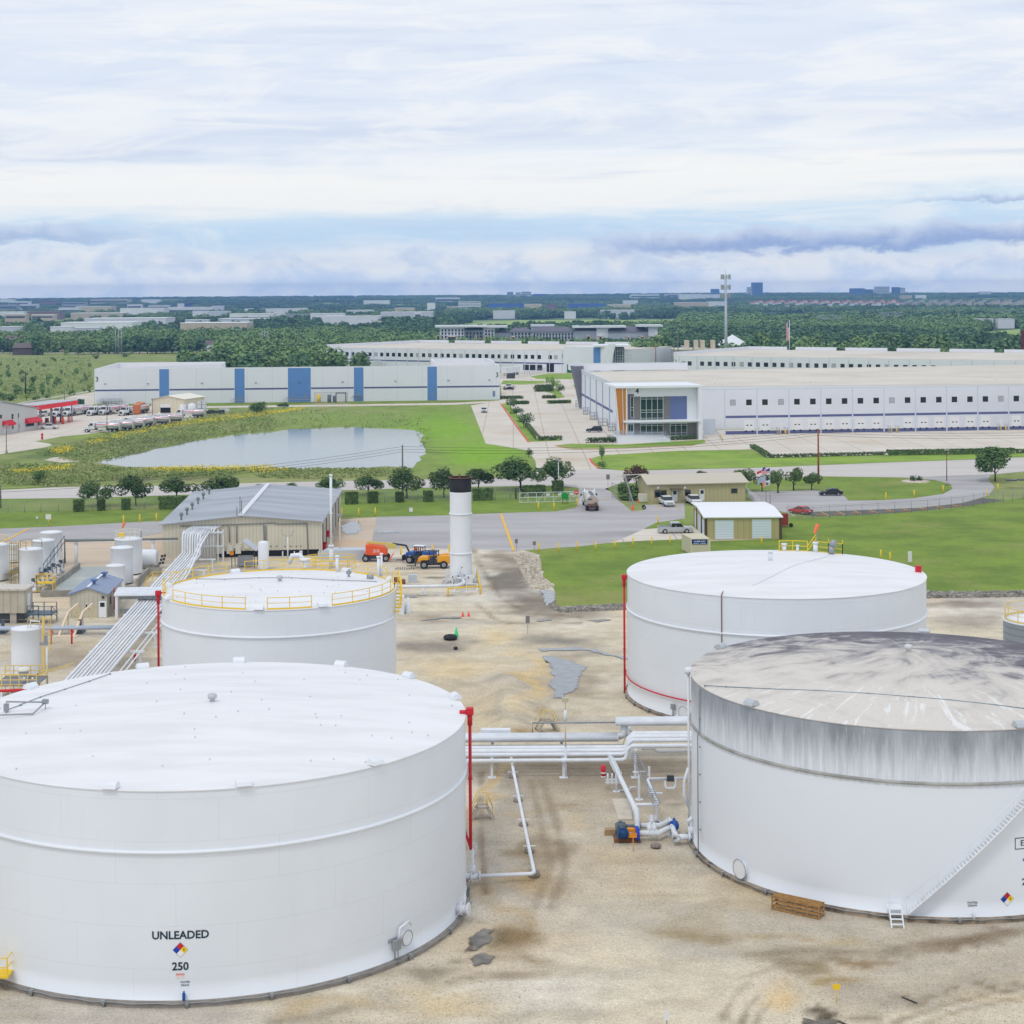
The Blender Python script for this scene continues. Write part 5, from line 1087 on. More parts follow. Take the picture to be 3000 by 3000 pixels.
mb.add([(p.x+sx*L_*cos(0)*k1,p.y+1.6*sy,zz)for sx,k1,zz in((-1,1,0),(-1,.95,.9),(-1,.7,1.5),(1,.7,1.5),(1,.95,.9),(1,1,0))for sy in(-1,1)],[(0,2,3,1),(2,4,5,3),(4,6,7,5),(6,8,9,7),(8,10,11,9),(0,10,8,6,4,2),(1,3,5,7,9,11)]);mb.build('hood',mat('pale_blue_cover',rgb(190,198,206),.6),o)
# weather mast and cabinets in front of the shed
p=P(cf,225,700);zt=3.6;o=thing('weather_mast','white weather mast with curved arms in front of the shed','mast',p);MB().cyl(p,p+up*zt,.1,n=8).build('pole',PIPE,o);MB().tube([p+up*(zt+1.0)+Vector((-1.1,0,.2)),p+up*(zt+.2)+Vector((-.7,0,0)),p+up*zt,p+up*(zt+.2)+Vector((.7,0,0)),p+up*(zt+1.0)+Vector((1.1,0,.2))],.04,5).build('arm',GREY,o)
p=P(cf,50,775);o=thing('vertical_vessel','white upright cylinder vessel standing behind the railed tank','vessel',p+Vector((0,.5,0)));MB().lathe([(.8,.2),(.8,4.0),(.6,4.25),(.01,4.35)],p+Vector((0,.5,0)),20).build('shell',WHITE,o);MB().cyl(p+Vector((0,.5,0)),p+Vector((0,.5,.25)),.95,n=20).build('plinth',CONC,o)
# open gabled shelter
p=P(ce,1730,760);o=thing('equipment_shelter','little open shelter with a metal gable roof in front of the shed','shelter',p);mb=MB()
for dx in(-1.9,1.5):
 for dy in(0,3):mb.beam(p+Vector((dx,dy,0)),p+Vector((dx,dy,2.6)),.1)
mb.build('frame',DARK,o);mb=MB();a=p+Vector((-2.2,-.3,2.6));mb.quad(a,a+Vector((2.0,0,1.5)),a+Vector((2.0,3.6,1.5)),a+Vector((0,3.6,0)));mb.quad(a+Vector((2.0,0,1.5)),a+Vector((4.0,0,0)),a+Vector((4.0,3.6,0)),a+Vector((2.0,3.6,1.5)));mb.quad(a+Vector((2.0,0,1.46)),a+Vector((4.0,0,-.04)),a+Vector((4.0,3.6,-.04)),a+Vector((2.0,3.6,1.46)));mb.build('gable_roof',mat('metal_roofing',rgb(190,196,202),.45),o)
MB().obox(p+Vector((-.1,1.4,.9)),(2.2,1.2,1.5)).build('machine',GREY,o);MB().obox(p+Vector((-1.9,-.05,2.3)),(.6,.08,.6)).build('warning_sign',mat('guard_orange',None),o)
# small things
def cone(c,x,y,m,label,h=.75):
 p=P(c,x,y);o=thing('traffic_cone',label,'traffic cone',p);MB().lathe([(h*.27,.05),(h*.05,h),(.01,h)],p,12).build('cone_body',m,o);MB().box(p.x-h*.32,p.y-h*.32,0,p.x+h*.32,p.y+h*.32,.05).build('base_plate',m,o);return o
cone(ck,930,1007,mat('cone_green',rgb(60,210,130),.6),'bright green traffic cone near a black ring',1.1)
CO=mat('cone_orange',rgb(235,90,70),.6)
cone(ck,983,845,CO,'red and white cone at the end of the narrow puddle',.65);cone(ck,1030,843,CO,'second red cone standing just right of the narrow puddle',.65)
p=P(ck,882,1032);o=MB().lathe([(.55+.3*cos(a_),.28+.28*sin(a_))for a_ in[2*pi*i/10 for i in range(11)]],p,24).build('tyre',BLACK);tag(o,'black tyre lying on the gravel by the green cone','tyre')
p=P(ck,924,1112);o=MB().cyl(p,p+up*.3,.24,n=12).build('manhole_cap',BLACK);tag(o,'small black cap on the edge of the gravel slope','cap')
p=P(ck,540,815);o=thing('white_barrel','white bottle shaped marker beside a white block','barrel',p);MB().lathe([(.42,0),(.44,.5),(.3,1.3),(.14,1.6),(.12,2.0),(.01,2.02)],p,14).build('body',WHITE,o)
p=P(ck,470,825);o=tag(MB().box(p.x-.7,p.y-.4,0,p.x+.6,p.y+.8,2.3).build('white_cabinet',WHITE),'white block cabinet half hidden behind the railed tank','cabinet')
for c_,x,y,ht,lb in((ck,1507,985,1.9,'pair of small dark signs on thin poles above the gravel slope'),(cg,232,1430,1.6,'small dark sign on a thin pole beside the dirt road'),(cg,152,870,1.6,'small black sign at the end of the yellow line'),(cg,279,868,1.3,'little round grey sign at the edge of the lawn')):sign_post(c_,x,y,ht,.5,.62,SG_G,lb)
sign_post(cf,1097,355+38,1.6,.65,.75,SG_W,'tilted white sign on the grass left of the flare stack');sign_post(cf,1843,605,1.2,.42,.55,SG_G,'small dark sign beside the yellow gate line')
sign_post(ce,343,465,2.2,.95,.9,SG_W,'square white sign on a yellow post on the left lawn',pole=YEL,pr=.07);sign_post(ce,263,440,1.2,.4,.4,SG_W,'tiny pale sign on the left lawn')
sign_post(ch,1125,975,2.0,.6,1.6,SG_W,'small white sign standing on the right lawn')
for c_,x,y,lb in((ce,362,1295,'red hydrant post left of the pipe bundle'),(ce,508,1295,'red hydrant post nearer to the pipe bundle')):
 p=P(c_,x,y);o=thing('fire_hydrant',lb,'hydrant',p);MB().cyl(p,p+up*1.5,.11,n=10).build('standpipe',RED,o);MB().ball(p+up*1.6,.17,10,6).cyl(p+Vector((-.1,0,1.4)),p+Vector((.3,0,1.4)),.08,n=8).build('valve_head',RED,o)
# yellow bollards
def bollard_proto():
 o=thing('bollard','yellow bollard','bollard');MB().cyl((0,0,0),(0,0,1.1),.11,n=10).build('post_body',YEL,o);MB().ball((0,0,1.1),.11,10,6).build('domed_cap',YEL,o);return o
bollard=Placer(bollard_proto);BG='yellow bollards along the paving edge'
for i,(x,y)in enumerate(((310,885),(448,886),(581,878),(714,875),(849,866),(978,850),(1109,845),(1240,836))):bollard(P(cg,x,y),0,'yellow bollard in the row along the lawn and truck yard',BG,(1.0,1.0,1.25))
for c_,x,y,lb in((ce,874,445,'yellow bollard on the lawn edge left of the shed, leftmost of three'),(ce,989,437,'yellow bollard on the lawn edge left of the shed, middle of three'),(ce,1107,430,'yellow bollard on the lawn edge left of the shed, nearest the shed'),(cf,608,395,'yellow bollard right behind the vent mast'),(cf,726,395,'yellow bollard behind the bright puddle'),(cf,843,390,'yellow bollard at the corner of the asphalt yard'),(cg,418,592,'yellow bollard on the grass before the sliding gate'),(cg,308,592,'white topped bollard on the grass before the sliding gate'),(cg,1153,690,'yellow bollard at the wedge of grass'),(cg,581,565,'leaning yellow bollard beside the tanker truck'),(ch,955,520,'yellow bollard at the drive island, left one'),(ch,1155,502,'yellow bollard at the drive island, middle one'),(ch,1360,466,'yellow bollard at the drive island, right one'),(ch,1748,455,'yellow bollard in front of the green skip'),(ch,1672,495,'yellow bollard at the mouth of the curved drive'),(ch,76,840,'yellow marker behind the white tank roof'),(ch,920,940,'yellow marker on the lawn right of the windsock tank'),(ch,985,958,'second yellow marker on the lawn right of the windsock tank'),(cg,1887,840,'yellow marker in the grass below the garage'),(bl,800,290,'yellow post behind the boom lift'),(bl,1095,285,'yellow post behind the blue telehandler'),(bl,1400,280,'yellow post behind the yellow telehandler'),(bl,1715,280,'yellow post beside the flare stack')):
 bollard(P(c_,x,y),0,lb,None,(1.1,1.1,1.3))
# mobile machines
def wheel(mb_t,mb_r,c,r,w,ax='y',n=18):
 d=Vector((0,1,0))if ax=='y' else Vector((1,0,0));c=Vector(c)
 mb_t.cyl(c-d*w/2,c+d*w/2,r,n=n);mb_r.cyl(c-d*(w/2+.01),c+d*(w/2+.01),r*.55,n=n)
def add_wheel(parent,c,r,w,rim=None):
 a,b=MB(),MB();wheel(a,b,c,r,w);t_=a.build('wheel',BLACK,parent);b.build('rim',rim or GREY,t_);return t_
# orange boom lift (x along its length)
o=thing('boom_lift','orange boom lift with its jib folded down to the right','boom lift');OR2=mat('lift_orange',rgb(232,92,46),.45)
MB().box(-1.55,-.95,.45,1.75,.95,.85).build('chassis',DARK,o)
for sx in(-1.5,1.55):
 for sy in(-1.0,1.0):add_wheel(o,(sx,sy,.52),.52,.4)
MB().side([(-1.55,.95),(-1.5,2.55),(-1.0,2.6),(1.2,2.25),(1.7,1.7),(1.7,.95)],2.1,.1).build('engine_housing',OR2,o)
text_mesh('JLG',.62,lambda a,b:(a+.15,-1.07,1.65+b),'lettering',WHITE,o)
MB().beam((-1.3,0,2.8),(2.6,0,2.5),.32,.35).obox((2.3,.1,2.2),(1.4,.7,.7)).build('lower_boom',mat('lift_cream',rgb(214,200,110),.5),o)
MB().beam((2.4,0,2.6),(4.5,0,2.3),.26).beam((4.5,0,2.35),(5.2,0,.9),.26).beam((5.2,0,.9),(5.8,0,.9),.2).build('upper_boom',DARK,o)
mb=MB()
for x_ in(5.8,6.6):
 for y_ in(-.8,.8):mb.beam((x_,y_,.3),(x_,y_,1.6),.08)
for z_ in(.9,1.6):
 for y_ in(-.8,.8):mb.beam((5.8,y_,z_),(6.6,y_,z_),.08)
 for x_ in(5.8,6.6):mb.beam((x_,-.8,z_),(x_,.8,z_),.08)
mb.box(5.75,-.85,.22,6.65,.85,.32);mb.box(5.8,-.5,.3,6.0,.5,2.1);mb.build('basket',mat('basket_red',rgb(235,70,55),.5),o)
MB().beam((2.0,-1.2,.2),(2.75,-1.3,1.35),.5,.12).build('hood_door',mat('hood_coral',rgb(252,110,75),.5),o)
p=P(bl,325,425);o.location=p+Vector((0,1.0,0));o.scale=(1.02,)*3
def telehandler(label,body,flip=False):
 o=thing('telehandler',label,'telehandler')
 MB().box(-1.7,-.7,.5,2.0,.7,.95).build('chassis',DARK,o)
 for sx in(-1.35,1.6):
  for sy in(-.9,.9):add_wheel(o,(sx,sy,.58),.58,.42)
 MB().side([(.6,.9),(.6,1.9),(2.4,1.95),(2.45,.75),(1.9,.75),(1.7,.95)],1.9,.08).side([(-2.2,1.0),(-2.05,1.6),(-1.6,1.8),(-.5,1.75),(-.5,.95),(-1.0,1.2),(-1.6,1.2)],1.7,.08).build('body',body,o)
 MB().beam((2.2,.35,1.95),(-2.1,.35,1.35),.36).beam((-2.1,.35,1.45),(-2.4,.35,.75),.32).build('boom',body,o)
 mb=MB()
 for x_,z0 in((-.9,1.0),(.05,.9),(.8,.9)):
  for y_ in(-.85,.0):mb.beam((x_+(.2 if x_<0 else 0),y_,z0),(x_+(.35 if x_<0 else 0),y_,2.6),.1)
 mb.box(-.65,-.92,2.55,.9,.06,2.66);mb.box(-.9,-.9,.8,.8,0,1.3);mb.box(-.1,-.7,1.3,.35,-.2,1.8);mb.build('cab',DARK,o)
 MB().box(-2.75,-.75,.3,-2.62,.75,1.15).beam((-2.65,-.4,.33),(-4.0,-.4,.33),.14,.06).beam((-2.65,.4,.33),(-4.0,.4,.33),.14,.06).build('fork_carriage',DARK,o)
 return o
o=telehandler('yellow telehandler with forks, nearest the flare stack',mat('machine_yellow',rgb(238,166,34),.45));o.location=P(bl,1410,555)+Vector((0,.9,0));o.rotation_euler.z=.0
o=telehandler('blue telehandler with a white roof between boom lift and yellow machine',mat('machine_blue',rgb(44,88,160),.45));MB().box(-.75,-.95,2.67,1.0,.1,2.78).build('cab_roof',WHITE,o);o.location=P(bl,1160,470)+Vector((0,1.1,0));o.rotation_euler.z=-.35
o=thing('log_pile','little heap of bars on the ground before the telehandlers','heap',P(bl,865,570));mb=MB();r_=random.Random(3);p=P(bl,865,570)
for i in range(9):mb.beam(p+Vector((-1.3+i*.33,0,.06)),p+Vector((-1.2+i*.33,.5,.12+r_.random()*.3)),.09)
mb.build('bars',DARK,o)
p=P(ck,470,580);o=thing('drum_stack','two rusty drums and a grey box beside the railed tank','drums',p);MB().cyl(p+Vector((-.4,.6,0)),p+Vector((-.4,.6,.8)),.4,n=12).cyl(p+Vector((.5,0,0)),p+Vector((.5,0,.6)),.35,n=12).build('drum',mat('rust_drum',rgb(140,92,76),.8,var=.3,vs=3),o);MB().box(p.x+1.2,p.y+.8,0,p.x+2.4,p.y+1.6,1.1).build('box',mat('pale_blue_cover',None),o)
# red wall-like pipe at far left
RW=thing('fire_main','thick red fire main crossing at the left edge','pipe',P(cv,300,1690));MB().tube([P(cv,-400,1680,z=2.2),P(cv,300,1650,z=2.2),P(cv,900,1620,z=2.2)],.15,10).build('pipe',RED,RW);mb=MB()
for x_ in(40,240):p=P(cv,x_,1800);mb.beam(Vector((p.x,P(cv,x_,1662,z=2.2).y,0)),Vector((p.x,P(cv,x_,1662,z=2.2).y,2.1)),.2)
mb.build('support',PIPE,RW)
# TERMINAL BUILDINGS
class Wall:
 """a vertical facade: place features on it by the photo pixel where they show"""
 def __init__(s,A,B):s.A=Vector((A[0],A[1],0));s.d=Vector((B[0]-A[0],B[1]-A[1],0));s.L=s.d.length;s.d.normalize();s.n=Vector((s.d.y,-s.d.x,0))
 def hit(s,c,px,py):
  a,b=ray(c,px,py)
  den=s.d.x-a*s.d.y;t=(a*s.A.y-s.A.x)/den;Y=s.A.y+t*s.d.y
  return t,HC-b*Y
 def pt(s,t,z,out=0.0):return s.A+s.d*t+s.n*out+Vector((0,0,z))
 def box(s,mb,t0,z0,t1,z1,out=.06,inn=.0):
  p=[s.pt(t,z,o)for o in(inn,out)for t,z in((t0,z0),(t1,z0),(t1,z1),(t0,z1))]
  return mb.add(p,[(0,1,2,3)[::-1],(4,5,6,7),(0,1,5,4),(1,2,6,5),(2,3,7,6),(3,0,4,7)])
 def pbox(s,mb,c,x0,y0,x1,y1,out=.06,inn=.0):
  t0,z1=s.hit(c,x0,y0);t1,_=s.hit(c,x1,y0);_,z0=s.hit(c,x0,y1);return s.box(mb,t0,max(0.0,z0),t1,z1,out,inn)
def quadprism(P4,z0,z1):return[(p[0],p[1])for p in P4]
SIDING=mat('beige_ribbed_siding',rgb(216,210,190),.6,rib=.62,ribk=.16,var=.08,vs=.3)
SIDING2=mat('tan_ribbed_siding',rgb(188,178,138),.6,rib=.9,ribk=.12)
GREYROOF=mat('grey_metal_roof',rgb(172,177,184),.6,var=.14,vs=.10,stretch=(.5,2.5,1),col2=rgb(150,155,163))
TRIM=mat('grey_trim',rgb(120,118,112),.6)
def gable_house(name,label,cat,a,b,c,d,eave,ridge,wall,roof,over=.3,z0=0.0,thick=.14):
 """a,b front corners (left,right), c,d back corners (right,left); ridge runs from the front gable to the back one"""
 o=thing(name,label,cat,((a[0]+b[0])/2,(a[1]+b[1])/2,0));a,b,c,d=[Vector((q[0],q[1],0))for q in(a,b,c,d)]
 m0,m1=a.lerp(b,.5),d.lerp(c,.5);Zv=lambda h:Vector((0,0,h));mb=MB()
 mb.add([a+Zv(z0),b+Zv(z0),c+Zv(z0),d+Zv(z0),a+Zv(eave),b+Zv(eave),c+Zv(eave),d+Zv(eave),m0+Zv(ridge),m1+Zv(ridge)],[(0,1,5,8,4),(1,2,6,5),(2,3,7,9,6),(3,0,4,7),(3,2,1,0)])
 mb.build('wall',wall,o)
 ax=(m1-m0).normalized();rt=(b-a).normalized();sl=(ridge-eave)/((b-a).length/2);mb=MB()
 f0,f1=m0-ax*over,m1+ax*over;w=(b-a).length/2+over;w2=(c-d).length/2+over
 for sg in(-1,1):
  p=[f0+Zv(ridge+.05),f1+Zv(ridge+.05),f1+rt*sg*w2+Zv(eave-sl*over+.05),f0+rt*sg*w+Zv(eave-sl*over+.05)]
  q=[v_+Zv(thick)for v_ in p];fs=[(0,1,2,3),(7,6,5,4),(0,4,5,1),(1,5,6,2),(2,6,7,3),(3,7,4,0)]
  mb.add(p+q,fs)
 mb.build('roof',roof,o);return o,Wall(a,b),Wall(b,c)
# the loading shed
sa,sb,sc_,sdd=P(ce,1150,692),P(cf,455,668),(-31.6,310.5),(-57.6,310.5)
SHD,wf,wr=gable_house('loading_shed','big beige loading shed with a grey metal roof','shed',sa,sb,sc_,sdd,5.25,6.35,SIDING,GREYROOF,.5)
m0,m1=(Vector(sa)+Vector(sb))/2,(Vector(sc_+(0,))+Vector(sdd+(0,)))/2
mb=MB();
MB().beam(Vector((m0.x,m0.y-.6,6.62)),Vector((m1.x,m1.y+.4,6.62)),.75,.22).build('ridge_vent',mat('pale_ridge',rgb(222,224,228),.5),SHD)
for x_,y_ in((198,480),(262,420),(322,362),(387,300),(447,245),(513,190)):
 p=P(sh,x_,y_,z=5.6);mb=MB();mb.cyl(p,p+up*.7,.16,n=8);mb.ball(p+up*.95,.34,10,6);mb.build('roof_ventilator',mat('green_grey_metal',rgb(120,138,130),.5),SHD)
mb=MB();p=Vector((m0.x-.2,m0.y-.2,6.3))
for dx,hh in((-.5,1.6),(0,3.2),(.25,2.6)):mb.cyl(p+Vector((dx,0,0)),p+Vector((dx,0,hh)),.05,n=5)
mb.build('antenna',DARK,SHD)
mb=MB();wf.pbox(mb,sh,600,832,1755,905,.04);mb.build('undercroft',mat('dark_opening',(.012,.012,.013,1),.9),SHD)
mb=MB()
for x_ in(655,1095,1338,1470,1745):wf.pbox(mb,sh,x_,830,x_+14,890,.12)
wf.pbox(mb,sh,1535,822,1570,890,.5);mb.build('pile',PIPE,SHD)
mb=MB()
for pts in([(190,545),(1100,515),(1240,508),(1290,522),(1620,518),(1635,870)],[(740,545),(745,730)],[(826,540),(828,735)],[(1130,530),(1140,790)],[(1155,540),(1160,800)],[(545,600),(610,612),(625,640),(625,760)]):
 mb.tube([wf.pt(*wf.hit(sh,*q),.15)for q in pts],.09,6)
mb.build('wall_conduit',mat('wall_pipe_grey',rgb(128,134,132),.55),SHD)
mb=MB()
for x0,y0,x1,y1 in((597,768,663,855),(713,768,780,855),(806,768,873,855),(912,738,965,800)):wf.pbox(mb,sh,x0,y0,x1,y1,.45)
mb.build('equipment_cabinet',mat('pale_cabinet',rgb(216,214,200),.6),SHD)
mb=MB()
for x_ in(1205,1270,1362,1428,1492,1542):wf.pbox(mb,sh,x_,768,x_+18,782,.05)
mb.build('wall_vent',TRIM,SHD)
mb=MB()
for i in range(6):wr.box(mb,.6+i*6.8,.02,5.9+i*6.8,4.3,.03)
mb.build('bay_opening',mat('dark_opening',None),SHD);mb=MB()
for i in range(7):wr.box(mb,.15+i*6.8,0,.5+i*6.8,5.2,.3)
mb.build('column',mat('pale_cabinet',None),SHD)
mb=MB()
for t_,z_ in((3,.6),(9,1.6),(2.2,0.3),(14,2.2)):wr.box(mb,t_,z_,t_+.5,z_+1.0,.7,.1)
mb.build('fire_extinguisher',RED,SHD)
p=P(sh,70,900);o=tag(MB().box(p.x-.9,p.y-.6,0,p.x+.9,p.y+.2,2.6).box(p.x-.95,p.y-.65,2.6,p.x+.95,p.y+.25,2.7).build('transformer',mat('utility_green',rgb(120,136,128),.6)),'grey green utility cabinet at the left corner of the shed','cabinet')
# pump house
ha,hb=P(ce,494,1112),P(ce,757,1110)
PH,wf,wr=gable_house('pump_house','small beige hut with a blue grey gable roof','hut',ha,hb,(hb.x-.6,hb.y+10.8),(ha.x-.6,ha.y+10.8),2.95,3.75,mat('hut_siding',rgb(200,194,176),.65,rib=.55,ribk=.12,var=.1,vs=.5),mat('blue_grey_roof',rgb(138,152,178),.6,rib=.62,ribk=.10),.25)
m0=(ha+hb)/2;MB().beam(Vector((m0.x,m0.y-.25,3.98)),Vector((m0.x-.6,m0.y+11,3.98)),.32,.08).build('ridge_cap',WHITE,PH)
mb=MB()
for yy in(2.6,8.2):q_=Vector((m0.x+.1,m0.y+yy,3.9));mb.cyl(q_,q_+up*.35,.22,n=8);mb.obox(q_+up*.5,(.75,.75,.22))
mb.build('roof_ventilator',mat('blue_vent',rgb(96,118,165),.5),PH)
mb=MB();wf.pbox(mb,ce,700,992,753,1108,.06);dr=mb.build('door',mat('door_white',rgb(232,236,242),.5),PH);mb=MB();wf.pbox(mb,ce,709,1003,741,1033,.075);mb.build('pane',GLASS,dr)
mb=MB();wf.pbox(mb,ce,606,1014,638,1052,.05);wn=mb.build('window',mat('door_white',None),PH);mb=MB();wf.pbox(mb,ce,607,1016,620,1050,.062);wf.pbox(mb,ce,624,1016,637,1050,.062);mb.build('pane',GLASS,wn)
mb=MB();wf.pbox(mb,ce,722,957,738,973,.2);wr.box(mb,2.0,1.3,2.9,2.3,.05);mb.build('wall_lamp',DARK,PH)
mb=MB();mb.tube([wr.pt(3.6,3.2,.3),wr.pt(3.6,.4,.3),wr.pt(4.4,.35,.3)],.08,6);mb.tube([wr.pt(3.6,3.0,.3),wr.pt(3.6,3.0,-.1)],.07,6);mb.build('red_pipe',RED,PH)
# covered pipe bridge
PBr=thing('pipe_bridge','white roofed pipe bridge between the hut and the railed tank','pipe bridge',P(ce,960,1010));a=P(ce,805,948,z=3.0);e=P(ce,1145,940,z=3.0);w_=Vector((-.6,4.8,0));mb=MB()
for i in range(8):p0=a+w_*(i/8);p1=e+Vector((4,0,0))+w_*(i/8);zz=.12 if i%2 else 0;mb.add([p0+up*zz,p1+up*zz,p1+w_/8+up*zz,p0+w_/8+up*zz,p0-up*.2,p1-up*.2,p1+w_/8-up*.2,p0+w_/8-up*.2],[(0,1,2,3),(7,6,5,4),(0,4,5,1),(1,5,6,2),(2,6,7,3),(3,7,4,0)])
mb.build('roof',PIPE,PBr);MB().beam(a+Vector((.5,1.2,-2.3)),e+Vector((4,1.2,-2.3)),.5).beam(a+Vector((.5,1.0,-.55)),e+Vector((4,1.0,-.55)),.4).build('carrier_beam',GREY,PBr);p=P(ce,962,1000);MB().beam(Vector((p.x,a.y+.3,0)),Vector((p.x,a.y+.3,2.9)),.35).build('post',PIPE,PBr)
# trailer office on piers, far left
p=P(ce,175,1155);TR=thing('site_trailer','beige trailer cabin raised on piers at the left edge','trailer',p);xr,yf=P(ce,180,1000,Y=213.6).x,213.6
MB().box(xr-14,yf,1.35,xr,yf+3.2,4.2).build('wall',mat('trailer_siding',rgb(196,188,168),.65,rib=.9,ribk=.2,var=.15,vs=.5),TR);MB().box(xr-14.2,yf-.25,4.2,xr+.2,yf+3.4,4.42).build('roof',mat('trailer_roof',rgb(206,198,186),.6,rib=1.1,ribk=.2),TR)
for dx in(-1.6,-6,-10):MB().box(xr+dx-.4,yf+.2,0,xr+dx+.4,yf+1.0,1.35).build('pier',CONC,TR)
MB().box(xr-13.8,yf+.3,.5,xr-.2,yf+3,1.34).build('underfloor',DARK,TR)
MB().box(xr,yf+.8,1.5,xr+.05,yf+2.0,3.6).build('door',mat('door_white',None),TR)
STB=mat('slate_blue_steel',rgb(82,98,112),.5);mb=MB();mb.box(xr+.1,yf-.3,1.1,xr+3.4,yf+2.4,1.25)
for x_ in(xr+.3,xr+1.7,xr+3.3):mb.beam((x_,yf-.25,0),(x_,yf-.25,2.3),.1);mb.beam((x_,yf+2.3,0),(x_,yf+2.3,2.3),.1)
for z_ in(1.75,2.3):mb.beam((xr+.3,yf-.25,z_),(xr+1.7,yf-.25,z_),.06);mb.beam((xr+.3,yf+2.3,z_),(xr+3.3,yf+2.3,z_),.06);mb.beam((xr+3.3,yf-.25,z_),(xr+4.2,yf-.25,z_-1.0),.06)
mb.build('stair_platform',STB,TR)
# small white tanks behind
TKG='small white tanks in the concrete pit'
def tk(name,label,x,yfr,r,h,z0=.2,roofm=WHITE):
 o_,T_=small_tank(name,label,x,yfr+r,r,h,WHITE,.22,z0);T_['o']=o_;return o_,T_
def xat(c,px,Y):return P(c,px,0,Y=Y).x
o1,T_1=tk('white_tank','white upright tank with a yellow platform, front one of the left cluster',xat(t1,597,241),240.5,1.62,5.0)
tk('white_tank','white upright tank directly behind the one with the yellow platform',xat(t1,880,250),249,1.62,5.0);tk('white_tank','rearmost white upright tank of the left cluster',xat(t1,1028,258),257.5,1.65,5.0)
o4,T_4=tk('white_tank','white upright tank cut by the left edge of the picture',xat(t1,-87,246),245,1.62,5.0)
tk('grey_tank','narrow grey tank standing between two white ones at the left',xat(t1,262,262),262,.75,2.6)
o5,T_5=tk('white_tank','wide white upright tank with a pale rail on its top',xat(t2,1213,251.7),249.7,2.0,5.0);tk('white_tank','white upright tank in front of the wide railed one',xat(t2,1070,243),241.7,1.58,4.95);tk('white_tank','shortest white upright tank, just behind the hut',xat(t2,955,239),237.5,1.32,3.1)
railing(T_1,math.radians(20),math.radians(260),o1,[],mat('dark_yellow_rail',rgb(150,132,60),.6),1.1,toe=False);railing(T_5,0,2*pi,o5,[],mat('pale_rail',rgb(226,224,200),.6),1.1,toe=False);railing(T_4,math.radians(-90),math.radians(150),o4,[],PALEYEL,1.1,toe=False)
mb=MB();a,b=T_5['x']+.0,T_5['y'];mb.obox((a-.9,b-.5,T_5['h']+.6),(.8,.6,.5));mb.cyl((a-.7,b,T_5['h']),(a-.7,b,T_5['h']+1.9),.05,n=5);mb.build('hatch',YEL,o5)
mb=MB();s_=Vector((a-.7,b,T_5['h']+2.0));mb.tube([s_+Vector((.2,0,.4)),s_,s_+Vector((-.15,0,-.45))],[.2,.17,.1],8);mb.build('windsock',mat('windsock_orange',None),o5)
p=Vector((T_1['x']-2.2,T_1['y']-.6,0));LC=thing('ladder_cage','yellow brown ladder tower left of the front white tank','ladder',p);mb=MB()
for dx in(-.5,0,.5):
 for dy in(-.4,.4):mb.beam(p+Vector((dx,dy,0)),p+Vector((dx,dy,6.2)),.08)
for i in range(8):mb.beam(p+Vector((-.5,-.4,.5+i*.8)),p+Vector((.5,-.4,.5+i*.8)),.06)
mb.box(p.x-.8,p.y-.6,1.9,p.x+.7,p.y+.6,2.0);mb.build('frame',mat('dark_yellow_rail',None),LC)
def stairs_yellow(p,label,m=YEL):
 o_=thing('access_stairs',label,'stairs',p);mb_=MB();mb_.box(p.x-1.2,p.y-.6,1.15,p.x+1.2,p.y+.6,1.3)
 for dx in(-1.2,0,1.2):
  for dy in(-.6,.6):mb_.beam(p+Vector((dx,dy,0)),p+Vector((dx,dy,2.4)),.09)
 for z_ in(1.85,2.4):mb_.beam(p+Vector((-1.2,-.6,z_)),p+Vector((1.2,-.6,z_)),.07);mb_.beam(p+Vector((-1.2,.6,z_)),p+Vector((1.2,.6,z_)),.07)
 for i in range(3):mb_.box(p.x-1.2,p.y-.9-i*.25,.85-i*.3,p.x-.2,p.y-.65-i*.25,.92-i*.3)
 mb_.build('frame',m,o_);return o_
stairs_yellow(P(t1,950,1450),'yellow step platform at the corner of the concrete pit')
# concrete pit walls and slab
PW=thing('containment_wall','low grey concrete walls of the left tank pit','wall',P(t1,870,1560));a,b,c_,e=P(t1,870,1560),P(t1,1660,965),P(t1,620,1470),P(t1,-250,1470);mb=MB();hw=.85
for q0,q1 in((a,b),(c_,e)):
 mb.beam(q0+up*hw/2,q1+up*hw/2,.35,hw)
mb.beam(c_+up*hw/2,P(t1,860,1480)+up*hw/2,.35,hw);mb.beam(P(t1,90,1290)+up*1.0,P(t1,380,1130)+up*1.0,.35,hw)
mb.build('wall_face',mat('pit_concrete',rgb(168,164,154),.9,var=.3,vs=.5),PW);b2=P(ce,740,945)
mb=MB();mb.beam(a+up*hw/2+Vector((.2,-.3,0)),P(ce,520,955)+Vector((4.5,0,hw/2)),.3,hw);mb.build('wall_face',mat('pit_concrete',None),PW)
sheet('concrete_slab',[(ce,375,925),(ce,552,752),(ce,820,748),(ce,760,900),(ce,700,925)],5,SLAB,'wet grey green concrete slab between the small tanks')
PV=thing('pump_manifold','row of small pumps and white pipe bends inside the left pit','pump',P(t1,1350,1000));mb=MB();r_=random.Random(5);m2=MB()
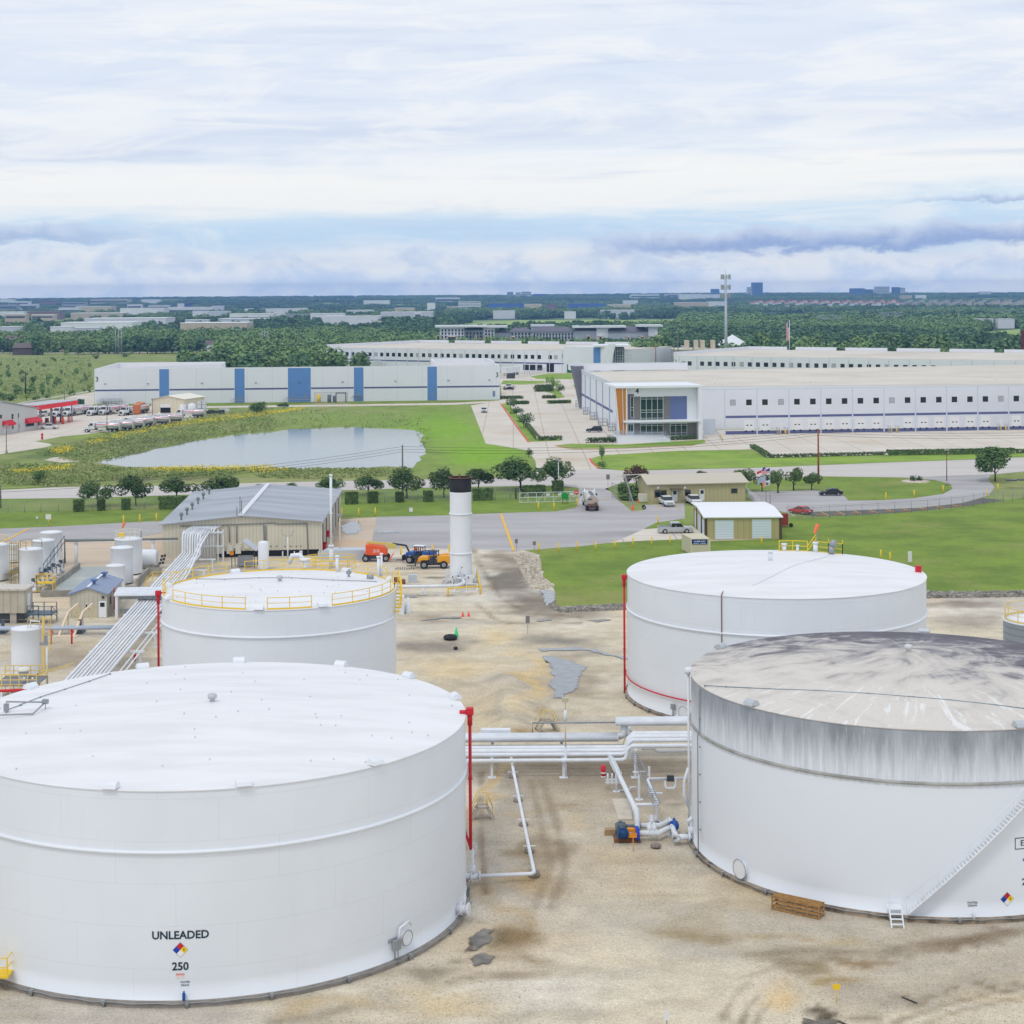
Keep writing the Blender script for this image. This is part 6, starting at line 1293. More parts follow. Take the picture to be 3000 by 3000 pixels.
for i in range(8):
 mb=MB();m2=MB();p=a.lerp(b,.1+i*.1)+Vector((-1.6,.6,0));mb.tube([p,p+up*1.1,p+Vector((-.5,.3,1.4)),p+Vector((-.9,.5,.8))],.12,6);mb.cyl(p+Vector((-.6,0,.4)),p+Vector((.2,0,.4)),.3,n=10);m2.obox(p+Vector((-.4,.6,1.3+r_.random()*.6)),(.5,.4,.5))
 m2.cyl(p+Vector((.1,.4,0)),p+Vector((.1,.4,2.0)),.05,n=5);mb.build('pump_pipe',PIPE,PV);m2.build('pump_control',mat('slate_blue_steel',rgb(82,98,112),.5),PV)
mb=MB();q0,q1=a.lerp(b,.3)+Vector((-2.2,1,1.6)),a.lerp(b,.95)+Vector((-2.2,1,4.0))
for dz in(0,.9):mb.beam(q0+up*dz,q1+up*dz,.09)
for i in range(8):q_=q0.lerp(q1,i/7);mb.beam(q_-up*.8,q_+up*.9,.06)
o=mb.build('stair_rail',STB);tag(o,'sloping blue grey stair rail beside the left white tanks','stairs')
# right pit
p=P(t2,1600,1100);PW2=thing('containment_wall','concrete pit walls with yellow stairs right of the wide railed tank','wall',p);mb=MB();q0,q1,q2,q3=P(t2,1380,1330),P(t2,1610,1090),P(t2,1890,1085),P(t2,1830,900)
mb.beam(q0+up*.6,q1+up*.6,.3,1.2);mb.beam(q1+up*.6,q2+up*.6,.3,1.2);mb.beam(P(t2,1700,960)+up*.3,q3+up*.3,.3,.6);mb.build('wall_face',mat('pit_concrete',None),PW2)
mb=MB();s0=P(t2,1560,1290,z=.2);s1=P(t2,1700,1150,z=1.2);s2=s1+Vector((3.5,.2,0))
for dz in(0,.55,1.0):mb.beam(s0+up*dz,s1+up*dz,.07);mb.beam(s1+up*dz,s2+up*dz,.07)
for q_ in(s0,s1,s2):mb.beam(q_-up*.3,q_+up*1.0,.08)
mb.build('stair_rail',YEL,PW2)
p=P(t2,1600,930);HT=thing('horizontal_tank','white horizontal drum tank beside the wide railed tank','tank',p);z_=1.55;MB().tube([(p.x-2.5,p.y,z_),(p.x-2.3,p.y,z_),(p.x+1.2,p.y,z_),(p.x+1.5,p.y,z_)],[.9,1.3,1.3,1.05],20).build('shell',WHITE,HT);MB().box(p.x-2,p.y-1,0,p.x-1.6,p.y+1,.6).box(p.x+.6,p.y-1,0,p.x+1,p.y+1,.6).build('saddle',CONC,HT)
mb=MB()
for i in range(6):mb.obox(p+Vector((2.0+.1*i,-.4+.2*i,.8+(i%3)*.5)),(.3,.3,.35))
mb.build('valve_set',DARK,HT)
# pipe gantry over the left slab
PG=thing('pipe_gantry','grey pipe gantry on white posts from the pit to the shed','pipe gantry',P(ce,530,735));z_=3.75;Yg=260.0;xa,xb=xat(ce,455,Yg),xat(ce,1255,Yg);mb=MB()
mb.tube([(xa,Yg,0.3),(xa,Yg,z_),(xb,Yg,z_+.2)],.16,8);mb.tube([(xa+1.5,Yg+.4,.3),(xa+1.5,Yg+.4,z_-.1),(xb,Yg+.4,z_+.1)],.09,6);mb.build('pipe',mat('wall_pipe_grey',None),PG);mb=MB()
for px in(533,1076):x_=xat(ce,px,Yg);mb.cyl((x_,Yg+.2,0),(x_,Yg+.2,z_+.1),.28,n=10)
mb.tube([(xa+.8,Yg-.2,3.45),(xb,Yg-.2,3.6)],.06,5);mb.build('post',PIPE,PG)
# tank with yellow ladder, lower left, and its filter platform
ol,TL=small_tank('white_tank','white tank with a tall yellow caged ladder at the left edge',xat(cv,370,185.8),185.8,1.62,4.8,WHITE,.15,.1)
p=Vector((TL['x']+1.95,TL['y']-.4,0));mb=MB();mb.beam(p,p+up*6.2,.25,.12)
for i in range(18):mb.beam(p+Vector((.12,-.25,.4+i*.33)),p+Vector((.12,.25,.4+i*.33)),.04)
for i in range(5):
 mb.tube([p+Vector((.45+.4*cos(a_),.4*sin(a_),2.6+i*.85))for a_ in[2*pi*j/10 for j in range(11)]],.03,4)
for a_ in(-1,0,1):mb.beam(p+Vector((.45+.4*cos(a_),.4*sin(a_),2.6)),p+Vector((.45+.4*cos(a_),.4*sin(a_),6.2)),.04)
mb.tube([p+Vector((0,0,6.0)),p+Vector((-1.6,-.3,5.9)),p+Vector((-1.6,-.3,4.9))],.04,5);mb.tube([p+Vector((0,0,5.5)),p+Vector((-1.6,-.3,5.4))],.04,5);mb.build('caged_ladder',PALEYEL,ol);mb=MB();q=Vector((TL['x']+.5,TL['y']-.2,TL['h']));mb.tube([q,q+up*.8,q+Vector((1.0,0,.75)),q+Vector((1.0,0,.1))],.07,6);mb.build('vent_pipe',PIPE,ol)
p=P(cv,665,1600);zt=Z(cv,650,1005,p.y);o=thing('lamp_mast','white lamp mast right of the tank with the caged ladder','lamp post',p);MB().cyl(p,p+up*zt,.1,n=8).build('pole',PIPE,o);MB().obox(p+up*(zt+.1)+Vector((-.3,0,0)),(.8,.4,.3)).obox(p+up*(zt+.6)+Vector((-.1,0,0)),(.35,.3,.7)).build('lamp_head',GREY,o)
FP=thing('filter_platform','grey deck with pale yellow rails around a white filter vessel','platform',P(cv,300,1640));a=P(cv,-100,1585,z=1.5);b=P(cv,530,1570,z=1.5);mb=MB();dy=4.2;mb.box(a.x,a.y,1.4,b.x,a.y+dy,1.5);mb.build('deck',mat('deck_grey',rgb(118,124,134),.7),FP);mb=MB()
for z_ in(1.55,2.05,2.6):mb.beam((a.x,a.y,z_),(b.x,a.y,z_),.08);mb.beam((a.x,a.y+dy,z_),(b.x,a.y+dy,z_),.08)
n_=5
for i in range(n_+1):x_=a.x+(b.x-a.x)*i/n_;mb.beam((x_,a.y,0),(x_,a.y,2.6),.09);mb.beam((x_,a.y+dy,0),(x_,a.y+dy,2.6),.09)
for dy_ in(0,1.2):mb.beam((b.x,a.y+dy_,2.5),(b.x+2.4,a.y+dy_+4,2.6),.08);mb.beam((b.x,a.y+dy_,1.45),(b.x+2.2,a.y+dy_,.2),.09)
mb.build('rail',PALEYEL,FP);p=P(cv,305,1530,z=1.4);p.y+=.8;MB().lathe([(.5,0),(.52,.9),(.62,.92),(.62,1.05),(.45,1.25),(.01,1.35)],p,16).build('filter_vessel',mat('cream_vessel',rgb(232,228,214),.5,var=.1,vs=2),FP)
mb=MB()
for x_ in(320,440):q_=P(cv,x_,1700);mb.beam(q_,P(cv,x_+20,1480,z=2.0),.18)
mb.build('strut',PIPE,FP)
# pipe line behind (grey blue) and small crossings, stair stile with yellow wheels
PL2=thing('grey_pipeline','pair of grey blue pipes crossing left of the bundle','pipeline',P(cv,900,800));mb=MB()
for dy_ in(0,.7):mb.tube([P(cv,-600,790,z=.8)+Vector((0,dy_,0)),P(cv,1640,770,z=.8)+Vector((0,dy_,0))],.2,8)
mb.build('pipe',mat('blue_grey_pipe',rgb(176,188,204),.5),PL2);mb=MB()
for x_ in(20,1115):q_=P(cv,x_,850);mb.box(q_.x-.5,q_.y-.3,0,q_.x+.5,q_.y+1.4,.35);mb.beam(q_+Vector((0,.6,.3)),q_+Vector((0,.6,1.6)),.35)
mb.build('support',mat('slate_blue_steel',None),PL2)
VS=thing('valve_stile','two tan crossing ladders with yellow handwheels before the hut','valve stand',P(cv,930,880));mb=MB();q_=P(cv,915,890);mb.box(q_.x-1.4,q_.y-.5,0,q_.x+1.6,q_.y+.5,.1)
for dx in(-.7,1.1):mb.beam(q_+Vector((dx,0,0)),q_+Vector((dx+.2,3.5,2.2)),.25);mb.beam(q_+Vector((dx+.2,3.5,2.2)),q_+Vector((dx+.9,5.5,2.9)),.25);mb.beam(q_+Vector((dx+.2,3.5,2.2)),q_+Vector((dx+.2,3.5,0)),.2)
mb.build('ladder',mat('tan_pole',None),VS)
for dx in(.6,2.4):handwheel(q_+Vector((dx,3.6,2.1)),(1,-.2,0),.8,YEL,VS)
# office
oa,ob=P(cg,1092,543),P(cg,1772,527);OF=thing('office_building','long tan office with a low ribbed roof and two white doors','office',(oa+ob)/2);nrm=Vector((-(ob-oa).y,(ob-oa).x,0)).normalized();D_=nrm*10.5;ev,rg=3.7,4.9
mb=MB();v4=[oa,ob,ob+D_,oa+D_];ml,mr=oa+D_/2,ob+D_/2
mb.add(v4+[q+up*ev for q in v4]+[ml+up*rg,mr+up*rg],[(0,1,5,4),(1,2,6,9,5),(2,3,7,6),(3,0,4,8,7)]);mb.build('wall',SIDING2,OF)
def lean_roof(o_,oa,ob,D_,ev,rg,m,over=.6,th=.18):
 ex=(ob-oa).normalized()*over;n_=D_.normalized()*over;mb_=MB();sl_=(rg-ev)/(D_.length/2);ml,mr=oa+D_/2-ex+up*(rg+.05),ob+D_/2+ex+up*(rg+.05)
 for e0,e1,sg in((oa,ob,-1),(oa+D_,ob+D_,1)):
  q_=[e0-ex+n_*sg+up*(ev-sl_*over+.05),e1+ex+n_*sg+up*(ev-sl_*over+.05),mr,ml];mb_.add(q_+[v_+up*th for v_ in q_],[(3,2,1,0),(4,5,6,7),(0,1,5,4),(1,2,6,5),(2,3,7,6),(3,0,4,7)])
 return mb_.build('roof',m,o_)
lean_roof(OF,oa,ob,D_,ev,rg,mat('tan_metal_roof',rgb(200,192,174),.6,rib=.8,ribk=.12));wo=Wall(oa,ob)
def feature(o_,w,c,x0,y0,x1,y1,name,m,out=.05,pane=None,pm=GLASS):
 mb_=MB();w.pbox(mb_,c,x0,y0,x1,y1,out);f_=mb_.build(name,m,o_)
 for q_ in pane or():mb_=MB();w.pbox(mb_,c,*q_,out+.015);mb_.build('pane',pm,f_)
 return f_
OFT=mat('bronze_trim',rgb(110,100,80),.5)
feature(OF,wo,cg,1128,449,1216,502,'window',OFT,.05,[(1133,453,1170,498),(1175,453,1212,498)]);feature(OF,wo,cg,1342,446,1385,490,'window',OFT,.05,[(1346,450,1382,486)]);feature(OF,wo,cg,1670,437,1716,473,'window',OFT,.05,[(1675,441,1712,469)])
feature(OF,wo,cg,1254,448,1291,529,'door',WHITE,.06,[(1261,454,1284,480)]);feature(OF,wo,cg,1447,443,1482,523,'door',WHITE,.06,[(1454,449,1476,475)])
mb=MB();t0,z0=wo.hit(cg,1240,445);t1_,z1=wo.hit(cg,1318,432);wo.box(mb,t0,z0,t1_,z0+.25,1.4);mb.build('door_canopy',OFT,OF)
mb=MB()
for x_ in(1145,1335):t0,z0=wo.hit(cg,x_,428);wo.box(mb,t0,z0-.25,t0+.4,z0+.15,.3)
mb.build('wall_lamp',WHITE,OF)
mb=MB();q_=P(cg,1048,535);mb.box(q_.x-.9,q_.y-.2,.1,q_.x+.9,q_.y+1.1,1.6);mb.cyl((q_.x+.1,q_.y-.22,.85),(q_.x+.1,q_.y-.1,.85),.5,n=14);o=mb.build('air_conditioner',mat('pale_cabinet',None));tag(o,'beige cooling unit at the left end of the office','cooling unit')
# garage with roller doors
ga,gb=P(cg,1490,800),P(ch,212,797);GA=thing('garage','olive tan garage with two white roller doors and a white roof','garage',(ga+gb)/2);nrm=Vector((-(gb-ga).y,(gb-ga).x,0)).normalized();D_=nrm*19.5;v4=[ga,gb,gb+D_,ga+D_]
GSD=mat('olive_siding',rgb(180,170,120),.6,rib=1.0,ribk=.14);mb=MB();ml,mr=ga+D_/2,gb+D_/2
mb.add(v4+[q+up*3.6 for q in v4]+[ml+up*4.1,mr+up*4.1],[(0,1,5,4),(1,2,6,9,5),(2,3,7,6),(3,0,4,8,7)]);mb.build('wall',GSD,GA);lean_roof(GA,ga,gb,D_,3.6,4.1,mat('white_metal_roof',rgb(238,240,243),.5,rib=.8,ribk=.06),.35)
wg=Wall(ga,gb);wl=Wall(ga+D_,ga)
RD=mat('roller_door_white',rgb(214,226,236),.5,rib=.42,ribk=.2,hor=True);feature(GA,wg,cg,1557,663,1688,794,'roller_door',RD,.05);feature(GA,wg,ch,8,656,143,790,'roller_door',RD,.05)
mb=MB();wg.box(mb,-.15,0,.25,3.5,.12);wg.box(mb,wg.L-.25,0,wg.L+.15,3.5,.12);wl.box(mb,6,0,6.35,3.5,.12);wl.box(mb,13.5,0,13.9,3.5,.12);mb.build('corner_trim',mat('brown_trim',rgb(78,60,50),.6),GA)
mb=MB();wl.box(mb,3,0,5.5,2.9,.05);wl.box(mb,9,0,12.5,2.9,.05);wl.box(mb,15.0,0,17.5,2.9,.05);mb.build('side_door',RD,GA);mb=MB();wl.box(mb,2.5,0,2.9,3.0,.07);wl.box(mb,14.3,0,14.7,3.0,.07);mb.build('door_frame',mat('maroon_trim',rgb(96,40,40),.6),GA)
p=P(ch,232,712);o=thing('red_bin','rusty red bin on wheels right of the garage','bin',p);MB().box(p.x-1.0,p.y,.3,p.x+.8,p.y+1.2,2.3).build('body',mat('rust_red',rgb(150,58,44),.7),o);MB().cyl(p+Vector((1.3,0,.35)),p+Vector((1.3,.4,.35)),.35,n=12).build('wheel',BLACK,o)
# container with the sign
Yk=266.0;xk0,xk1=xat(cg,1384,Yk),xat(cg,1516,Yk);zk=2.62;MM=thing('storage_container','beige storage container with a dark blue sign','container',((xk0+xk1)/2,Yk,0));CBE=mat('container_beige',rgb(208,200,174),.6,rib=.3,ribk=.1)
mb=MB();mb.prism([(xk0,Yk),(xk1,Yk),(xk1-.5,Yk+6.0),(xk0-.9,Yk+6.0)],.1,zk);mb.build('body',CBE,MM);mb=MB();fr=Wall((xk0,Yk),(xk1,Yk));
for t_ in(0,fr.L):fr.box(mb,t_-.07,.1,t_+.07,zk+.02,.05)
fr.box(mb,0,zk-.1,fr.L,zk+.02,.05);mb.build('corner_frame',mat('container_cream',rgb(226,216,186),.6),MM)
mb=MB();t0,z1=fr.hit(cg,1393,797);t1_,z0=fr.hit(cg,1503,832);fr.box(mb,t0,z0,t1_,z1,.06);sg=mb.build('sign_plate',mat('sign_navy',rgb(16,42,110),.5),MM)
tm_,zm=(t0+t1_)/2,(z0+z1)/2;text_mesh('mobile mini',.40,lambda a,b:fr.pt(tm_+a*.92+b*.2,zm+.08+b,.075),'lettering',mat('sign_pale_blue',rgb(214,226,250),.6),MM,.02)
mb=MB();fr.box(mb,t0+.2,z0+.1,tm_-.12,z0+.17,.07);fr.box(mb,tm_+.1,z0+.1,t1_-.2,z0+.17,.07);mb.build('small_print',mat('sign_pale_blue',None),MM)
# VEHICLES
def paint(n,c,r=.28):return mat('car_paint_'+n,c,r,.0,spec=.6)
LAMP=mat('lamp_lens',(.7,.7,.68,1),.15);TAIL=mat('tail_lens',rgb(150,10,14),.2)
def car(label,pm,kind='sedan'):
 """faces +x"""
 o=thing({'sedan':'parked_car','suv':'parked_car','pickup':'pickup_truck'}[kind],label,{'sedan':'car','suv':'suv','pickup':'pickup'}[kind])
 if kind=='sedan':body=[(-2.3,.35),(-2.32,.75),(-2.2,.95),(-1.5,1.0),(.7,.95),(1.6,.85),(2.2,.72),(2.3,.5),(2.25,.28),(-2.2,.28)];gh=[(-1.85,.98),(-1.1,1.42),(.1,1.45),(.95,.95)];roof=[(-1.15,1.40),(-1.0,1.47),(.0,1.49),(.15,1.42)];L_,w,wr_,wb=4.6,1.8,.33,1.4
 elif kind=='suv':body=[(-2.4,.45),(-2.42,1.1),(-2.3,1.15),(.9,1.12),(1.9,1.05),(2.35,.9),(2.42,.6),(2.35,.38),(-2.3,.38)];gh=[(-2.3,1.12),(-2.1,1.72),(.2,1.74),(.95,1.1)];roof=[(-2.15,1.70),(-2.0,1.80),(.1,1.82),(.28,1.70)];L_,w,wr_,wb=4.9,1.9,.39,1.45
 else:body=[(-2.95,.55),(-2.95,1.05),(.0,1.1),(1.2,1.12),(2.3,1.08),(2.85,.95),(2.95,.65),(2.9,.45),(-2.9,.45)];gh=[(-.95,1.1),(-.8,1.78),(.75,1.8),(1.45,1.1)];roof=[(-.85,1.75),(-.75,1.86),(.65,1.88),(.85,1.75)];L_,w,wr_,wb=5.9,1.98,.42,1.85
 MB().side(body,w,.09).build('body',pm,o);g_=MB().side(gh,w-.18,.14).build('windows',GLASS,o);MB().side(roof,w-.34,.08).build('roof',pm,o)
 mb=MB()
 for x_,zt in((gh[0][0]*.5+gh[1][0]*.5,gh[1][1]),(-.35 if kind!='pickup' else-.0,gh[1][1])):
  for sy in(-1,1):mb.beam((x_,sy*(w/2-.10),gh[0][1]-.02),(x_+(.12 if x_<-.4 else 0),sy*(w/2-.19),zt-.04),.10)
 mb.build('door_pillar',pm,o)
 for sx in(-wb,wb):
  for sy in(-1,1):add_wheel(o,(sx,sy*(w/2-.11),wr_),wr_,.24,mat('alloy_rim',(.5,.5,.52,1),.3,.6))
 fx=max(p[0]for p in body);bx=min(p[0]for p in body);hz=.68 if kind=='sedan' else .85
 for sy in(-1,1):MB().box(fx-.10,sy*(w/2-.33)-.2,hz-.05,fx+.005,sy*(w/2-.33)+.2,hz+.11).build('headlight',LAMP,o);MB().box(bx-.012,sy*(w/2-.24)-.14,hz+.02,bx+.1,sy*(w/2-.24)+.14,hz+.26).build('tail_light',TAIL,o);MB().obox((gh[3][0]-.15,sy*(w/2+.08),gh[3][1]+.06),(.14,.2,.14)).build('mirror',pm,o)
 MB().box(fx-.08,-.55,hz-.18,fx+.015,.55,hz+.02).box(fx-.1,-w/2+.1,.3,fx+.03,w/2-.1,.48).box(bx-.03,-w/2+.1,.32,bx+.1,w/2-.1,.5).build('bumper',DARK if kind!='pickup' else GREY,o)
 MB().box(bx-.018,-.25,hz-.1,bx+.02,.25,hz+.02).build('licence_plate',SG_W,o)
 if kind=='pickup':
  MB().box(-2.85,-.80,1.06,-1.02,.80,1.115).build('load_bed',DARK,o);mb=MB()
  for sy in(-1,1):mb.box(-2.93,sy*.9-.08,1.05,-.95,sy*.9+.08,1.22)
  mb.box(-2.95,-.95,1.02,-2.87,.95,1.22);mb.build('bed_side',pm,o)
 return o
def put(o,c,x,y,heading,s=1.0):o.location=P(c,x,y);o.rotation_euler.z=math.radians(heading);o.scale=(s,s,s);return o
wp_,sp_,rp_,kp_,np_=paint('white',(.72,.73,.74,1)),paint('silver',(.48,.50,.52,1)),paint('red',rgb(196,18,40)),paint('black',(.012,.013,.016,1)),paint('navy',(.012,.018,.035,1))
put(car('silver pickup standing side on beside the garage',sp_,'pickup'),cg,1276,752,2)
put(car('white pickup parked nose out below the office door',wp_,'pickup'),cg,1214,556,-82);put(car('white pickup half hidden behind the garage roof',wp_,'pickup'),cg,1405,548,-80)
put(car('red sedan in the first bay of the dark parking strip',rp_),ch,350,616,128);put(car('black sedan parked side on at the drive island',kp_),ch,565,486,178)
put(car('white car driving down the warehouse lane',wp_,'suv'),cb,1613,1034,-88);put(car('dark navy suv alone in the corner building car park',np_,'suv'),cc,703,1174,176)
put(car('white pickup parked beside a black car near the long warehouse',wp_,'pickup'),cb,1790,862,175);put(car('black car parked in front of the white pickup by the long warehouse',kp_),cb,1787,876,176)
def tanker(label,kind='bobtail',stripes=True,dirty=False):
 """fuel truck facing +x"""
 o=thing('tanker_truck',label,'tanker truck');tl=6.4 if kind=='bobtail' else 10.5;ox=0.0 if kind=='bobtail' else-1.2
 MB().box(-tl-.3+ox,-.5,.65,4.0,.5,.95).build('chassis',DARK,o)
 MB().side([(.9,.9),(.9,2.75),(1.3,3.0),(2.3,2.95),(2.75,1.95),(2.75,.9)],2.3,.1).side([(2.6,.8),(2.6,1.95),(3.9,1.75),(4.25,1.3),(4.25,.6),(2.6,.6)],2.0,.12).build('cab',wp_,o)
 MB().quad((2.38,-.95,2.83),(2.80,-.98,2.0),(2.80,.98,2.0),(2.38,.95,2.83)).box(1.45,-1.16,2.05,2.35,-1.13,2.75).box(1.45,1.13,2.05,2.35,1.16,2.75).build('windscreen',GLASS,o)
 MB().box(4.2,-.55,.75,4.3,.55,1.5).build('grille',DARK,o);MB().box(4.15,-1.15,.4,4.4,1.15,.72).build('bumper',CHROME,o)
 for sy in(-1,1):MB().box(4.12,sy*.82-.16,.95,4.27,sy*.82+.16,1.22).build('headlight',LAMP,o);MB().beam((2.5,sy*1.15,2.1),(2.55,sy*1.5,2.1),.06).obox((2.55,sy*1.5,2.1),(.16,.25,.55)).build('mirror',DARK,o);MB().cyl((.75,sy*.95,.9),(.75,sy*.95,3.5),.09,n=8).build('exhaust',CHROME,o)
 tm=mat('tank_dirty',rgb(206,204,198),.4,.3,var=.15,vs=.6)if dirty else CHROME;zc,ry,rz_=(2.0,1.22,1.0);x0,x1=.5+ox,-tl+ox;n=20;rings=[(x0,.90),(x0-.2,1.0),(x1+.25,1.0),(x1,.92)]
 vs=[(x_,ry*k_*cos(2*pi*j/n),zc+rz_*k_*sin(2*pi*j/n))for x_,k_ in rings for j in range(n)]
 mb=MB();mb.add(vs,[(i*n+j,(i+1)*n+j,(i+1)*n+(j+1)%n,i*n+(j+1)%n)for i in range(3)for j in range(n)],True);mb.build('tank_body',tm,o)
 mb=MB();mb.add([vs[j]for j in range(n)],[tuple(range(n))]);mb.add([vs[3*n+j]for j in range(n)],[tuple(range(n))[::-1]]);mb.build('tank_end',mat('tank_end_tan',rgb(190,176,160),.5,var=.2,vs=1)if dirty else CHROME,o)
 if stripes:
  mb=MB()
  for sy in(-1,1):
   for z_,hh,xa,xb in((2.28,.20,x0-.1,x1+.15),(2.6,.14,(x0+x1)/2+.6,(x0+x1)/2-.6)):
    yy=ry*math.sqrt(max(0,1-((z_-zc)/rz_)**2))+.015;y2=ry*math.sqrt(max(0,1-((z_+hh-zc)/rz_)**2))+.015;q_=[(xa,sy*yy,z_),(xb,sy*yy,z_),(xb,sy*y2,z_+hh),(xa,sy*y2,z_+hh)];mb.add(q_,[(0,1,2,3)if sy<0 else(3,2,1,0)])
  mb.build('red_stripe',mat('stripe_red',rgb(215,35,60),.5),o)
 mb=MB();mb.box(x1+.3,-.32,zc+rz_-.02,x0-.4,.32,zc+rz_+.07);w_=mb.build('walkway',DARK if dirty else CHROME,o)
 if dirty:
  mb=MB()
  for i in range(16):xx=x1+.5+(x0-x1-1)*i/15;mb.box(xx,-.3,zc+rz_+.07,xx+.1,.3,zc+rz_+.12)
  mb.build('tread',GREY,o);MB().box(x1-.2,-1.0,1.0,x1+.1,1.0,1.45).obox((x1-.15,-.6,1.5),(.3,.5,.4)).build('rear_valves',mat('rear_rust',rgb(128,100,84),.85,var=.4,vs=4),o);MB().box(x1-.03,.1,zc+.15,x1-.012,.85,zc+.4).build('hazard_panel',mat('slate_blue_steel',None),o);MB().box(x1-.28,-.7,.62,x1-.1,.7,.78).build('red_bumper',mat('stripe_red2',rgb(170,40,40),.6),o)
 else:MB().box(x1-.5,-1.15,.75,x1+.0,1.15,2.9).build('rear_cabinet',CHROME,o);MB().box(-2.6+ox,-1.18,.7,-.1+ox,-1.0,1.5).box(-2.6+ox,1.0,.7,-.1+ox,1.18,1.5).build('side_locker',mat('pale_cabinet',None),o)
 axles=[3.3,x1+2.6,x1+1.35]if kind=='bobtail' else[3.3,.4,-.8,x1+2.4,x1+1.1]
 for ax_ in axles:
  for sy in(-1,1):add_wheel(o,(ax_,sy*(1.0 if ax_>3 else .92),.52),.52,.32 if ax_>3 else .55,CHROME)
 mb=MB()
 for sy in(-1,1):mb.box(x1+.6,sy*1.05-.18,1.08,x1+3.3,sy*1.05+.18,1.14)
 mb.build('mudguard',CHROME,o)
 return o
TKR=tanker('dirty white tanker truck driving out through the gate, seen from behind','bobtail',False,True);put(TKR,cg,672,570,92)
BT=tanker('bobtail');TG='fuel tanker trucks parked in the depot'
lbls=['white cabbed tanker truck at the near end of the depot row, whole side in view','tanker truck second in the depot row, half behind the nearest one','tanker truck third in the depot row with brown wheels showing','tanker truck in the middle of the depot row','tanker truck behind the middle of the depot row, fifth from its near end','tanker truck sixth in the depot row with a big steel rear cabinet','tanker truck parked crosswise in front of the white totes']
for i,(x,y,hd)in enumerate(((290,452,178),(440,436,180),(560,418,182),(680,390,182),(860,372,184),(1010,350,186),(1280,292,178))):
 o=BT if i==0 else dup(BT,(0,0,0));p=P(cr,x,y);o.location=p+Vector((1.2,.9,0));o.rotation_euler.z=math.radians(hd);o['label']=lbls[i];o['group']=TG
ST=tanker('semi','semi');l2=['tanker truck facing us, right end of the rear depot row','tanker truck facing us, second from the right end of the rear depot row','tanker truck with its front to us beside the small white van','tanker truck with its front to us under the right end of the red canopy','tanker truck with its front to us behind a canopy column']
for i,(x,y,hd)in enumerate(((1715,812,-110),(1430,806,-108),(1258,812,-107),(920,822,-107),(765,826,-107))):
 o=ST if i==0 else dup(ST,(0,0,0));p=P(cq,x,y);o.location=p+Vector((1.4,3.4,0));o.rotation_euler.z=math.radians(hd);o['label']=l2[i];o['group']=TG
o=car('small white van between the front facing tanker trucks',wp_,'suv');put(o,cq,1090,800,-100,1.25);o=car('white pickup with its nose out left of the canopy columns',wp_,'pickup');put(o,cq,612,820,-105,1.1)
o=car('white flatbed pickup driving off from the depot office',wp_,'pickup');put(o,cq,690,1000,2,1.0)
# light tower by the gate
p=P(g1,1365,680);LT=thing('light_tower','grey towed light tower with a leaning mast by the gate','light tower',p);MB().side([(-1.5,.35),(-1.4,.8),(-.9,1.15),(.9,1.15),(1.5,.8),(1.5,.35)],1.5,.1).build('trailer_body',mat('tower_grey',rgb(120,130,138),.5),LT).location=(0,.8,0)
mb=MB();mb.beam(p+Vector((-.6,.8,1.0)),p+Vector((-2.2,1.2,6.4)),.28,.28);mb.beam(p+Vector((-1.3,.8,.5)),p+Vector((-1.2,1.0,3.4)),.14);mb.build('mast',GREY,LT);mb=MB();mb.beam(p+Vector((-2.4,1.2,6.4)),p+Vector((2.0,1.2,6.6)),.12);
for dx in(-3.6,-2.9,-2.2):mb.obox(p+Vector((dx,1.2,6.2)),(.5,.2,.5))
mb.beam(p+Vector((-3.9,1.2,6.45)),p+Vector((-2,1.2,6.45)),.1);mb.build('lamp_bar',mat('pale_cabinet',None),LT)
for sy in(.1,1.5):add_wheel(LT,tuple(p+Vector((1.4,sy,.35))),.35,.25)
cone(g1,1287,682,CO,'red cone standing in front of the light tower',1.0);cone(g1,1395,555,CO,'red cone behind the light tower near the office',.7)
p=P(cg,495,545);o=thing('feed_box','bright green box on legs in front of the sliding gate','box',p);MB().box(p.x-.65,p.y-.4,.95,p.x+.65,p.y+.4,2.0).box(p.x-.25,p.y-.2,2.0,p.x+.25,p.y+.2,2.25).build('body',GREENP,o);MB().beam(p+Vector((-.4,0,0)),p+Vector((-.4,0,.95)),.1).beam(p+Vector((.4,0,0)),p+Vector((.4,0,.95)),.1).build('leg',DARK,o)
p=P(cg,577,562);o=thing('road_sign','round red no entry sign on a pole at the gate','sign',p);MB().cyl(p,p+up*2.6,.04,n=6).build('pole',GREY,o);MB().cyl(p+Vector((0,-.03,2.65)),p+Vector((0,-.06,2.65)),.42,n=20).build('sign_disc',mat('sign_red',rgb(225,40,60),.5),o);MB().box(p.x-.27,p.y-.075,2.58,p.x+.27,p.y-.065,2.73).build('white_bar',WHITE,o)
sign_post(cg,800,425,2.6,.75,1.05,SG_G,'dark framed sign on a pole at the road mouth')
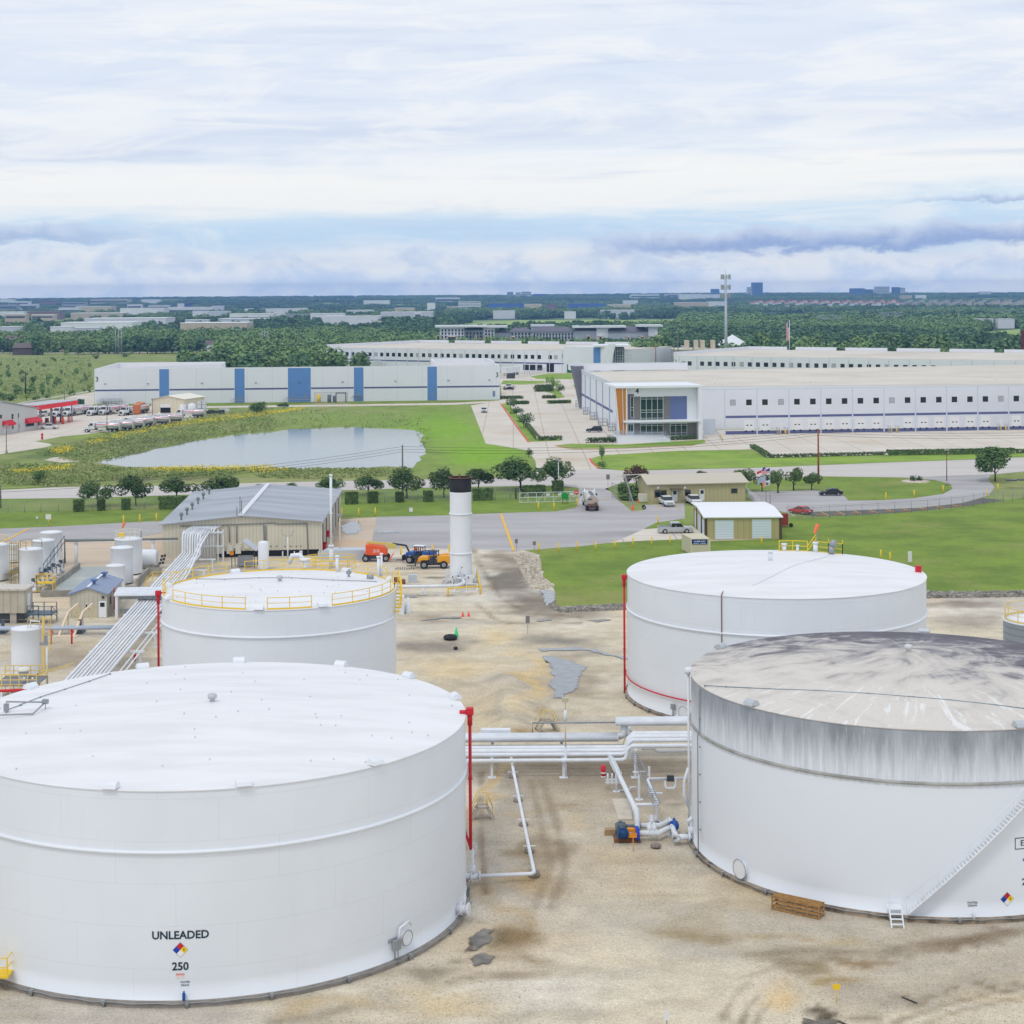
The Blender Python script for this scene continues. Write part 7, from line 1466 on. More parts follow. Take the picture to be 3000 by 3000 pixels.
# sliding gate and fences
CHAIN=bpy.data.materials.new('chain_link');CHAIN.use_nodes=True;t=NT(CHAIN.node_tree);b_=t.n['Principled BSDF'];b_.inputs['Base Color'].default_value=(.42,.44,.45,1);b_.inputs['Metallic'].default_value=.3;b_.inputs['Roughness'].default_value=.6;b_.inputs['Alpha'].default_value=.17
def fence(label,pts,h=2.1,step=3.2,alpha=CHAIN,post=GREY,barb=True):
 ps=[P(*q)for q in pts];o_=thing('chain_link_fence',label,'fence',ps[0]);net=MB();rail=MB();po=[]
 for a_,b_ in zip(ps[:-1],ps[1:]):
  L_=(b_-a_).length;n_=max(1,round(L_/step));net.quad(a_+up*.05,b_+up*.05,b_+up*(h-.03),a_+up*(h-.03));rail.tube([a_+up*h,b_+up*h],.028,5)
  if barb:rail.tube([a_+up*(h+.3),b_+up*(h+.3)],.012,4)
  for i in range(n_):po.append(a_.lerp(b_,i/n_))
 po.append(ps[-1]);net.build('wire_netting',alpha,o_);rail.build('top_rail',post,o_);pm=MB().cyl((0,0,0),(0,0,h+(.32 if barb else .05)),.045,n=6);first=None
 for q_ in po:
  if first is None:first=pm.build('post',post,o_);first.location=q_-ps[0];first.data.transform(Matrix.Translation(ps[0]));
  else:d_=first.copy();COL.objects.link(d_);d_.parent=o_;d_.location=q_-ps[0]
 return o_
fence('long chain link fence on the left lawn, ending at the shed',[(ce,-60,372),(ce,290,362),(ce,1260,338)]);fence('chain link fence on the lawn between the shed and the sliding gate',[(cf,560,305),(cf,1370,284),(cf,1800,272),(cg,175,520)]);fence('chain link fence along the right parking bays',[(ch,255,650),(ch,440,655),(ch,900,624),(ch,1250,600),(ch,1500,575),(ch,1720,540),(ch,1850,525),(ch,2000,505)])
a,b=P(cg,175,542),P(cg,590,530);GT=thing('sliding_gate','long white sliding gate on the lawn beside the drive','gate',a);mb=MB();n_=7
for z_ in(.15,1.1,2.0):mb.beam(a+up*z_,b+up*z_,.09)
for i in range(n_+1):q_=a.lerp(b,i/n_);mb.beam(q_+up*.1,q_+up*2.0,.08)
for i in range(0,n_,2):mb.beam(a.lerp(b,i/n_)+up*.15,a.lerp(b,(i+1)/n_)+up*2.0,.06)
mb.build('frame',PIPE,GT);MB().quad(a+up*.2,b+up*.2,b+up*1.95,a+up*1.95).build('wire_netting',CHAIN,GT);mb=MB()
for x_ in(375,460,545):t_=(x_-175)/415;q_=a.lerp(b,t_);mb.obox(q_+Vector((0,-.1,1.55)),(.7,.04,.45))
mb.build('notice_plate',SG_W,GT)
a=P(cg,828,500);b=P(cg,868,515);GP=thing('gate_panel','grey wire gate panel standing open at the drive','gate',a);mb=MB()
for q_ in(a,b):mb.beam(q_,q_+up*3.0,.1)
for z_ in(.2,1.6,2.9):mb.beam(a+up*z_,b+up*z_,.08)
mb.build('frame',GREY,GP);MB().quad(a+up*.2,b+up*.2,b+up*2.9,a+up*2.9).build('wire_netting',CHAIN,GP)
# street lamps, poles, flags
def lamp(c,x,y,ytop,label,pole=DARK,base=True,r=.09,head=(1.0,.5,.3),dx=0):
 p=P(c,x,y);zt=Z(c,x+dx,ytop,p.y);o=thing('street_lamp',label,'street lamp',p)
 if base:MB().cyl(p,p+up*.9,.35,n=12).build('concrete_base',CONC,o)
 MB().cyl(p+up*.5,p+up*zt,r*1.2,r*.8,8).build('pole',pole,o);MB().obox(p+up*zt,head).build('lamp_head',GREY,o);return o
lamp(ch,1386,415,165,'street lamp with a rusty pole and concrete foot at the drive island',mat('rust_pole',rgb(110,62,56),.7));lamp(cq,90,1340,950,'lone street lamp in front of the depot office');lamp(cq,1515,1065,665,'street lamp with a white foot beside the nearest depot tanker truck');lamp(cq,912,640,430,'thin street lamp behind the red canopy',base=False);lamp(cr,955,270,75,'street lamp before the tan depot shed',mat('navy_pole',rgb(60,70,140),.6),False);lamp(cg,450,470,235,'slim white lamp post by the two dark trees at the gate',PIPE,False);lamp(cr,970,110,-60,'tall thin lamp post behind the tan depot shed',base=False);lamp(cr,1252,120,-40,'tall thin lamp post right of the tan shed gable',base=False)
def utility_pole(c,x,y,ytop,label,m=WOOD,r=.17,arm=0,xt=None):
 p=P(c,x,y);zt=Z(c,xt if xt is not None else x,ytop,p.y);o=thing('utility_pole',label,'utility pole',p);MB().cyl(p,p+up*zt,r*1.2,r*.8,8).build('pole',m,o)
 if arm:MB().beam(p+Vector((-arm,0,zt-.6)),p+Vector((arm,0,zt-.6)),.14).build('cross_arm',m,o)
 return o,p+up*zt
GPL=mat('grey_timber_pole',rgb(116,110,104),.9);RPL=mat('red_timber_pole',rgb(150,88,58),.9)
_,k1=utility_pole(cf,1038,250,-112,'grey utility pole in the tree row behind the shed',GPL,xt=1022);_,k2=utility_pole(ch,478,405,15,'red brown utility pole standing by the clipped round trees',RPL,.2,xt=480);_,k3=utility_pole(ca,181,905,745,'dark utility pole standing alone in the left field',DARK,.3,xt=179);_,k0=utility_pole(ce,4,335,170,'dark utility pole cut by the left edge',GPL)
def wires(a_,b_,n_,sag,label,sp=.45,r=.028):
 mb_=MB()
 for i in range(n_):
  o_=-i*.55-.3;mb_.tube([a_.lerp(b_,j/14)+up*(o_-sag*4*(j/14)*(1-j/14))for j in range(15)],r,4)
 o_=mb_.build('overhead_wire',DARK);return tag(o_,label,'power line')
wires(k0+Vector((-.1,0,0)),k1,3,1.2,'dark overhead wires over the pond bank, left span');wires(k1,k2,3,1.6,'dark overhead wires over the road between the two utility poles');wires(k2,k2+Vector((90,14,0)),3,1.4,'dark overhead wires leaving to the right edge')
def flag_mesh(p,w,h,cols,parent,name,seed,droop):
 """cloth flying to the left of the pole; cols(s,t) -> material index"""
 nx,ny=14,10;mb_=MB();r_=random.Random(seed);ph=r_.random()*6
 V_=[[p+Vector((-w*i/nx*.92,.22*sin(i*.9+ph)*(i/nx),-h*j/ny-droop*w*(i/nx)**1.3+.05*sin(i+j*.5)))for j in range(ny+1)]for i in range(nx+1)]
 ms=[]
 for i in range(nx):
  for j in range(ny):
   m_=cols((i+.5)/nx,(j+.5)/ny)
   if m_ not in ms:ms.append(m_)
   mb_.mat(ms.index(m_));mb_.quad(V_[i][j],V_[i][j+1],V_[i+1][j+1],V_[i+1][j],smooth=True)
 return mb_.build(name,ms,parent)
FR_,FW_,FB_,FG_=mat('flag_red',rgb(215,30,60),.8),mat('flag_white',(.78,.78,.8,1),.8),mat('flag_blue',rgb(50,60,145),.8),mat('flag_grey',rgb(176,186,204),.8)
fg=crop(2190,1350,100/1288)
p=P(fg,700,1590);zt=Z(fg,690,150,p.y);FL1=thing('flagpole','flagpole with a red white and blue flag above a grey one','flagpole',p);MB().cyl(p,p+up*zt,.06,.04,8).build('pole',GREY,FL1);MB().ball(p+up*(zt+.05),.09,8,6).build('finial',YEL,FL1)
k_=p.y/F;px2m=100/1288*k_
flag_mesh(p+up*Z(fg,660,240,p.y)+Vector((-.1,0,0)),330*px2m*1.05,170*px2m,lambda s,t_:FB_ if s<.34 else(FW_ if t_<.5 else FR_),FL1,'state_flag',1,.28)
mb=MB();sx_,sz_=p.x-55*px2m,Z(fg,605,320,p.y);mb.add([(sx_+(.16 if i%2==0 else .07)*sin(i*pi/5),p.y-.16,sz_+(.16 if i%2==0 else .07)*cos(i*pi/5))for i in range(10)],[tuple(range(10))[::-1]]);mb.build('star',FW_,FL1)
flag_mesh(p+up*Z(fg,660,560,p.y)+Vector((-.1,0,0)),330*px2m,220*px2m,lambda s,t_:FG_,FL1,'grey_flag',2,.35)
p=P(fg,855,1760);zt=Z(fg,850,190,p.y);FL2=thing('flagpole','flagpole with a stars and stripes flag above a pale one','flagpole',p);MB().cyl(p,p+up*zt,.06,.04,8).build('pole',GREY,FL2);MB().ball(p+up*(zt+.05),.09,8,6).build('finial',YEL,FL2)
px2m=100/1288*p.y/F;flag_mesh(p+up*Z(fg,840,290,p.y)+Vector((-.05,0,0)),330*px2m,180*px2m,lambda s,t_:FB_ if(s<.42 and t_<.54)else(FR_ if int(t_*10)%2==0 else FW_),FL2,'stars_stripes_flag',3,.3)
flag_mesh(p+up*Z(fg,840,720,p.y)+Vector((-.05,0,0)),290*px2m,200*px2m,lambda s,t_:mat('flag_salmon',rgb(240,150,125),.8)if s>.72 else FW_,FL2,'pale_flag',4,.30)
mb=MB();q_=p+up*Z(fg,740,860,p.y)+Vector((-115*px2m,-.2,0));mb.cyl(q_,q_+Vector((0,-.02,0)),.28,n=16);mb.build('dark_emblem',mat('flag_emblem',rgb(110,110,130),.8),FL2)
# skips, monument sign
def skip(c,x,y,w,m,label):
 p_=P(c,x,y);o_=thing('skip',label,'skip',p_);MB().side([(-w/2,.15),(-w/2,1.15),(-w/2+.3,1.75),(w/2-.3,1.55),(w/2,1.1),(w/2,.15)],1.9,.04).build('body',m,o_).location=(0,.9,0);MB().box(p_.x-w/2+.3,p_.y,1.6,p_.x+w/2-.3,p_.y+1.7,1.78).build('lid',DARK,o_);return o_
skip(ch,1850,440,2.7,mat('skip_green',rgb(14,104,66),.5),'green waste skip at the right edge');skip(ch,1925,436,2.2,mat('skip_grey',rgb(150,162,166),.5),'grey waste skip cut by the right edge')
p=P(ch,1166,388);MS=thing('monument_sign','small white sign on a round bed in the drive island','sign',p);MB().lathe([(3.0,-.02),(2.95,.12),(.01,.16)],p,24).build('gravel_bed',ROCK,MS);MB().box(p.x-.1,p.y-.1,.1,p.x+.1,p.y+.1,1.0).box(p.x-.42,p.y-.14,.9,p.x+.42,p.y+.0,1.75).build('sign_plate',WHITE,MS)
MB().box(p.x-.25,p.y-.16,1.15,p.x+.25,p.y-.14,1.3).build('lettering_band',GREY,MS)
# ramp rails near the office
mb=MB();a,b=P(ch,-20,480),P(ch,60,545)
for z_ in(.6,1.1):mb.beam(a+up*z_,b+up*z_,.06);mb.beam(P(cg,1780,470)+up*z_,P(cg,1850,545)+up*z_,.06)
for i in range(5):q_=a.lerp(b,i/4);mb.beam(q_,q_+up*1.1,.05)
o=mb.build('ramp_rail',PIPE);tag(o,'white ramp handrails right of the office','railing')
# wheel stops in the dark bays
stopp=Placer(lambda:tag(MB().box(-.85,-.09,0,.85,.09,.14).build('wheel_stop',mat('stop_orange',rgb(196,140,80),.8)),'orange wheel stop','wheel stop'))
for i in range(9):
 p=P(ch,490+i*122,628-i*6.2-max(0,i-5)*4);q_=stopp(p+up*.045,math.radians(6),'orange wheel stop in the dark bays along the fence','wheel stops in the parking bays')
# WAREHOUSES AND DEPOT
WHW=mat('warehouse_white',(.79,.81,.86,1),.6,var=.03,vs=.1);BLP=mat('panel_blue',rgb(96,140,200),.6,var=.06,vs=.3);NVY=mat('stripe_navy',rgb(92,98,140),.6);SLT=mat('slate_grey_panel',rgb(112,112,124),.7)
MEMB=surf_mat('flat_roof_membrane',rgb(216,209,196),rgb(206,198,184),.05,fine=.12,col3=rgb(198,189,176));LOUV=mat('grey_louvre',rgb(176,180,184),.6,rib=.3,ribk=.2,hor=True)
MUL=mat('dark_window_frame',rgb(60,36,40),.5)
def win(o_,w,t0,z0,sz=1.5,m=GLASS,frame=MUL):
 mb_=MB();w.box(mb_,t0-sz/2-.08,z0-sz/2-.08,t0+sz/2+.08,z0+sz/2+.08,.05);f_=mb_.build('window',frame,o_);mb_=MB();w.box(mb_,t0-sz/2,z0-sz/2,t0+sz/2,z0+sz/2,.075);mb_.build('pane',m,f_);return f_
# warehouse 4, the corner building
O4=Vector((P(cc,1595,1189).x,491.5,0));E4=Vector((P(cd,1932,1155,Y=503.5).x,503.5,0));dx4=(E4-O4).normalized();dy4=Vector((-dx4.y,dx4.x,0))
W4=thing('warehouse','huge white corner warehouse numbered 4 with an orange finned entrance','warehouse',O4);L0,L1,DEP=-34.0,170.0,136.0;hw4=13.25
def f4(s,t_,z=0.0):return O4+dx4*s+dy4*t_+up*z
mb=MB()
LF_=P(cc,602,1003);LN_=LF_.lerp(P(cc,832,1152),1.05);c4=[LN_,f4(L1,0),f4(L1,DEP),LF_]
mb.prism([(p.x,p.y)for p in c4],0,hw4-.45);mb.build('wall',WHW,W4)
mb=MB();mb.prism([(p.x,p.y)for p in[LN_+Vector((.3,.3,0)),f4(L1-.3,.3),f4(L1-.3,DEP-.3),LF_+Vector((.3,-.3,0))]],hw4-.44,hw4-.25);mb.build('roof',MEMB,W4)
dk=Wall(f4(0,0),f4(L1,0));lw=Wall(LF_,LN_)
mb=MB();dk.box(mb,-10,hw4-.45,dk.L,hw4,.08,-.3);lw.box(mb,0,hw4-.6,lw.L,hw4+.9,.1,-.3);mb.build('parapet',mat('pale_grey_coping',rgb(214,218,224),.6),W4)
pil=[d_ for d_ in(-185,38,262,487,710,933,1157,1378,1602,1823)]
ts=[dk.hit(cd,x_,1000)[0]for x_ in pil];pitch=(ts[-1]-ts[0])/(len(ts)-1)
t=ts[0];k_=0;dock=1.0
PILM=mat('pale_pilaster',rgb(206,212,222),.6)
for i in range(18):
 tb=ts[0]+pitch*i
 mb=MB();dk.box(mb,tb-.16,.05,tb+.16,hw4-.3,.18);mb.build('pilaster',PILM,W4)
 mb=MB();dk.box(mb,tb+.22,4.72,tb+pitch-.22,5.42,.03);mb.build('blue_stripe',NVY,W4);mb=MB();dk.box(mb,tb+.22,.02,tb+pitch-.22,1.0,.03);mb.build('blue_plinth',NVY,W4)
 for j in(0,1):
  tc_=tb+pitch*(.25+.5*j);idx=2*i+j;louv=idx in(0,3,10,17,24,31)
  win(W4,dk,tc_,9.2,1.5,LOUV if louv else GLASS,TRIM if louv else MUL)
  if idx in(3,10,17,24,31):
   st_=MB()
   for s0,s1 in((tc_-1.5,tc_-.9),(tc_+.9,tc_+1.5)):
    for q_ in range(4):dk.box(st_,s0-.1+(.0),.0,s1,1.0-q_*.25,1.0+q_*.3,.95+q_*.3)
   for z_ in(1.5,2.0):
    for s0 in(tc_-1.6,tc_+.8):st_.beam(dk.pt(s0,z_,.2),dk.pt(s0,z_,1.0),.06);st_.beam(dk.pt(s0,z_,1.0),dk.pt(s0+.8,z_-.8,2.0),.06)
   for s0 in(tc_-1.6,tc_-.8,tc_+.8,tc_+1.6):st_.beam(dk.pt(s0,0,1.0),dk.pt(s0,2.0,1.0),.07)
   st_.build('dock_stairs',GREY,W4);mb=MB()
   for s0 in(tc_-.7,tc_+.75):mb.cyl(dk.pt(s0,0,1.6),dk.pt(s0,1.3,1.6),.16,n=8)
   mb.build('bollard',YEL,W4);mb=MB();dk.box(mb,tc_-.45,1.15,tc_+.45,3.2,.04);mb.build('door',mat('pale_door',rgb(204,214,224),.5,rib=.6,ribk=.1,hor=True),W4)
  elif idx>0:
   mb=MB();dk.box(mb,tc_-1.45,1.15,tc_+1.45,4.1,.05);d_=mb.build('dock_door',mat('pale_door',None),W4);mb=MB()
   for q_ in(-.65,.45):dk.box(mb,tc_+q_-.12,2.45,tc_+q_+.45,2.75,.065)
   mb.build('pane',GLASS,d_);mb=MB()
   for q_ in(-1.2,.75):dk.box(mb,tc_+q_,.72,tc_+q_+.5,1.12,.2,.031)
   mb.build('dock_bumper',BLACK,W4)
for q_ in(1.1,):
 pass
mb=MB();dk.box(mb,-5.2,.2,-1.6,4.6,.05);d_=mb.build('drive_in_door',mat('grey_door',rgb(196,204,212),.5),W4)
for i in range(6):
 tb=6+i*30;p=f4(tb,30);MB().cyl(p+up*hw4,p+up*(hw4+2.0),.06,n=5).cyl(p+up*hw4,p+up*(hw4+.5),.3,n=8).build('roof_vent',WHITE,W4)
# left side wall: pilasters, stripe, steps
for t_ in(2,18,34,52,70,88,106,122):
 mb=MB();lw.box(mb,t_,0,t_+(1.3),hw4-.4,.15);mb.build('pilaster',mat('blue_grey_pilaster',rgb(150,168,196),.6),W4)
mb=MB();lw.box(mb,3,4.9,lw.L-4,5.7,.04);mb.build('blue_stripe',NVY,W4)
# flared far corner
q0,q1=LF_-dy4*1,LF_-dy4*1-dx4*3.6;mb=MB();mb.add([q0+dx4*.3,q0-dx4*.4,q1+up*15.2,q0+dx4*.3+up*15.2]+[v_-dy4*5 for v_ in(q0+dx4*.3,q0-dx4*.4,q1+up*15.2,q0+dx4*.3+up*15.2)],[(0,1,2,3),(7,6,5,4),(0,4,5,1),(1,5,6,2),(2,6,7,3),(3,7,4,0)]);mb.build('corner_fin',SLT,W4)
mb=MB();c_=[LF_-dy4*5-dx4*3,LF_-dy4*5+dx4*38,LF_+dy4*6+dx4*38,LF_+dy4*6-dx4*3]
for q0,q1 in zip(c_,c_[1:]+c_[:1]):mb.beam(q0+up*14.6,q1+up*14.6,.5,2.2)
mb.build('corner_parapet',WHW,W4)
for i,(x_,y_)in enumerate(((600,995),(655,1048),(705,1085),(765,1130),(835,1165))):
 p=P(cc,x_,y_);o_=thing('dock_steps',['grey steel door steps at the far end of the corner warehouse side','grey steel door steps, second from the far end of the side wall','grey steel door steps at the middle of the corner warehouse side','grey steel door steps nearer to the orange fin','grey steel door steps right beside the orange fin'][i],'steps',p);mb=MB()
 mb.box(p.x-1.4,p.y-.3,1.1,p.x+1.3,p.y+1.7,1.25)
 for dx in(-1.4,0,1.3):
  for dy in(-.3,1.7):mb.beam(p+Vector((dx,dy,0)),p+Vector((dx,dy,2.3)),.09)
 for z_ in(1.8,2.3):mb.beam(p+Vector((-1.4,-.3,z_)),p+Vector((1.3,-.3,z_)),.07);mb.beam(p+Vector((-1.4,1.7,z_)),p+Vector((1.3,1.7,z_)),.07)
 for q_ in range(4):mb.box(p.x-1.4,p.y-.6-q_*.28,.9-q_*.27,p.x-.2,p.y-.33-q_*.28,.98-q_*.27)
 mb.build('stair_frame',GREY,o_)
# entrance block
FRt=P(cc,1462,1226);exy=lambda s,t_,z=0.0:Vector((FRt.x,FRt.y,0))+dx4*s+dy4*t_+up*z
en=Wall(exy(-30,2.0),exy(0,2.0));tl_,_=en.hit(cc,935,1000);zt=15.2
mb=MB();mb.prism([(p.x,p.y)for p in(exy(-30+tl_,2.0),exy(-.9,2.0),exy(-.9,17.5),exy(-30+tl_,17.5))],0,zt-.6);mb.build('entrance_wall',WHW,W4)
mb=MB();tA,_=Wall(exy(-30,0),exy(0,0)).hit(cc,850,822);mb.prism([(p.x,p.y)for p in(exy(-30+tA,-.4),exy(.15,-.4),exy(.15,17.5),exy(-30+tA,17.5))],zt-.6,zt);mb.build('roof_slab',mat('pale_soffit',rgb(232,236,240),.6),W4)
mb=MB();mb.prism([(p.x,p.y)for p in(exy(-.9,-.3),exy(.1,-.3),exy(.1,17),exy(-.9,17))],0,zt-.6);mb.build('end_fin',WHW,W4);OWD=mat('orange_timber_cladding',rgb(196,128,46),.6,rib=.5,ribk=.12,hor=True)
en0=Wall(exy(-30,0.0),exy(0,0.0));ti,_=en.hit(cc,1446,1000);mb=MB();en.box(mb,ti,1.2,29.09,zt-.62,.03,.001);mb.build('timber_return',OWD,W4)
# slanting orange fin
a0,z0=en0.hit(cc,850,828);a1,_=en0.hit(cc,880,1165);b0,zb=en0.hit(cc,930,1165);b1,_=en0.hit(cc,925,850);mb=MB();fr_=[en0.pt(a1,1.6),en0.pt(b0,1.6),en0.pt(b1+.2,zt-.62),en0.pt(a0,zt-.62)];mb.add(fr_+[v_+dy4*1.0 for v_ in fr_],[(0,1,2,3),(7,6,5,4),(0,4,5,1),(1,5,6,2),(2,6,7,3),(3,7,4,0)]);mb.build('timber_fin',OWD,W4)
mb=MB()
for(u0,v0),(u1,v1)in(((a0,zt-.62),(a1,1.6)),((b1+.2,zt-.62),(b0,1.6)),(((a0+b1)/2+.55,zt-.62),((a1+b0)/2+.2,1.6))):mb.beam(en0.pt(u0,v0,.06),en0.pt(u1,v1,.06),.28 if u0!=(a0+b1)/2+.55 else .14)
mb.build('fin_edge',WHITE,W4)
def efeat(x0,y0,x1,y1,name,m,out=.04):mb_=MB();en.pbox(mb_,cc,x0,y0,x1,y1,out);return mb_.build(name,m,W4)
BRK=mat('grey_brick',rgb(128,124,120),.85,var=.25,vs=2.5,stretch=(.4,.4,3));BLS=mat('panel_slate_blue',rgb(100,114,160),.7,var=.08,vs=.4)
efeat(985,922,1028,1098,'brick_panel',BRK);efeat(1192,920,1238,1096,'brick_panel',BRK);efeat(985,1112,1028,1196,'brick_panel',BRK);efeat(1192,1112,1238,1198,'brick_panel',BRK);efeat(1360,1108,1450,1196,'brick_panel',BRK);efeat(1238,920,1358,1096,'blue_panel',BLS);efeat(940,905,984,1085,'slate_panel',SLT,.03)
MULW=mat('pale_mullion',rgb(196,206,206),.4,.2);GL2=mat('green_glass',(.008,.03,.026,1),.05,spec=.8)
def glazing(x0,y0,x1,y1,cols,rows,name='window'):
 mb_=MB();en.pbox(mb_,cc,x0,y0,x1,y1,.05);w_=mb_.build(name,GL2,W4);t0,z1=en.hit(cc,x0,y0);t1_,z0=en.hit(cc,x1,y1);m_=MB()
 for i in range(cols+1):t_=t0+(t1_-t0)*i/cols;en.box(m_,t_-.07,z0,t_+.07,z1,.10,.051)
 for y_ in rows:_,z_=en.hit(cc,x0,y_);en.box(m_,t0,z_-.06,t1_,z_+.06,.10,.051)
 m_.build('mullion',MULW,w_)
glazing(1030,925,1190,1092,4,(925,940,1018,1034,1076,1092));glazing(1030,1116,1190,1192,4,(1116,1128,1180,1192));glazing(1240,1114,1358,1195,3,(1114,1126,1180,1195));glazing(960,920,980,1070,1,(920,1000,1018,1070));glazing(942,1118,978,1170,2,(1118,1170))
mb=MB();t0,z_=en0.hit(cc,905,1100);t1_,_=en0.hit(cc,1452,1100);en0.box(mb,t0,z_-.2,t1_,z_+.3,.8,-2.0);mb.build('entrance_canopy',mat('pale_soffit',None),W4)
tn,zn=en.hit(cc,1006,884);text_mesh('4',2.1,lambda a_,b_:en.pt(tn+a_,zn+b_,.06),'building_number',mat('numeral_dark',rgb(40,40,44),.6),W4)
# terrace, ramp
TE_=thing('entrance_ramp','white walled ramp with grey rails at the corner entrance','ramp',P(b4,900,600));a,b,c_,e=P(b4,610,603),P(b4,1395,583),P(b4,1395,583)+dy4*9,P(b4,610,603)+dy4*10;mb=MB()
mb.add([a,b,c_,e,a+up*1.7,b+up*.5,c_+up*1.3,e+up*1.7],[(0,1,5,4),(1,2,6,5),(2,3,7,6),(3,0,4,7),(4,5,6,7)]);mb.build('ramp_wall',WHW,TE_);mb=MB()
for off,s0,s1 in((.2,1.7,.5),(3.2,1.9,1.1),(6.0,1.9,1.4)):
 q0,q1=a+dy4*off+up*s0,b+dy4*off+up*s1
 for z_ in(.15,.45,.75,1.05):mb.beam(q0+up*z_,q1+up*z_,.05)
 for i in range(14):q_=q0.lerp(q1,i/13);mb.beam(q_,q_+up*1.05,.05)
q0,q1=a+up*1.7,e+up*2.6
for z_ in(.3,.65,1.05):mb.beam(q0+up*z_,q1+up*z_,.06)
for i in range(6):q_=q0.lerp(q1,i/5);mb.beam(q_,q_+up*1.05,.05);mb.beam(q_+Vector((-1.2,2,0)),q_+Vector((-1.2,2,-1)),.05)
mb.build('handrail',mat('ramp_rail_steel',rgb(176,184,192),.5,.2),TE_);mb=MB()
for i in range(7):q_=e+Vector((-.3-.35*i,-2,1.6-.23*i));mb.box(q_.x-.35,q_.y-1.5,0,q_.x,q_.y+1.5,max(.1,q_.z))
mb.build('steps',CONC,TE_)
a,b=P(cc,1535,1150),P(cc,1610,1240);RR=thing('ramp_rail','short grey stair and rail at the drive in door','railing',b);mb=MB()
for z_ in(.5,1.0):mb.beam(a+up*(z_+.6),b+up*z_,.07)
for i in range(6):q_=a.lerp(b,i/5);mb.beam(q_,q_+up*(1.6-.12*i),.06)
mb.build('rail',GREY,RR);mb=MB()
for x_,y_ in((1596,1215),(1610,1238)):q_=P(cc,x_,y_);mb.cyl(q_,q_+up*1.1,.14,n=8)
mb.build('bollard',YEL,RR)
# warehouse 3, long white with blue panels
a,b=P(ca,670,976),P(cb,1725,944);W3=thing('warehouse','long white warehouse numbered 3 with five blue wall panels','warehouse',(a+b)/2);w3=Wall(a,b);n3=-w3.n;h3=13.4;dep3=62
mb=MB();mb.prism([(p.x,p.y)for p in(a,b,b+n3*dep3,a+n3*dep3)],0,10.4);mb.build('wall',WHW,W3);mb=MB();w3.box(mb,-.02,0,w3.L+.02,h3,.03,-.5);mb.build('front_wall',WHW,W3)
mb=MB();mb.prism([(p.x,p.y)for p in(a-w3.n*.6,b-w3.n*.6,b+n3*dep3,a+n3*dep3)],10.41,10.6);mb.build('roof',MEMB,W3)
def ring_parapet(o_,c0,c1,c2,c3_,z0,z1,m=WHW):
 mb_=MB()
 for q0,q1 in((c0,c1),(c1,c2),(c2,c3_),(c3_,c0)):mb_.beam(q0+up*(z0+z1)/2,q1+up*(z0+z1)/2,.5,z1-z0)
 mb_.build('corner_parapet',m,o_)
def at3(t_,d_):return w3.pt(t_,0,0)+n3*d_
ring_parapet(W3,at3(.3,.8),at3(44,42),at3(44,61),at3(.3,61),9.5,13.3);ring_parapet(W3,at3(w3.L-24,24),at3(w3.L-.4,24),at3(w3.L-.4,61),at3(w3.L-24,61),9.5,13.8);mb=MB();mb.beam(at3(w3.L-.3,0)+up*11.6,at3(w3.L-.3,61)+up*11.6,.5,3.4);mb.build('end_wall',WHW,W3)
for c_,x0,x1 in((ca,1127,1196),(ca,1660,1730),(cb,226,387),(cb,693,760),(cb,1213,1280)):
 mb=MB();t0,_=w3.hit(c_,x0,800);t1_,_=w3.hit(c_,x1,800);w3.box(mb,t0,.05,t1_,h3-.4,.06);mb.build('blue_panel',BLP,W3)
seg=[0,w3.hit(ca,1127,800)[0],w3.hit(ca,1196,800)[0],w3.hit(ca,1660,800)[0],w3.hit(ca,1730,800)[0],w3.hit(cb,226,800)[0],w3.hit(cb,387,800)[0],w3.hit(cb,693,800)[0],w3.hit(cb,760,800)[0],w3.hit(cb,1213,800)[0],w3.hit(cb,1280,800)[0],w3.L]
for i in range(0,12,2):mb=MB();w3.box(mb,seg[i]+.1,4.85,seg[i+1]-.1,5.5,.05);mb.build('blue_stripe',NVY,W3)
mb=MB()
for t_ in np.arange(9.5,w3.L,9.55):
 if not any(seg[i]<=t_<=seg[i+1]for i in range(1,11,2)):w3.box(mb,t_-.04,.1,t_+.04,h3-.1,.034)
mb.build('panel_joint',mat('joint_grey',rgb(196,202,212),.7),W3);mb=MB()
for c_,x_,y_ in((ca,745,833),(ca,1047,831),(ca,1430,827),(ca,1810,824),(cb,613,818),(cb,987,813),(cb,1361,807),(cb,1651,805),(cb,308,820)):t0,z0=w3.hit(c_,x_,y_);w3.box(mb,t0-.35,z0-.12,t0+.35,z0+.15,.35)
mb.build('wall_lamp',TRIM,W3)
for c_,x_,y_ in((ca,686,801),(cb,1706,771)):t0,z0=w3.hit(c_,x_,y_);text_mesh('3',2.6,lambda a_,b_:w3.pt(t0+a_,z0+b_,.05),'building_number',mat('numeral_dark',None),W3)
for c_,x_ in((ca,1697,),(cb,265),(cb,348),(cb,727),(cb,1247),(cb,1683)):
 mb=MB();t0,_=w3.hit(c_,x_,900);w3.box(mb,t0-.5,1.2,t0+.5,3.4,.08);mb.build('door',mat('slate_door',rgb(120,140,176),.5),W3)
stl=['grey door steps at the second blue panel of the long warehouse','wide grey door landing at the middle blue panel','grey door steps at the fourth blue panel of the long warehouse','grey door steps at the last blue panel of the long warehouse','grey door steps at the right end of the long warehouse','grey stair and machinery landing at the left end of the long warehouse']
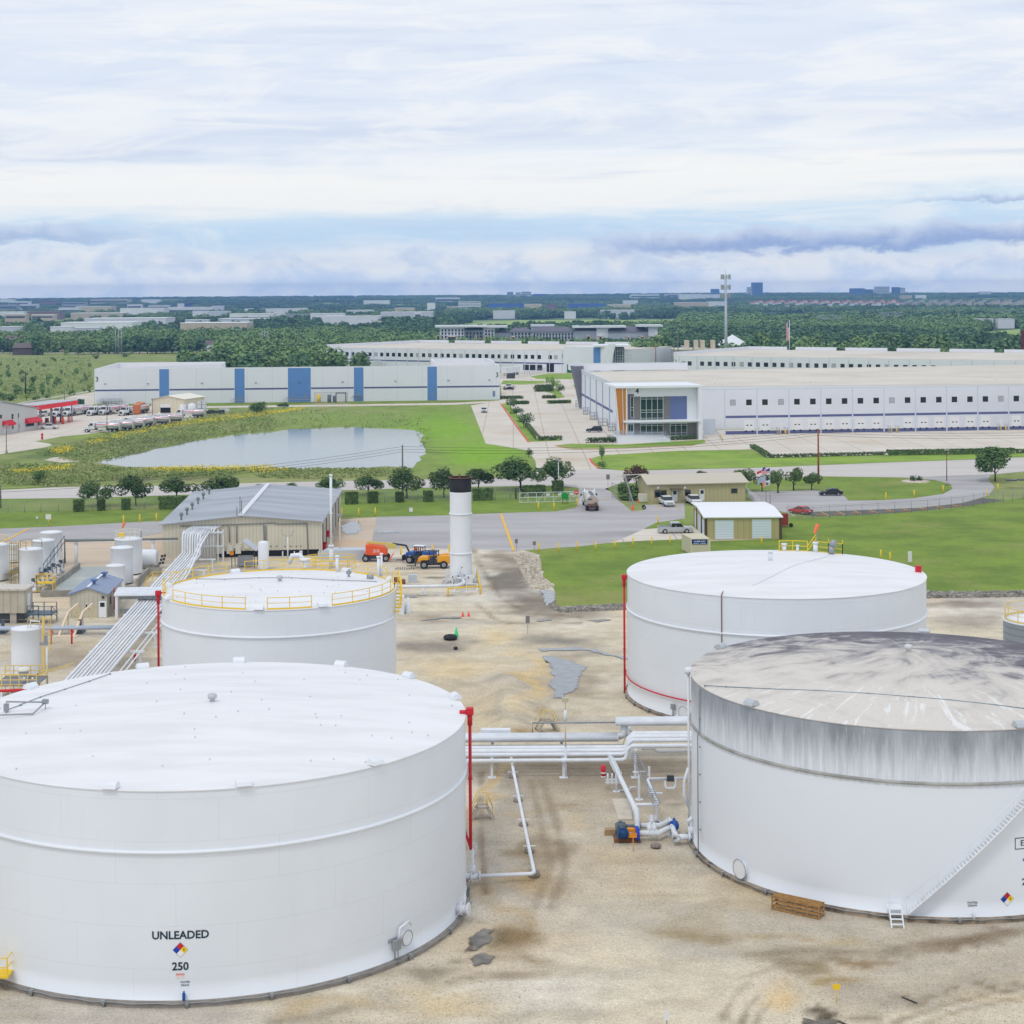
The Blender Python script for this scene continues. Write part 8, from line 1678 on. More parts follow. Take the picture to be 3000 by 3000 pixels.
for i,(c_,x_,y_,wd)in enumerate(((ca,1690,970,3),(cb,300,965,8.5),(cb,720,955,3),(cb,1240,948,3),(cb,1680,942,3),(ca,790,977,8))):
 p=P(c_,x_,y_);o_=thing('dock_steps',stl[i],'steps',p);mb=MB();mb.box(p.x-wd/2,p.y-.4,1.05,p.x+wd/2,p.y+1.4,1.2)
 for z_ in(1.7,2.2):mb.beam(p+Vector((-wd/2,-.4,z_)),p+Vector((wd/2,-.4,z_)),.1);mb.beam(p+Vector((-wd/2,-.4,z_)),p+Vector((-wd/2-1.6,-.4,z_-1.1)),.1)
 for q_ in range(int(wd)+1):mb.beam(p+Vector((-wd/2+wd*q_/int(wd),-.4,0)),p+Vector((-wd/2+wd*q_/int(wd),-.4,2.2)),.1)
 for q_ in range(4):mb.box(p.x-wd/2-.35*(q_+1),p.y-.4,.8-q_*.25,p.x-wd/2-.35*q_,p.y+.8,.88-q_*.25)
 mb.build('stair_frame',GREY,o_)
p=P(ca,935,965);o_=thing('gas_meter_set','grey pipes and meter boxes on the left part of the long warehouse','meters',p);mb=MB();mb.tube([p+Vector((-2.4,0,.2)),p+Vector((-2.4,0,5)),p+Vector((2,0,5)),p+Vector((2,0,1))],.12,6)
for dx,z_ in((-1.8,2.4),(-.2,3.2),(.9,2.0),(-.4,1.2),(9,1.2)):mb.obox(p+Vector((dx,-.2,z_)),(1.3,.5,1.5))
mb.build('pipework',GREY,o_)
# caged yard at the middle of warehouse 3
fence('wire cage with dark posts in front of the long warehouse',[(cb,415,972),(cb,647,968)],4.2,7.5,post=DARK,barb=False);p=P(cb,530,966);o_=thing('gas_bottles','yellow and blue gas bottles inside the wire cage','gas bottles',p);mb=MB();mb.cyl(p+Vector((-4.8,1.5,0)),p+Vector((-4.8,1.5,3.2)),.8,n=10);mb.build('yellow_bottle',YEL,o_);MB().cyl(p+Vector((-.8,1.5,0)),p+Vector((-.8,1.5,3.0)),.7,n=10).cyl(p+Vector((1,2,0)),p+Vector((1,2,2.6)),.5,n=10).build('blue_bottle',mat('slate_blue_steel',None),o_);MB().tube([p+Vector((1.8,1.5,0)),p+Vector((1.8,1.5,3.6)),p+Vector((5.5,1.5,3.6)),p+Vector((5.5,1.5,0))],.2,6).build('frame',DARK,o_)
# warehouses 1 and 2 behind
def back_warehouse(label,A_,B_,h,dep,num,wins,zw,roofh):
 w=Wall(A_,B_);o_=thing('warehouse',label,'warehouse',(Vector((A_[0],A_[1],0))+Vector((B_[0],B_[1],0)))/2);n_=-w.n;a_,b_=w.A,w.A+w.d*w.L
 MB().prism([(p.x,p.y)for p in(a_,b_,b_+n_*dep,a_+n_*dep)],0,h-.3).build('wall',WHW,o_);MB().prism([(p.x,p.y)for p in(a_+n_*.4,b_+n_*.4,b_+n_*(dep-.5),a_+n_*(dep-.5))],h-.29,h-.1).build('roof',MEMB,o_)
 mb_=MB();mb_.beam(a_+n_*.2+up*(h+.5),a_+n_*dep+up*(h+.5),.5,1.8);k__=7
 for i in range(k__):q0,q1=a_+n_*dep+w.d*(w.L*i/k__),a_+n_*dep+w.d*(w.L*(i+.82)/k__);mb_.beam(q0+up*(h+.5),q1+up*(h+.5),.5,1.9)
 mb_.build('parapet',WHW,o_);return o_,w,n_
A1_,B1_=Vector((P(cb,497,560,Y=958).x,958,0)),Vector((P(cc,800,700,Y=868).x,868,0))
W1,w1,n1_=back_warehouse('long white warehouse with many small dark windows behind the blue panelled one',A1_,B1_,11.6,95,'1',None,0,0)
xs1=[552,599,645,685,726,767,807,849,890,932,973,1015,1058,1100,1143,1186,1230,1273,1317,1360,1405,1450,1495,1540,1584,1630,1676,1721,1768,1815,1862,1910];gl={599,849,1143,1450,1768}
for x_ in xs1:t0,_=w1.hit(cb,x_,620);win(W1,w1,t0,7.9,1.9,LOUV if x_ in gl else GLASS,TRIM)
for x_ in(77,124,171,218,266,314,391,431):t0,_=w1.hit(cc,x_,630);win(W1,w1,t0,7.9,1.9,LOUV if x_ in(77,431)else GLASS,TRIM)
for i in range(21):
 t0=w1.L*(i+.4)/24
 mb=MB();w1.box(mb,t0-.15,0,t0+.15,11.2,.2);mb.build('pilaster',PILM,W1);mb=MB();w1.box(mb,t0+.2,4.3,t0+w1.L/24-.2,5.0,.04);mb.build('blue_stripe',NVY,W1)
for x_ in(221,267,315):
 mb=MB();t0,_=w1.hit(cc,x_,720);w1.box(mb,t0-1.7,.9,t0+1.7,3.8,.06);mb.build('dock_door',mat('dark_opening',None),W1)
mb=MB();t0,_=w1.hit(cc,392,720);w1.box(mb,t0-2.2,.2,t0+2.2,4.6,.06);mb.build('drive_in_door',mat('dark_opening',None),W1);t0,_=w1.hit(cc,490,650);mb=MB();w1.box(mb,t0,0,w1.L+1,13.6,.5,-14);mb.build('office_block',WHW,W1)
t1_,_=w1.hit(cc,700,600);t2_,_=w1.hit(cc,750,600);mb=MB();w1.box(mb,t1_,.2,t2_,13.3,.56,.5);mb.build('blue_panel',BLP,W1)
q0=w1.pt(w1.L+1,0,.5);mb=MB();fr_=[q0+Vector((-2.2,-1,0)),q0+Vector((-.2,-1,0)),q0+Vector((3.2,-1,15)),q0+Vector((-.6,-1,15))];mb.add(fr_+[v_+Vector((0,3,0))for v_ in fr_],[(0,1,2,3),(7,6,5,4),(0,4,5,1),(1,5,6,2),(2,6,7,3),(3,7,4,0)]);mb.build('white_fin',WHITE,W1)
Ye1=q0.y+4;xe0,xe1=xat(cc,812,Ye1),xat(cc,912,Ye1);MB().box(xe0-1,Ye1,0,xe1,Ye1+20,13.2).build('entrance_wall',SLT,W1);MB().box(xe0-8,Ye1-3,13.6,xe1+3,Ye1+22,14.4).build('roof_slab',WHITE,W1);we1=Wall((xe0-1,Ye1),(xe1,Ye1));mb=MB();we1.pbox(mb,cc,853,578,902,660,.06);wn=mb.build('window',GL2,W1);mb=MB()
for i in range(4):t0,z1=we1.hit(cc,853+16*i,578);we1.box(mb,t0-.12,3,t0+.12,z1,.12,.06)
for y_ in(600,632,650):t0,z1=we1.hit(cc,853,y_);we1.box(mb,t0,z1-.1,t0+8.4,z1+.1,.12,.06)
mb.build('mullion',MULW,wn)
p=w1.pt(w1.hit(cb,511,598)[0],9.4,.05);text_mesh('1',2.6,lambda a_,b_:w1.pt(w1.hit(cb,511,598)[0]+a_,9.2+b_,.06),'building_number',mat('numeral_grey',rgb(110,114,126),.6),W1);text_mesh('1',2.6,lambda a_,b_:w1.pt(w1.hit(cc,480,625)[0]+a_,8.6+b_,.56),'building_number',mat('numeral_grey',None),W1)
A2_,B2_=Vector((P(cc,1266,640,Y=792).x,792,0)),Vector((P(cd,2300,670,Y=700).x,700,0))
W2,w2,n2_=back_warehouse('white warehouse with a row of small windows behind the corner building',A2_,B2_,12.0,88,'2',None,0,0)
xs2=[(cc,x_)for x_ in(1332,1378,1466,1520,1576,1632,1688,1746,1803,1860,1917)]+[(cd,x_)for x_ in(50,108,166,224,284,343,403,463,524,586,648,709,771,835,899,963,1027,1092,1158,1224,1290)]
for i,(c_,x_)in enumerate(xs2):t0,_=w2.hit(c_,x_,680);win(W2,w2,t0,8.3,1.75,LOUV if i in(0,7,15,20,26)else GLASS,MUL)
for i in range(20):t0=w2.L*(i+.3)/20;mb=MB();w2.box(mb,t0-.15,0,t0+.15,11.6,.2);mb.build('pilaster',PILM,W2)
t0,z0=w2.hit(cc,1280,660);text_mesh('2',2.4,lambda a_,b_:w2.pt(t0+a_,9.0+b_,.06),'building_number',mat('numeral_grey',None),W2)
# trailers parked at warehouse 1
def trailer_proto():
 o_=thing('box_trailer','white box trailer','trailer');MB().box(-7.5,-1.3,1.2,7.5,1.3,4.1).build('box_body',WHITE,o_);MB().box(-7,-.5,.9,7,.5,1.2).build('chassis',DARK,o_)
 for x_ in(5.0,6.2):
  for sy in(-1,1):add_wheel(o_,(x_,sy*.95,.5),.5,.4)
 MB().beam((-5,-.8,0),(-5,-.8,1.2),.2).beam((-5,.8,0),(-5,.8,1.2),.2).build('landing_leg',DARK,o_);return o_
trl=Placer(trailer_proto);trl(P(cc,110,770),math.radians(62),'white box trailer parked between the two numbered warehouses');
for i,(x_,lb)in enumerate(((690,'white box trailer showing its top over the long warehouse roof, left one'),(790,'white box trailer showing its top over the long warehouse roof, middle one'),(900,'white box trailer showing its top over the long warehouse roof, right one'))):q_=w1.pt(w1.hit(cb,x_,690)[0],0,10);trl(q_,math.radians(62),lb,'trailers at the rear warehouse docks',(1,1,1.15))
fence('wire fence round the grass in front of the rear warehouse',[(cc,40,800),(cc,210,785),(cc,380,745),(cc,460,735)],2.6,6,barb=False);sign_post(cc,112,795,2.5,4.2,2.4,DARK,'dark board sign on the wire fence between warehouses');p=P(cc,545,755);o=tag(MB().box(p.x-2.5,p.y,0,p.x+4,p.y+3,4.4).build('compactor',mat('skip_green',None)),'green compactor behind the flared corner','compactor')
# depot at the left
d0=Vector((-146.4,526,0));dd=Vector((5.1,21,0)).normalized();dn=Vector((-dd.y,dd.x,0));DP=thing('depot_office','grey depot building with red door awnings at the left edge','depot building',d0);g0,g1_=d0-dd*43,d0;gm=d0-dd*21.5;mb=MB();hz,rz_=6.4,9.8;back=dn*40
mb.add([g0,g1_,g1_+back,g0+back,g0+up*hz,g1_+up*hz,g1_+back+up*hz,g0+back+up*hz,gm+up*rz_,gm+back+up*rz_],[(0,1,5,8,4),(1,2,6,5),(2,3,7,9,6),(3,0,4,7)]);mb.build('wall',mat('depot_grey_siding',rgb(206,206,202),.65,rib=1.2,ribk=.06),DP);mb=MB()
for e0 in(g0,g1_):q_=[e0+(e0-gm).normalized()*.5+up*(hz-.02)-dn*.4,gm+up*(rz_+.06)-dn*.4,gm+up*(rz_+.06)+back,e0+(e0-gm).normalized()*.5+up*(hz-.02)+back];mb.add(q_+[v_+up*.25 for v_ in q_],[(0,1,2,3),(7,6,5,4),(0,4,5,1),(1,5,6,2),(2,6,7,3),(3,7,4,0)])
mb.build('roof',mat('depot_roof',rgb(170,172,176),.6),DP);dw=Wall(g0,g1_)
REDA=mat('awning_red',rgb(222,40,56),.6)
def dfe(x0,y0,x1,y1,name,m,out=.06):mb_=MB();dw.pbox(mb_,cq,x0,y0,x1,y1,out);mb_.build(name,m,DP)
for q_ in((163,790,188,858),(254,780,272,842),(170,935,192,1000),(265,920,280,992),(0,800,24,852)):dfe(*q_,'window',mat('green_glass',None))
dfe(362,915,478,970,'shop_window',mat('green_glass',None));dfe(55,955,85,1062,'door',WHITE);mb=MB()
for x0,y0,x1,y1,y2 in((355,850,545,912,0),(33,885,172,952,0)):
 t0,z1=dw.hit(cq,x0,y0);t1_,_=dw.hit(cq,x1,y0);z0=z1-1.5;mb.add([dw.pt(t0,z1),dw.pt(t1_,z1),dw.pt(t1_,z0+.5,1.4),dw.pt(t0,z0+.5,1.4),dw.pt(t0,z0,1.4),dw.pt(t1_,z0,1.4),dw.pt(t0,z0),dw.pt(t1_,z0)],[(0,3,2,1),(3,4,5,2),(0,6,4,3),(1,2,5,7),(6,7,5,4)])
mb.build('awning',REDA,DP);mb=MB();t0,z0=dw.hit(cq,262,1060);mb.tube([dw.pt(t0,0,.2),dw.pt(t0,5.5,.2)],.1,6);mb.build('downpipe',WHITE,DP)
c0,c1=Vector((-148.5,533,0)),Vector((-142.6,560,0));cdn=Vector((-(c1-c0).y,(c1-c0).x,0)).normalized();CN=thing('fuel_canopy','red edged fuel canopy on steel columns','canopy',c0);zc=5.4;mb=MB();q_=[c0,c1,c1+cdn*9,c0+cdn*9];mb.prism([(p.x,p.y)for p in q_],zc,zc+1.35);mb.build('fascia',mat('canopy_red',rgb(240,40,50),.5),CN);mb=MB();mb.prism([(p.x,p.y)for p in[v_+(sum(q_,Vector())/4-v_)*.04 for v_ in q_]],zc+1.36,zc+1.5);mb.build('canopy_roof',mat('canopy_grey',rgb(190,192,196),.6,rib=2,ribk=.3),CN);mb=MB()
for f_ in(.12,.38,.64,.9):
 for o_ in(.8,8):p=c0.lerp(c1,f_)+cdn*o_;mb.cyl(p,p+up*zc,.22,n=8)
mb.build('column',GREY,CN)
pumpp=Placer(lambda:(lambda o_:(MB().box(-.5,-.4,.15,.5,.4,2.2).build('cabinet',mat('pump_maroon',rgb(120,56,64),.6),o_),MB().box(-.9,-.6,0,.9,.6,.16).build('island',CONC,o_),o_)[2])(thing('fuel_pump','fuel pump','fuel pump')))
for f_,lb in((.2,'maroon fuel pump under the canopy, nearest the office'),(.38,'maroon fuel pump under the canopy, second from the office'),(.56,'maroon fuel pump under the canopy, third from the office'),(.74,'maroon fuel pump under the canopy, fourth from the office')):pumpp(c0.lerp(c1,f_)+cdn*2.2,math.radians(75),lb,'fuel pumps under the canopy')
bl2=Placer(lambda:tag(MB().cyl((0,0,0),(0,0,1.9),.22,n=8).build('guard_post',mat('guard_red',rgb(225,92,70),.6)),'red guard post','bollard'))
for x_,y_,lb in((880,930,'red guard post by the canopy pumps, left one'),(900,930,'red guard post by the canopy pumps, second'),(965,905,'red guard post by the canopy pumps, third'),(990,905,'red guard post by the canopy pumps, right one'),(780,930,'red guard post under the middle of the canopy')):bl2(P(cq,x_,y_),0,lb,'red guard posts under the canopy')
fence('wire fence behind the red canopy',[(cq,350,700),(cq,640,655),(cq,1080,630)],2.0,5,barb=False);p=P(cq,1140,652);o=thing('skip','pair of dark green bins behind the red canopy','bin',p);MB().box(p.x-1.2,p.y,0,p.x-.1,p.y+1.6,2.0).box(p.x+.1,p.y,0,p.x+1.1,p.y+1.6,1.9).build('body',mat('bin_dark_green',rgb(40,74,58),.6),o)
a=P(cr,735,255);o=thing('shipping_container','rust orange ribbed container behind the tanker trucks','container',a);q_=[P(cr,735,252),P(cr,800,250),P(cr,872,215),P(cr,790,205)];mb=MB();mb.prism([(p.x,p.y)for p in q_],.3,3.3);mb.build('body',mat('container_rust',rgb(206,120,72),.7,rib=1.1,ribk=.25),o)
# tan depot shed
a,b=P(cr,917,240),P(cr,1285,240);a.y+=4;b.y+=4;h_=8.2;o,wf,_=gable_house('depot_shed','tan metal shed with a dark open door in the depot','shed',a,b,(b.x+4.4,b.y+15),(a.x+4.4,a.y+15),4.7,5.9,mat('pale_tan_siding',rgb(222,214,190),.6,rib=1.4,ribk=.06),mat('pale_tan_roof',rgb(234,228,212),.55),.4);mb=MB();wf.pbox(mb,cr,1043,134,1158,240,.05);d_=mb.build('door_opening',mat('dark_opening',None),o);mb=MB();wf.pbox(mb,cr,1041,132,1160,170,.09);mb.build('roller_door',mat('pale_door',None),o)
tote=Placer(lambda:(lambda o_:(MB().lathe([(1.32,0),(1.38,.3),(1.38,2.7),(1.1,3.1),(.4,3.3),(.01,3.3)],(0,0,0),20).build('vessel',WHITE,o_),o_)[1])(thing('plastic_tank','white plastic tank','tank')))
tote(P(cr,1275,235)+Vector((0,3,0)),0,'white plastic tank before the tan depot shed, left one','white plastic tanks in the depot');tote(P(cr,1380,235)+Vector((0,3,0)),0,'white plastic tank before the tan depot shed, right one','white plastic tanks in the depot')
ibc=Placer(lambda:(lambda o_:(MB().box(-.95,-.95,.2,.95,.95,1.75).build('bottle',WHITE,o_),MB().box(-1,-1,0,1,1,.18).beam((-1,-1,.2),(-1,-1,1.8),.08).beam((1,-1,.2),(1,-1,1.8),.08).beam((-1,-1,1.0),(1,-1,1.0),.06).beam((-1,-1,1.75),(1,-1,1.75),.06).build('cage',GREY,o_),o_)[2])(thing('tote','white caged tote','tote')))
base_=P(cr,1515,262);k_=0;NM=('bottom','second','third','top')
for cx_ in range(2):
 for lv in range(4):ibc(base_+Vector((-.85+cx_*1.6,0,lv*1.25)),0,f'white caged tote, {NM[lv]} of the {("left", "right")[cx_]} stack beside the plastic tanks','totes stacked in the depot',.72)
for i,x_ in enumerate((1730,1768,1805)):ibc(P(cr,x_,215),0,['white caged tote on the grass edge right of the depot, left of three','white caged tote on the grass edge right of the depot, middle of three','white caged tote on the grass edge right of the depot, right of three'][i],'totes by the grass',.62)
p=P(cr,1640,240);o=thing('scrap_heap','low heap of dark pallets and bins right of the tote stacks','heap',p);mb=MB();r_=random.Random(4)
for i in range(14):mb.obox(p+Vector((r_.uniform(-4,3.5),r_.uniform(-1,2),r_.uniform(.3,.9))),(r_.uniform(.8,2),1.0,r_.uniform(.6,1.4)),r_.random())
mb.build('bins',mat('heap_dark',rgb(70,74,78),.8),o);p=P(cq,596,1148);o=thing('fire_hydrant','small red hydrant on the depot kerb','hydrant',p);MB().cyl(p,p+up*1.4,.3,n=10).build('standpipe',RED,o);MB().ball(p+up*1.5,.35,10,6).build('valve_head',RED,o)
# apartments
Ya=1215.0;AP=thing('apartment_block','long grey and white four storey apartment block with flat white roof lids','apartment building',(P(ap,960,200,Y=Ya).x,Ya,0));X_=lambda px,Y=Ya:P(ap,px,0,Y=Y).x;ZA=lambda py,Y=Ya:Z(ap,960,py,Y)
AGW,AGL,AGD,ACR,ARF=mat('apartment_white',rgb(214,218,226),.7),mat('apartment_grey',rgb(178,186,198),.7),mat('apartment_dark',rgb(172,180,190),.7),mat('apartment_cream',rgb(226,208,186),.7),mat('shingle_violet',rgb(112,108,120),.8,var=.1,vs=.3)
def ablock(x0,x1,ytop,m,Y,dep=18,lid=None,roof=None):
 mb_=MB();xa_,xb_=X_(x0,Y),X_(x1,Y);zt_=ZA(ytop,Y);mb_.box(xa_,Y,0,xb_,Y+dep,zt_);mb_.build('wall',m,AP)
 if lid:m_=MB();m_.box(X_(lid[0],Y),Y-2,zt_,X_(lid[1],Y),Y+dep+1,zt_+1.3);m_.build('roof_lid',WHITE,AP)
 if roof:
  m_=MB();rz__=zt_+roof*.5;mx_=4;m_.add([(xa_-.6,Y-.8,zt_),(xb_+.6,Y-.8,zt_),(xb_+.6,Y+dep,zt_),(xa_-.6,Y+dep,zt_),(xa_+mx_,Y+dep/2,rz__),(xb_-mx_,Y+dep/2,rz__)],[(0,1,5,4),(1,2,5),(2,3,4,5),(3,0,4)]);m_.build('shingle_roof',ARF,AP)
 return zt_
ablock(78,275,48,AGW,Ya-3,20,(40,455));ablock(275,430,70,AGD,Ya+2,18,None,5);ablock(430,520,52,AGW,Ya,18,(430,625));ablock(520,640,92,AGD,Ya+3,18,None,6);ablock(640,820,86,AGD,Ya+4,20,None,5.5);ablock(820,1165,88,AGL,Ya+2,20,None,6.5);ablock(1165,1345,82,AGD,Ya,20,None,7.5);ablock(1345,1440,58,AGW,Ya-1,20,(1155,1585));ablock(1440,1780,92,AGD,Ya-2,20,None,7);ablock(1765,1840,52,AGW,Ya-4,20,(1675,1880));ablock(820,1000,44,AGW,Ya+26,10,(815,1005))
for x0,x1,yt in((48,82,112),(135,215,120),(358,380,112),(440,475,118),(648,690,125),(1262,1300,122),(1360,1395,125),(1590,1620,132),(1695,1735,128),(1822,1868,124)):
 mb=MB();Y=Ya-6.5;xa_,xb_,zt_=X_(x0,Y),X_(x1,Y),ZA(yt,Y);
 for lv in range(3):z_=zt_-lv*4.4;mb.box(xa_,Y,z_-.6,xb_,Y+6,z_)
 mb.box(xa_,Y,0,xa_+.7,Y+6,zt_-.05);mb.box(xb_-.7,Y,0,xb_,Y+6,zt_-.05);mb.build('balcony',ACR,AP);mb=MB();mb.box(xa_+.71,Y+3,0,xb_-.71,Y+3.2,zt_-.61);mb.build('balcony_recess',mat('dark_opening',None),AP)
aw=MB().box(-.55,-.12,-.8,.55,0,.8);first=None;nw=0
for x0,x1,Y,yr,m_ in((85,275,Ya-3,(72,98,125),0),(285,425,Ya+2,(98,126,150),0),(440,515,Ya,(80,105,130),0),(650,815,Ya+4,(105,130,155),0),(830,1160,Ya+2,(110,135,155),0),(1175,1335,Ya,(105,130,155),0),(1350,1435,Ya-1,(85,110,140),0),(1460,1760,Ya-2,(110,135,165),0),(1772,1836,Ya-4,(82,105,135),0)):
 n_=max(2,int((x1-x0)/24))
 for yy in yr:
  for i in range(n_):
   if nw>=100:break
   q_=Vector((X_(x0+(i+.5)*(x1-x0)/n_,Y),Y-.02,ZA(yy,Y)))-AP.location
   if first is None:first=aw.build('window',GLASS,AP);first.data.transform(Matrix.Translation(AP.location));first.location=q_
   else:d_=first.copy();COL.objects.link(d_);d_.parent=AP;d_.location=q_
   nw+=1
# things between: small pale building, cell tower, boundary wall
Yc=905.0;p=Vector((xat(cc,1632,Yc),Yc,0));CT=thing('cell_tower','tall grey cell tower with antenna clusters','cell tower',p);zt=Z(cc,1630,62,Yc);MB().cyl(p,p+up*zt,.95,.5,12).build('mast',mat('tower_steel',rgb(186,194,204),.5,.2),CT);mb=MB();r_=random.Random(2)
for zz in(zt-1,zt-6.5,zt-11):
 for i in range(9):a_=i*.698;q_=p+Vector((2.4*cos(a_),2.4*sin(a_),zz));mb.obox(q_,(.55,.35,2.6),a_);mb.beam(p+up*zz,q_,.14)
mb.cyl(p+up*zt,p+up*(zt+3),.08,n=5);mb.build('antenna',mat('antenna_grey',rgb(160,166,170),.6),CT)
for x0,x1,y0,y1,Y,m_,lb,nm in((1270,1640,572,640,905,mat('grey_flat',rgb(190,188,184),.7),'low grey commercial building left of the cell tower','commercial_building'),(1640,1815,535,640,935,WHITE,'pale building with a pyramid roof right of the cell tower','commercial_building')):
 xa_,xb_=xat(cc,x0,Y),xat(cc,x1,Y);o=thing(nm,lb,'building',((xa_+xb_)/2,Y,0));z_=Z(cc,1500,572,Y);MB().box(xa_,Y,0,xb_,Y+22,z_-1.5).build('wall',m_,o)
 if x0==1640:mb=MB();mx_=(xa_+xb_)/2-3;z_=Z(cc,1700,562,Y);mb.add([(mx_-9,Y-1,z_),(mx_+9,Y-1,z_),(mx_+9,Y+16,z_),(mx_-9,Y+16,z_),(mx_,Y+7,z_+6)],[(0,1,4),(1,2,4),(2,3,4),(3,0,4)]);mb.build('pyramid_roof',WHITE,o);MB().box(mx_-8,Y,0,mx_+8,Y+15,z_).build('tower_wall',m_,o)
 else:MB().box(xa_-.5,Y-.5,z_-1.49,xb_+.5,Y+22.5,z_-.9).build('roof',MEMB,o);mb=MB();[mb.box(xat(cc,q_,Y+3),Y+3,z_-.9,xat(cc,q_+30,Y+3),Y+8,z_+3.6)for q_ in(1342,1405,1452,1526)];mb.build('roof_unit',mat('tan_unit',rgb(206,192,172),.7),o)
# TREES AND PLANTS
def leaf_mat(name,a,b,sc=.5):
 m=bpy.data.materials.new(name);m.use_nodes=True;t=NT(m.node_tree);p=t.n['Principled BSDF'];p.inputs['Roughness'].default_value=.75;p.inputs['Specular IOR Level'].default_value=.2
 tx=t.new('ShaderNodeTexCoord').outputs['Object'];oi=t.new('ShaderNodeObjectInfo').outputs['Random']
 c=t.mix(t.step(t.noise(tx,sc,5,.7),.34,.66),a,b);f=t.math('ADD',.78,t.math('MULTIPLY',oi,.44))
 mm=t.new('ShaderNodeVectorMath',operation='SCALE');t.l.new(c,mm.inputs[0]);t.l.new(f,mm.inputs['Scale']);t.l.new(mm.outputs[0],p.inputs['Base Color']);return m
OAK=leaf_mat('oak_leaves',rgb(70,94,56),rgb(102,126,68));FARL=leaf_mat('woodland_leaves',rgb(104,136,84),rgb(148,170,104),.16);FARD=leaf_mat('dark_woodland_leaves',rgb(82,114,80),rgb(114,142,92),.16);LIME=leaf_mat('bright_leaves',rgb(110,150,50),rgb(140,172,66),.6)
REDL=leaf_mat('reddish_leaves',rgb(70,74,50),rgb(128,70,58),.7);HEDGE=leaf_mat('hedge_leaves',rgb(80,102,62),rgb(108,130,74),.9);BARK=mat('bark',rgb(84,72,62),.9,var=.3,vs=3);YOUNG=leaf_mat('young_leaves',rgb(84,116,62),rgb(112,142,78),.8)
def cards(pts,nrm,size,rs):
 """leaf clumps: small tilted quads round the given points"""
 n=len(pts);a=rs.normal(size=(n,3));a-=nrm*(a*nrm).sum(1)[:,None]*.6;a/=np.linalg.norm(a,axis=1)[:,None];b=np.cross(nrm+rs.normal(size=(n,3))*.5,a);b/=np.linalg.norm(b,axis=1)[:,None]+1e-9
 s=(size*rs.uniform(.6,1.3,n))[:,None];a*=s;b*=s*.75;return np.stack([pts-a-b,pts+a-b*.6,pts+a*.8+b,pts-a*.7+b],1).reshape(-1,3)
def quads_mesh(name,v,m):
 me=bpy.data.meshes.new(name);n=len(v)//4;me.vertices.add(len(v));me.vertices.foreach_set('co',np.ascontiguousarray(v,dtype=np.float32).ravel());me.loops.add(n*4);me.loops.foreach_set('vertex_index',np.arange(n*4,dtype=np.int32));me.polygons.add(n);me.polygons.foreach_set('loop_start',np.arange(n,dtype=np.int32)*4);me.update();me.materials.append(m);return me
def crown(seed,n,m,lobes=11,leaf=.05,flat=.75,z0=.28,spread=1.0,name='crown'):
 """unit crown: about 1 wide, sitting on a trunk, top at z = 1"""
 rs=np.random.RandomState(seed);c=rs.normal(size=(lobes,3));c/=np.linalg.norm(c,axis=1)[:,None];c*=rs.uniform(.45,.8,(lobes,1));c[:,2]=np.abs(c[:,2])*.9-.3;r=rs.uniform(.30,.50,lobes)
 i=rs.randint(0,lobes,n);d=rs.normal(size=(n,3));d/=np.linalg.norm(d,axis=1)[:,None];k_=rs.uniform(.55,1.0,n)**.5;p=c[i]+d*(r[i]*k_)[:,None]
 lo,hi=p[:,2].min(),p[:,2].max();p[:,:2]*=.5*spread/np.abs(p[:,:2]).max();p[:,2]=z0+(p[:,2]-lo)/(hi-lo)*(1-z0);nn=d.copy();nn[:,2]+=.35;nn/=np.linalg.norm(nn,axis=1)[:,None]
 return quads_mesh(name,cards(p,nn,leaf,rs),m)
def trunk_mesh(seed,r=.022,zt=.62,limbs=5):
 r_=random.Random(seed);mb=MB();mb.tube([(0,0,0),(.01,0,.15),(.0,.01,.35),(.02,0,zt)],[r*1.3,r,r*.8,r*.35],7)
 for i in range(limbs):a=2*pi*i/limbs+r_.random();z=r_.uniform(.2,.36);mb.tube([(0,0,z),(.1*cos(a),.1*sin(a),z+.14),(.25*cos(a),.25*sin(a),z+.34)],[r*.6,r*.4,r*.15],5)
 o=mb.build('trunk',BARK);me=o.data;bpy.data.objects.remove(o);return me
TRUNKS=[trunk_mesh(1),trunk_mesh(2),trunk_mesh(3,.03)];OAKS=[crown(s_,2600,OAK,13,.022)for s_ in(3,4,5)]
def tree(name,label,p,h,w,cm,tm,group=None,rz=0.0,cat='tree'):
 o=thing(name,label,cat,p,group);o.rotation_euler.z=rz
 for nm,me,s in(('crown',cm,(w,w,h)),('trunk',tm,(h,h,h))):
  if me is None:continue
  c_=bpy.data.objects.new(nm,me);COL.objects.link(c_);c_.parent=o;c_.scale=s
 return o
def ptree(name,label,c,x,y,ytop,wpx,cm,tm=None,group=None):
 p=P(c,x,y);h=Z(c,x,ytop,p.y);u0,_=c(0,0);u1,_=c(wpx,0);return tree(name,label,p,h,(u1-u0)*p.y/F*1.28,cm,tm or TRUNKS[RND.randrange(3)],group,RND.uniform(0,6))
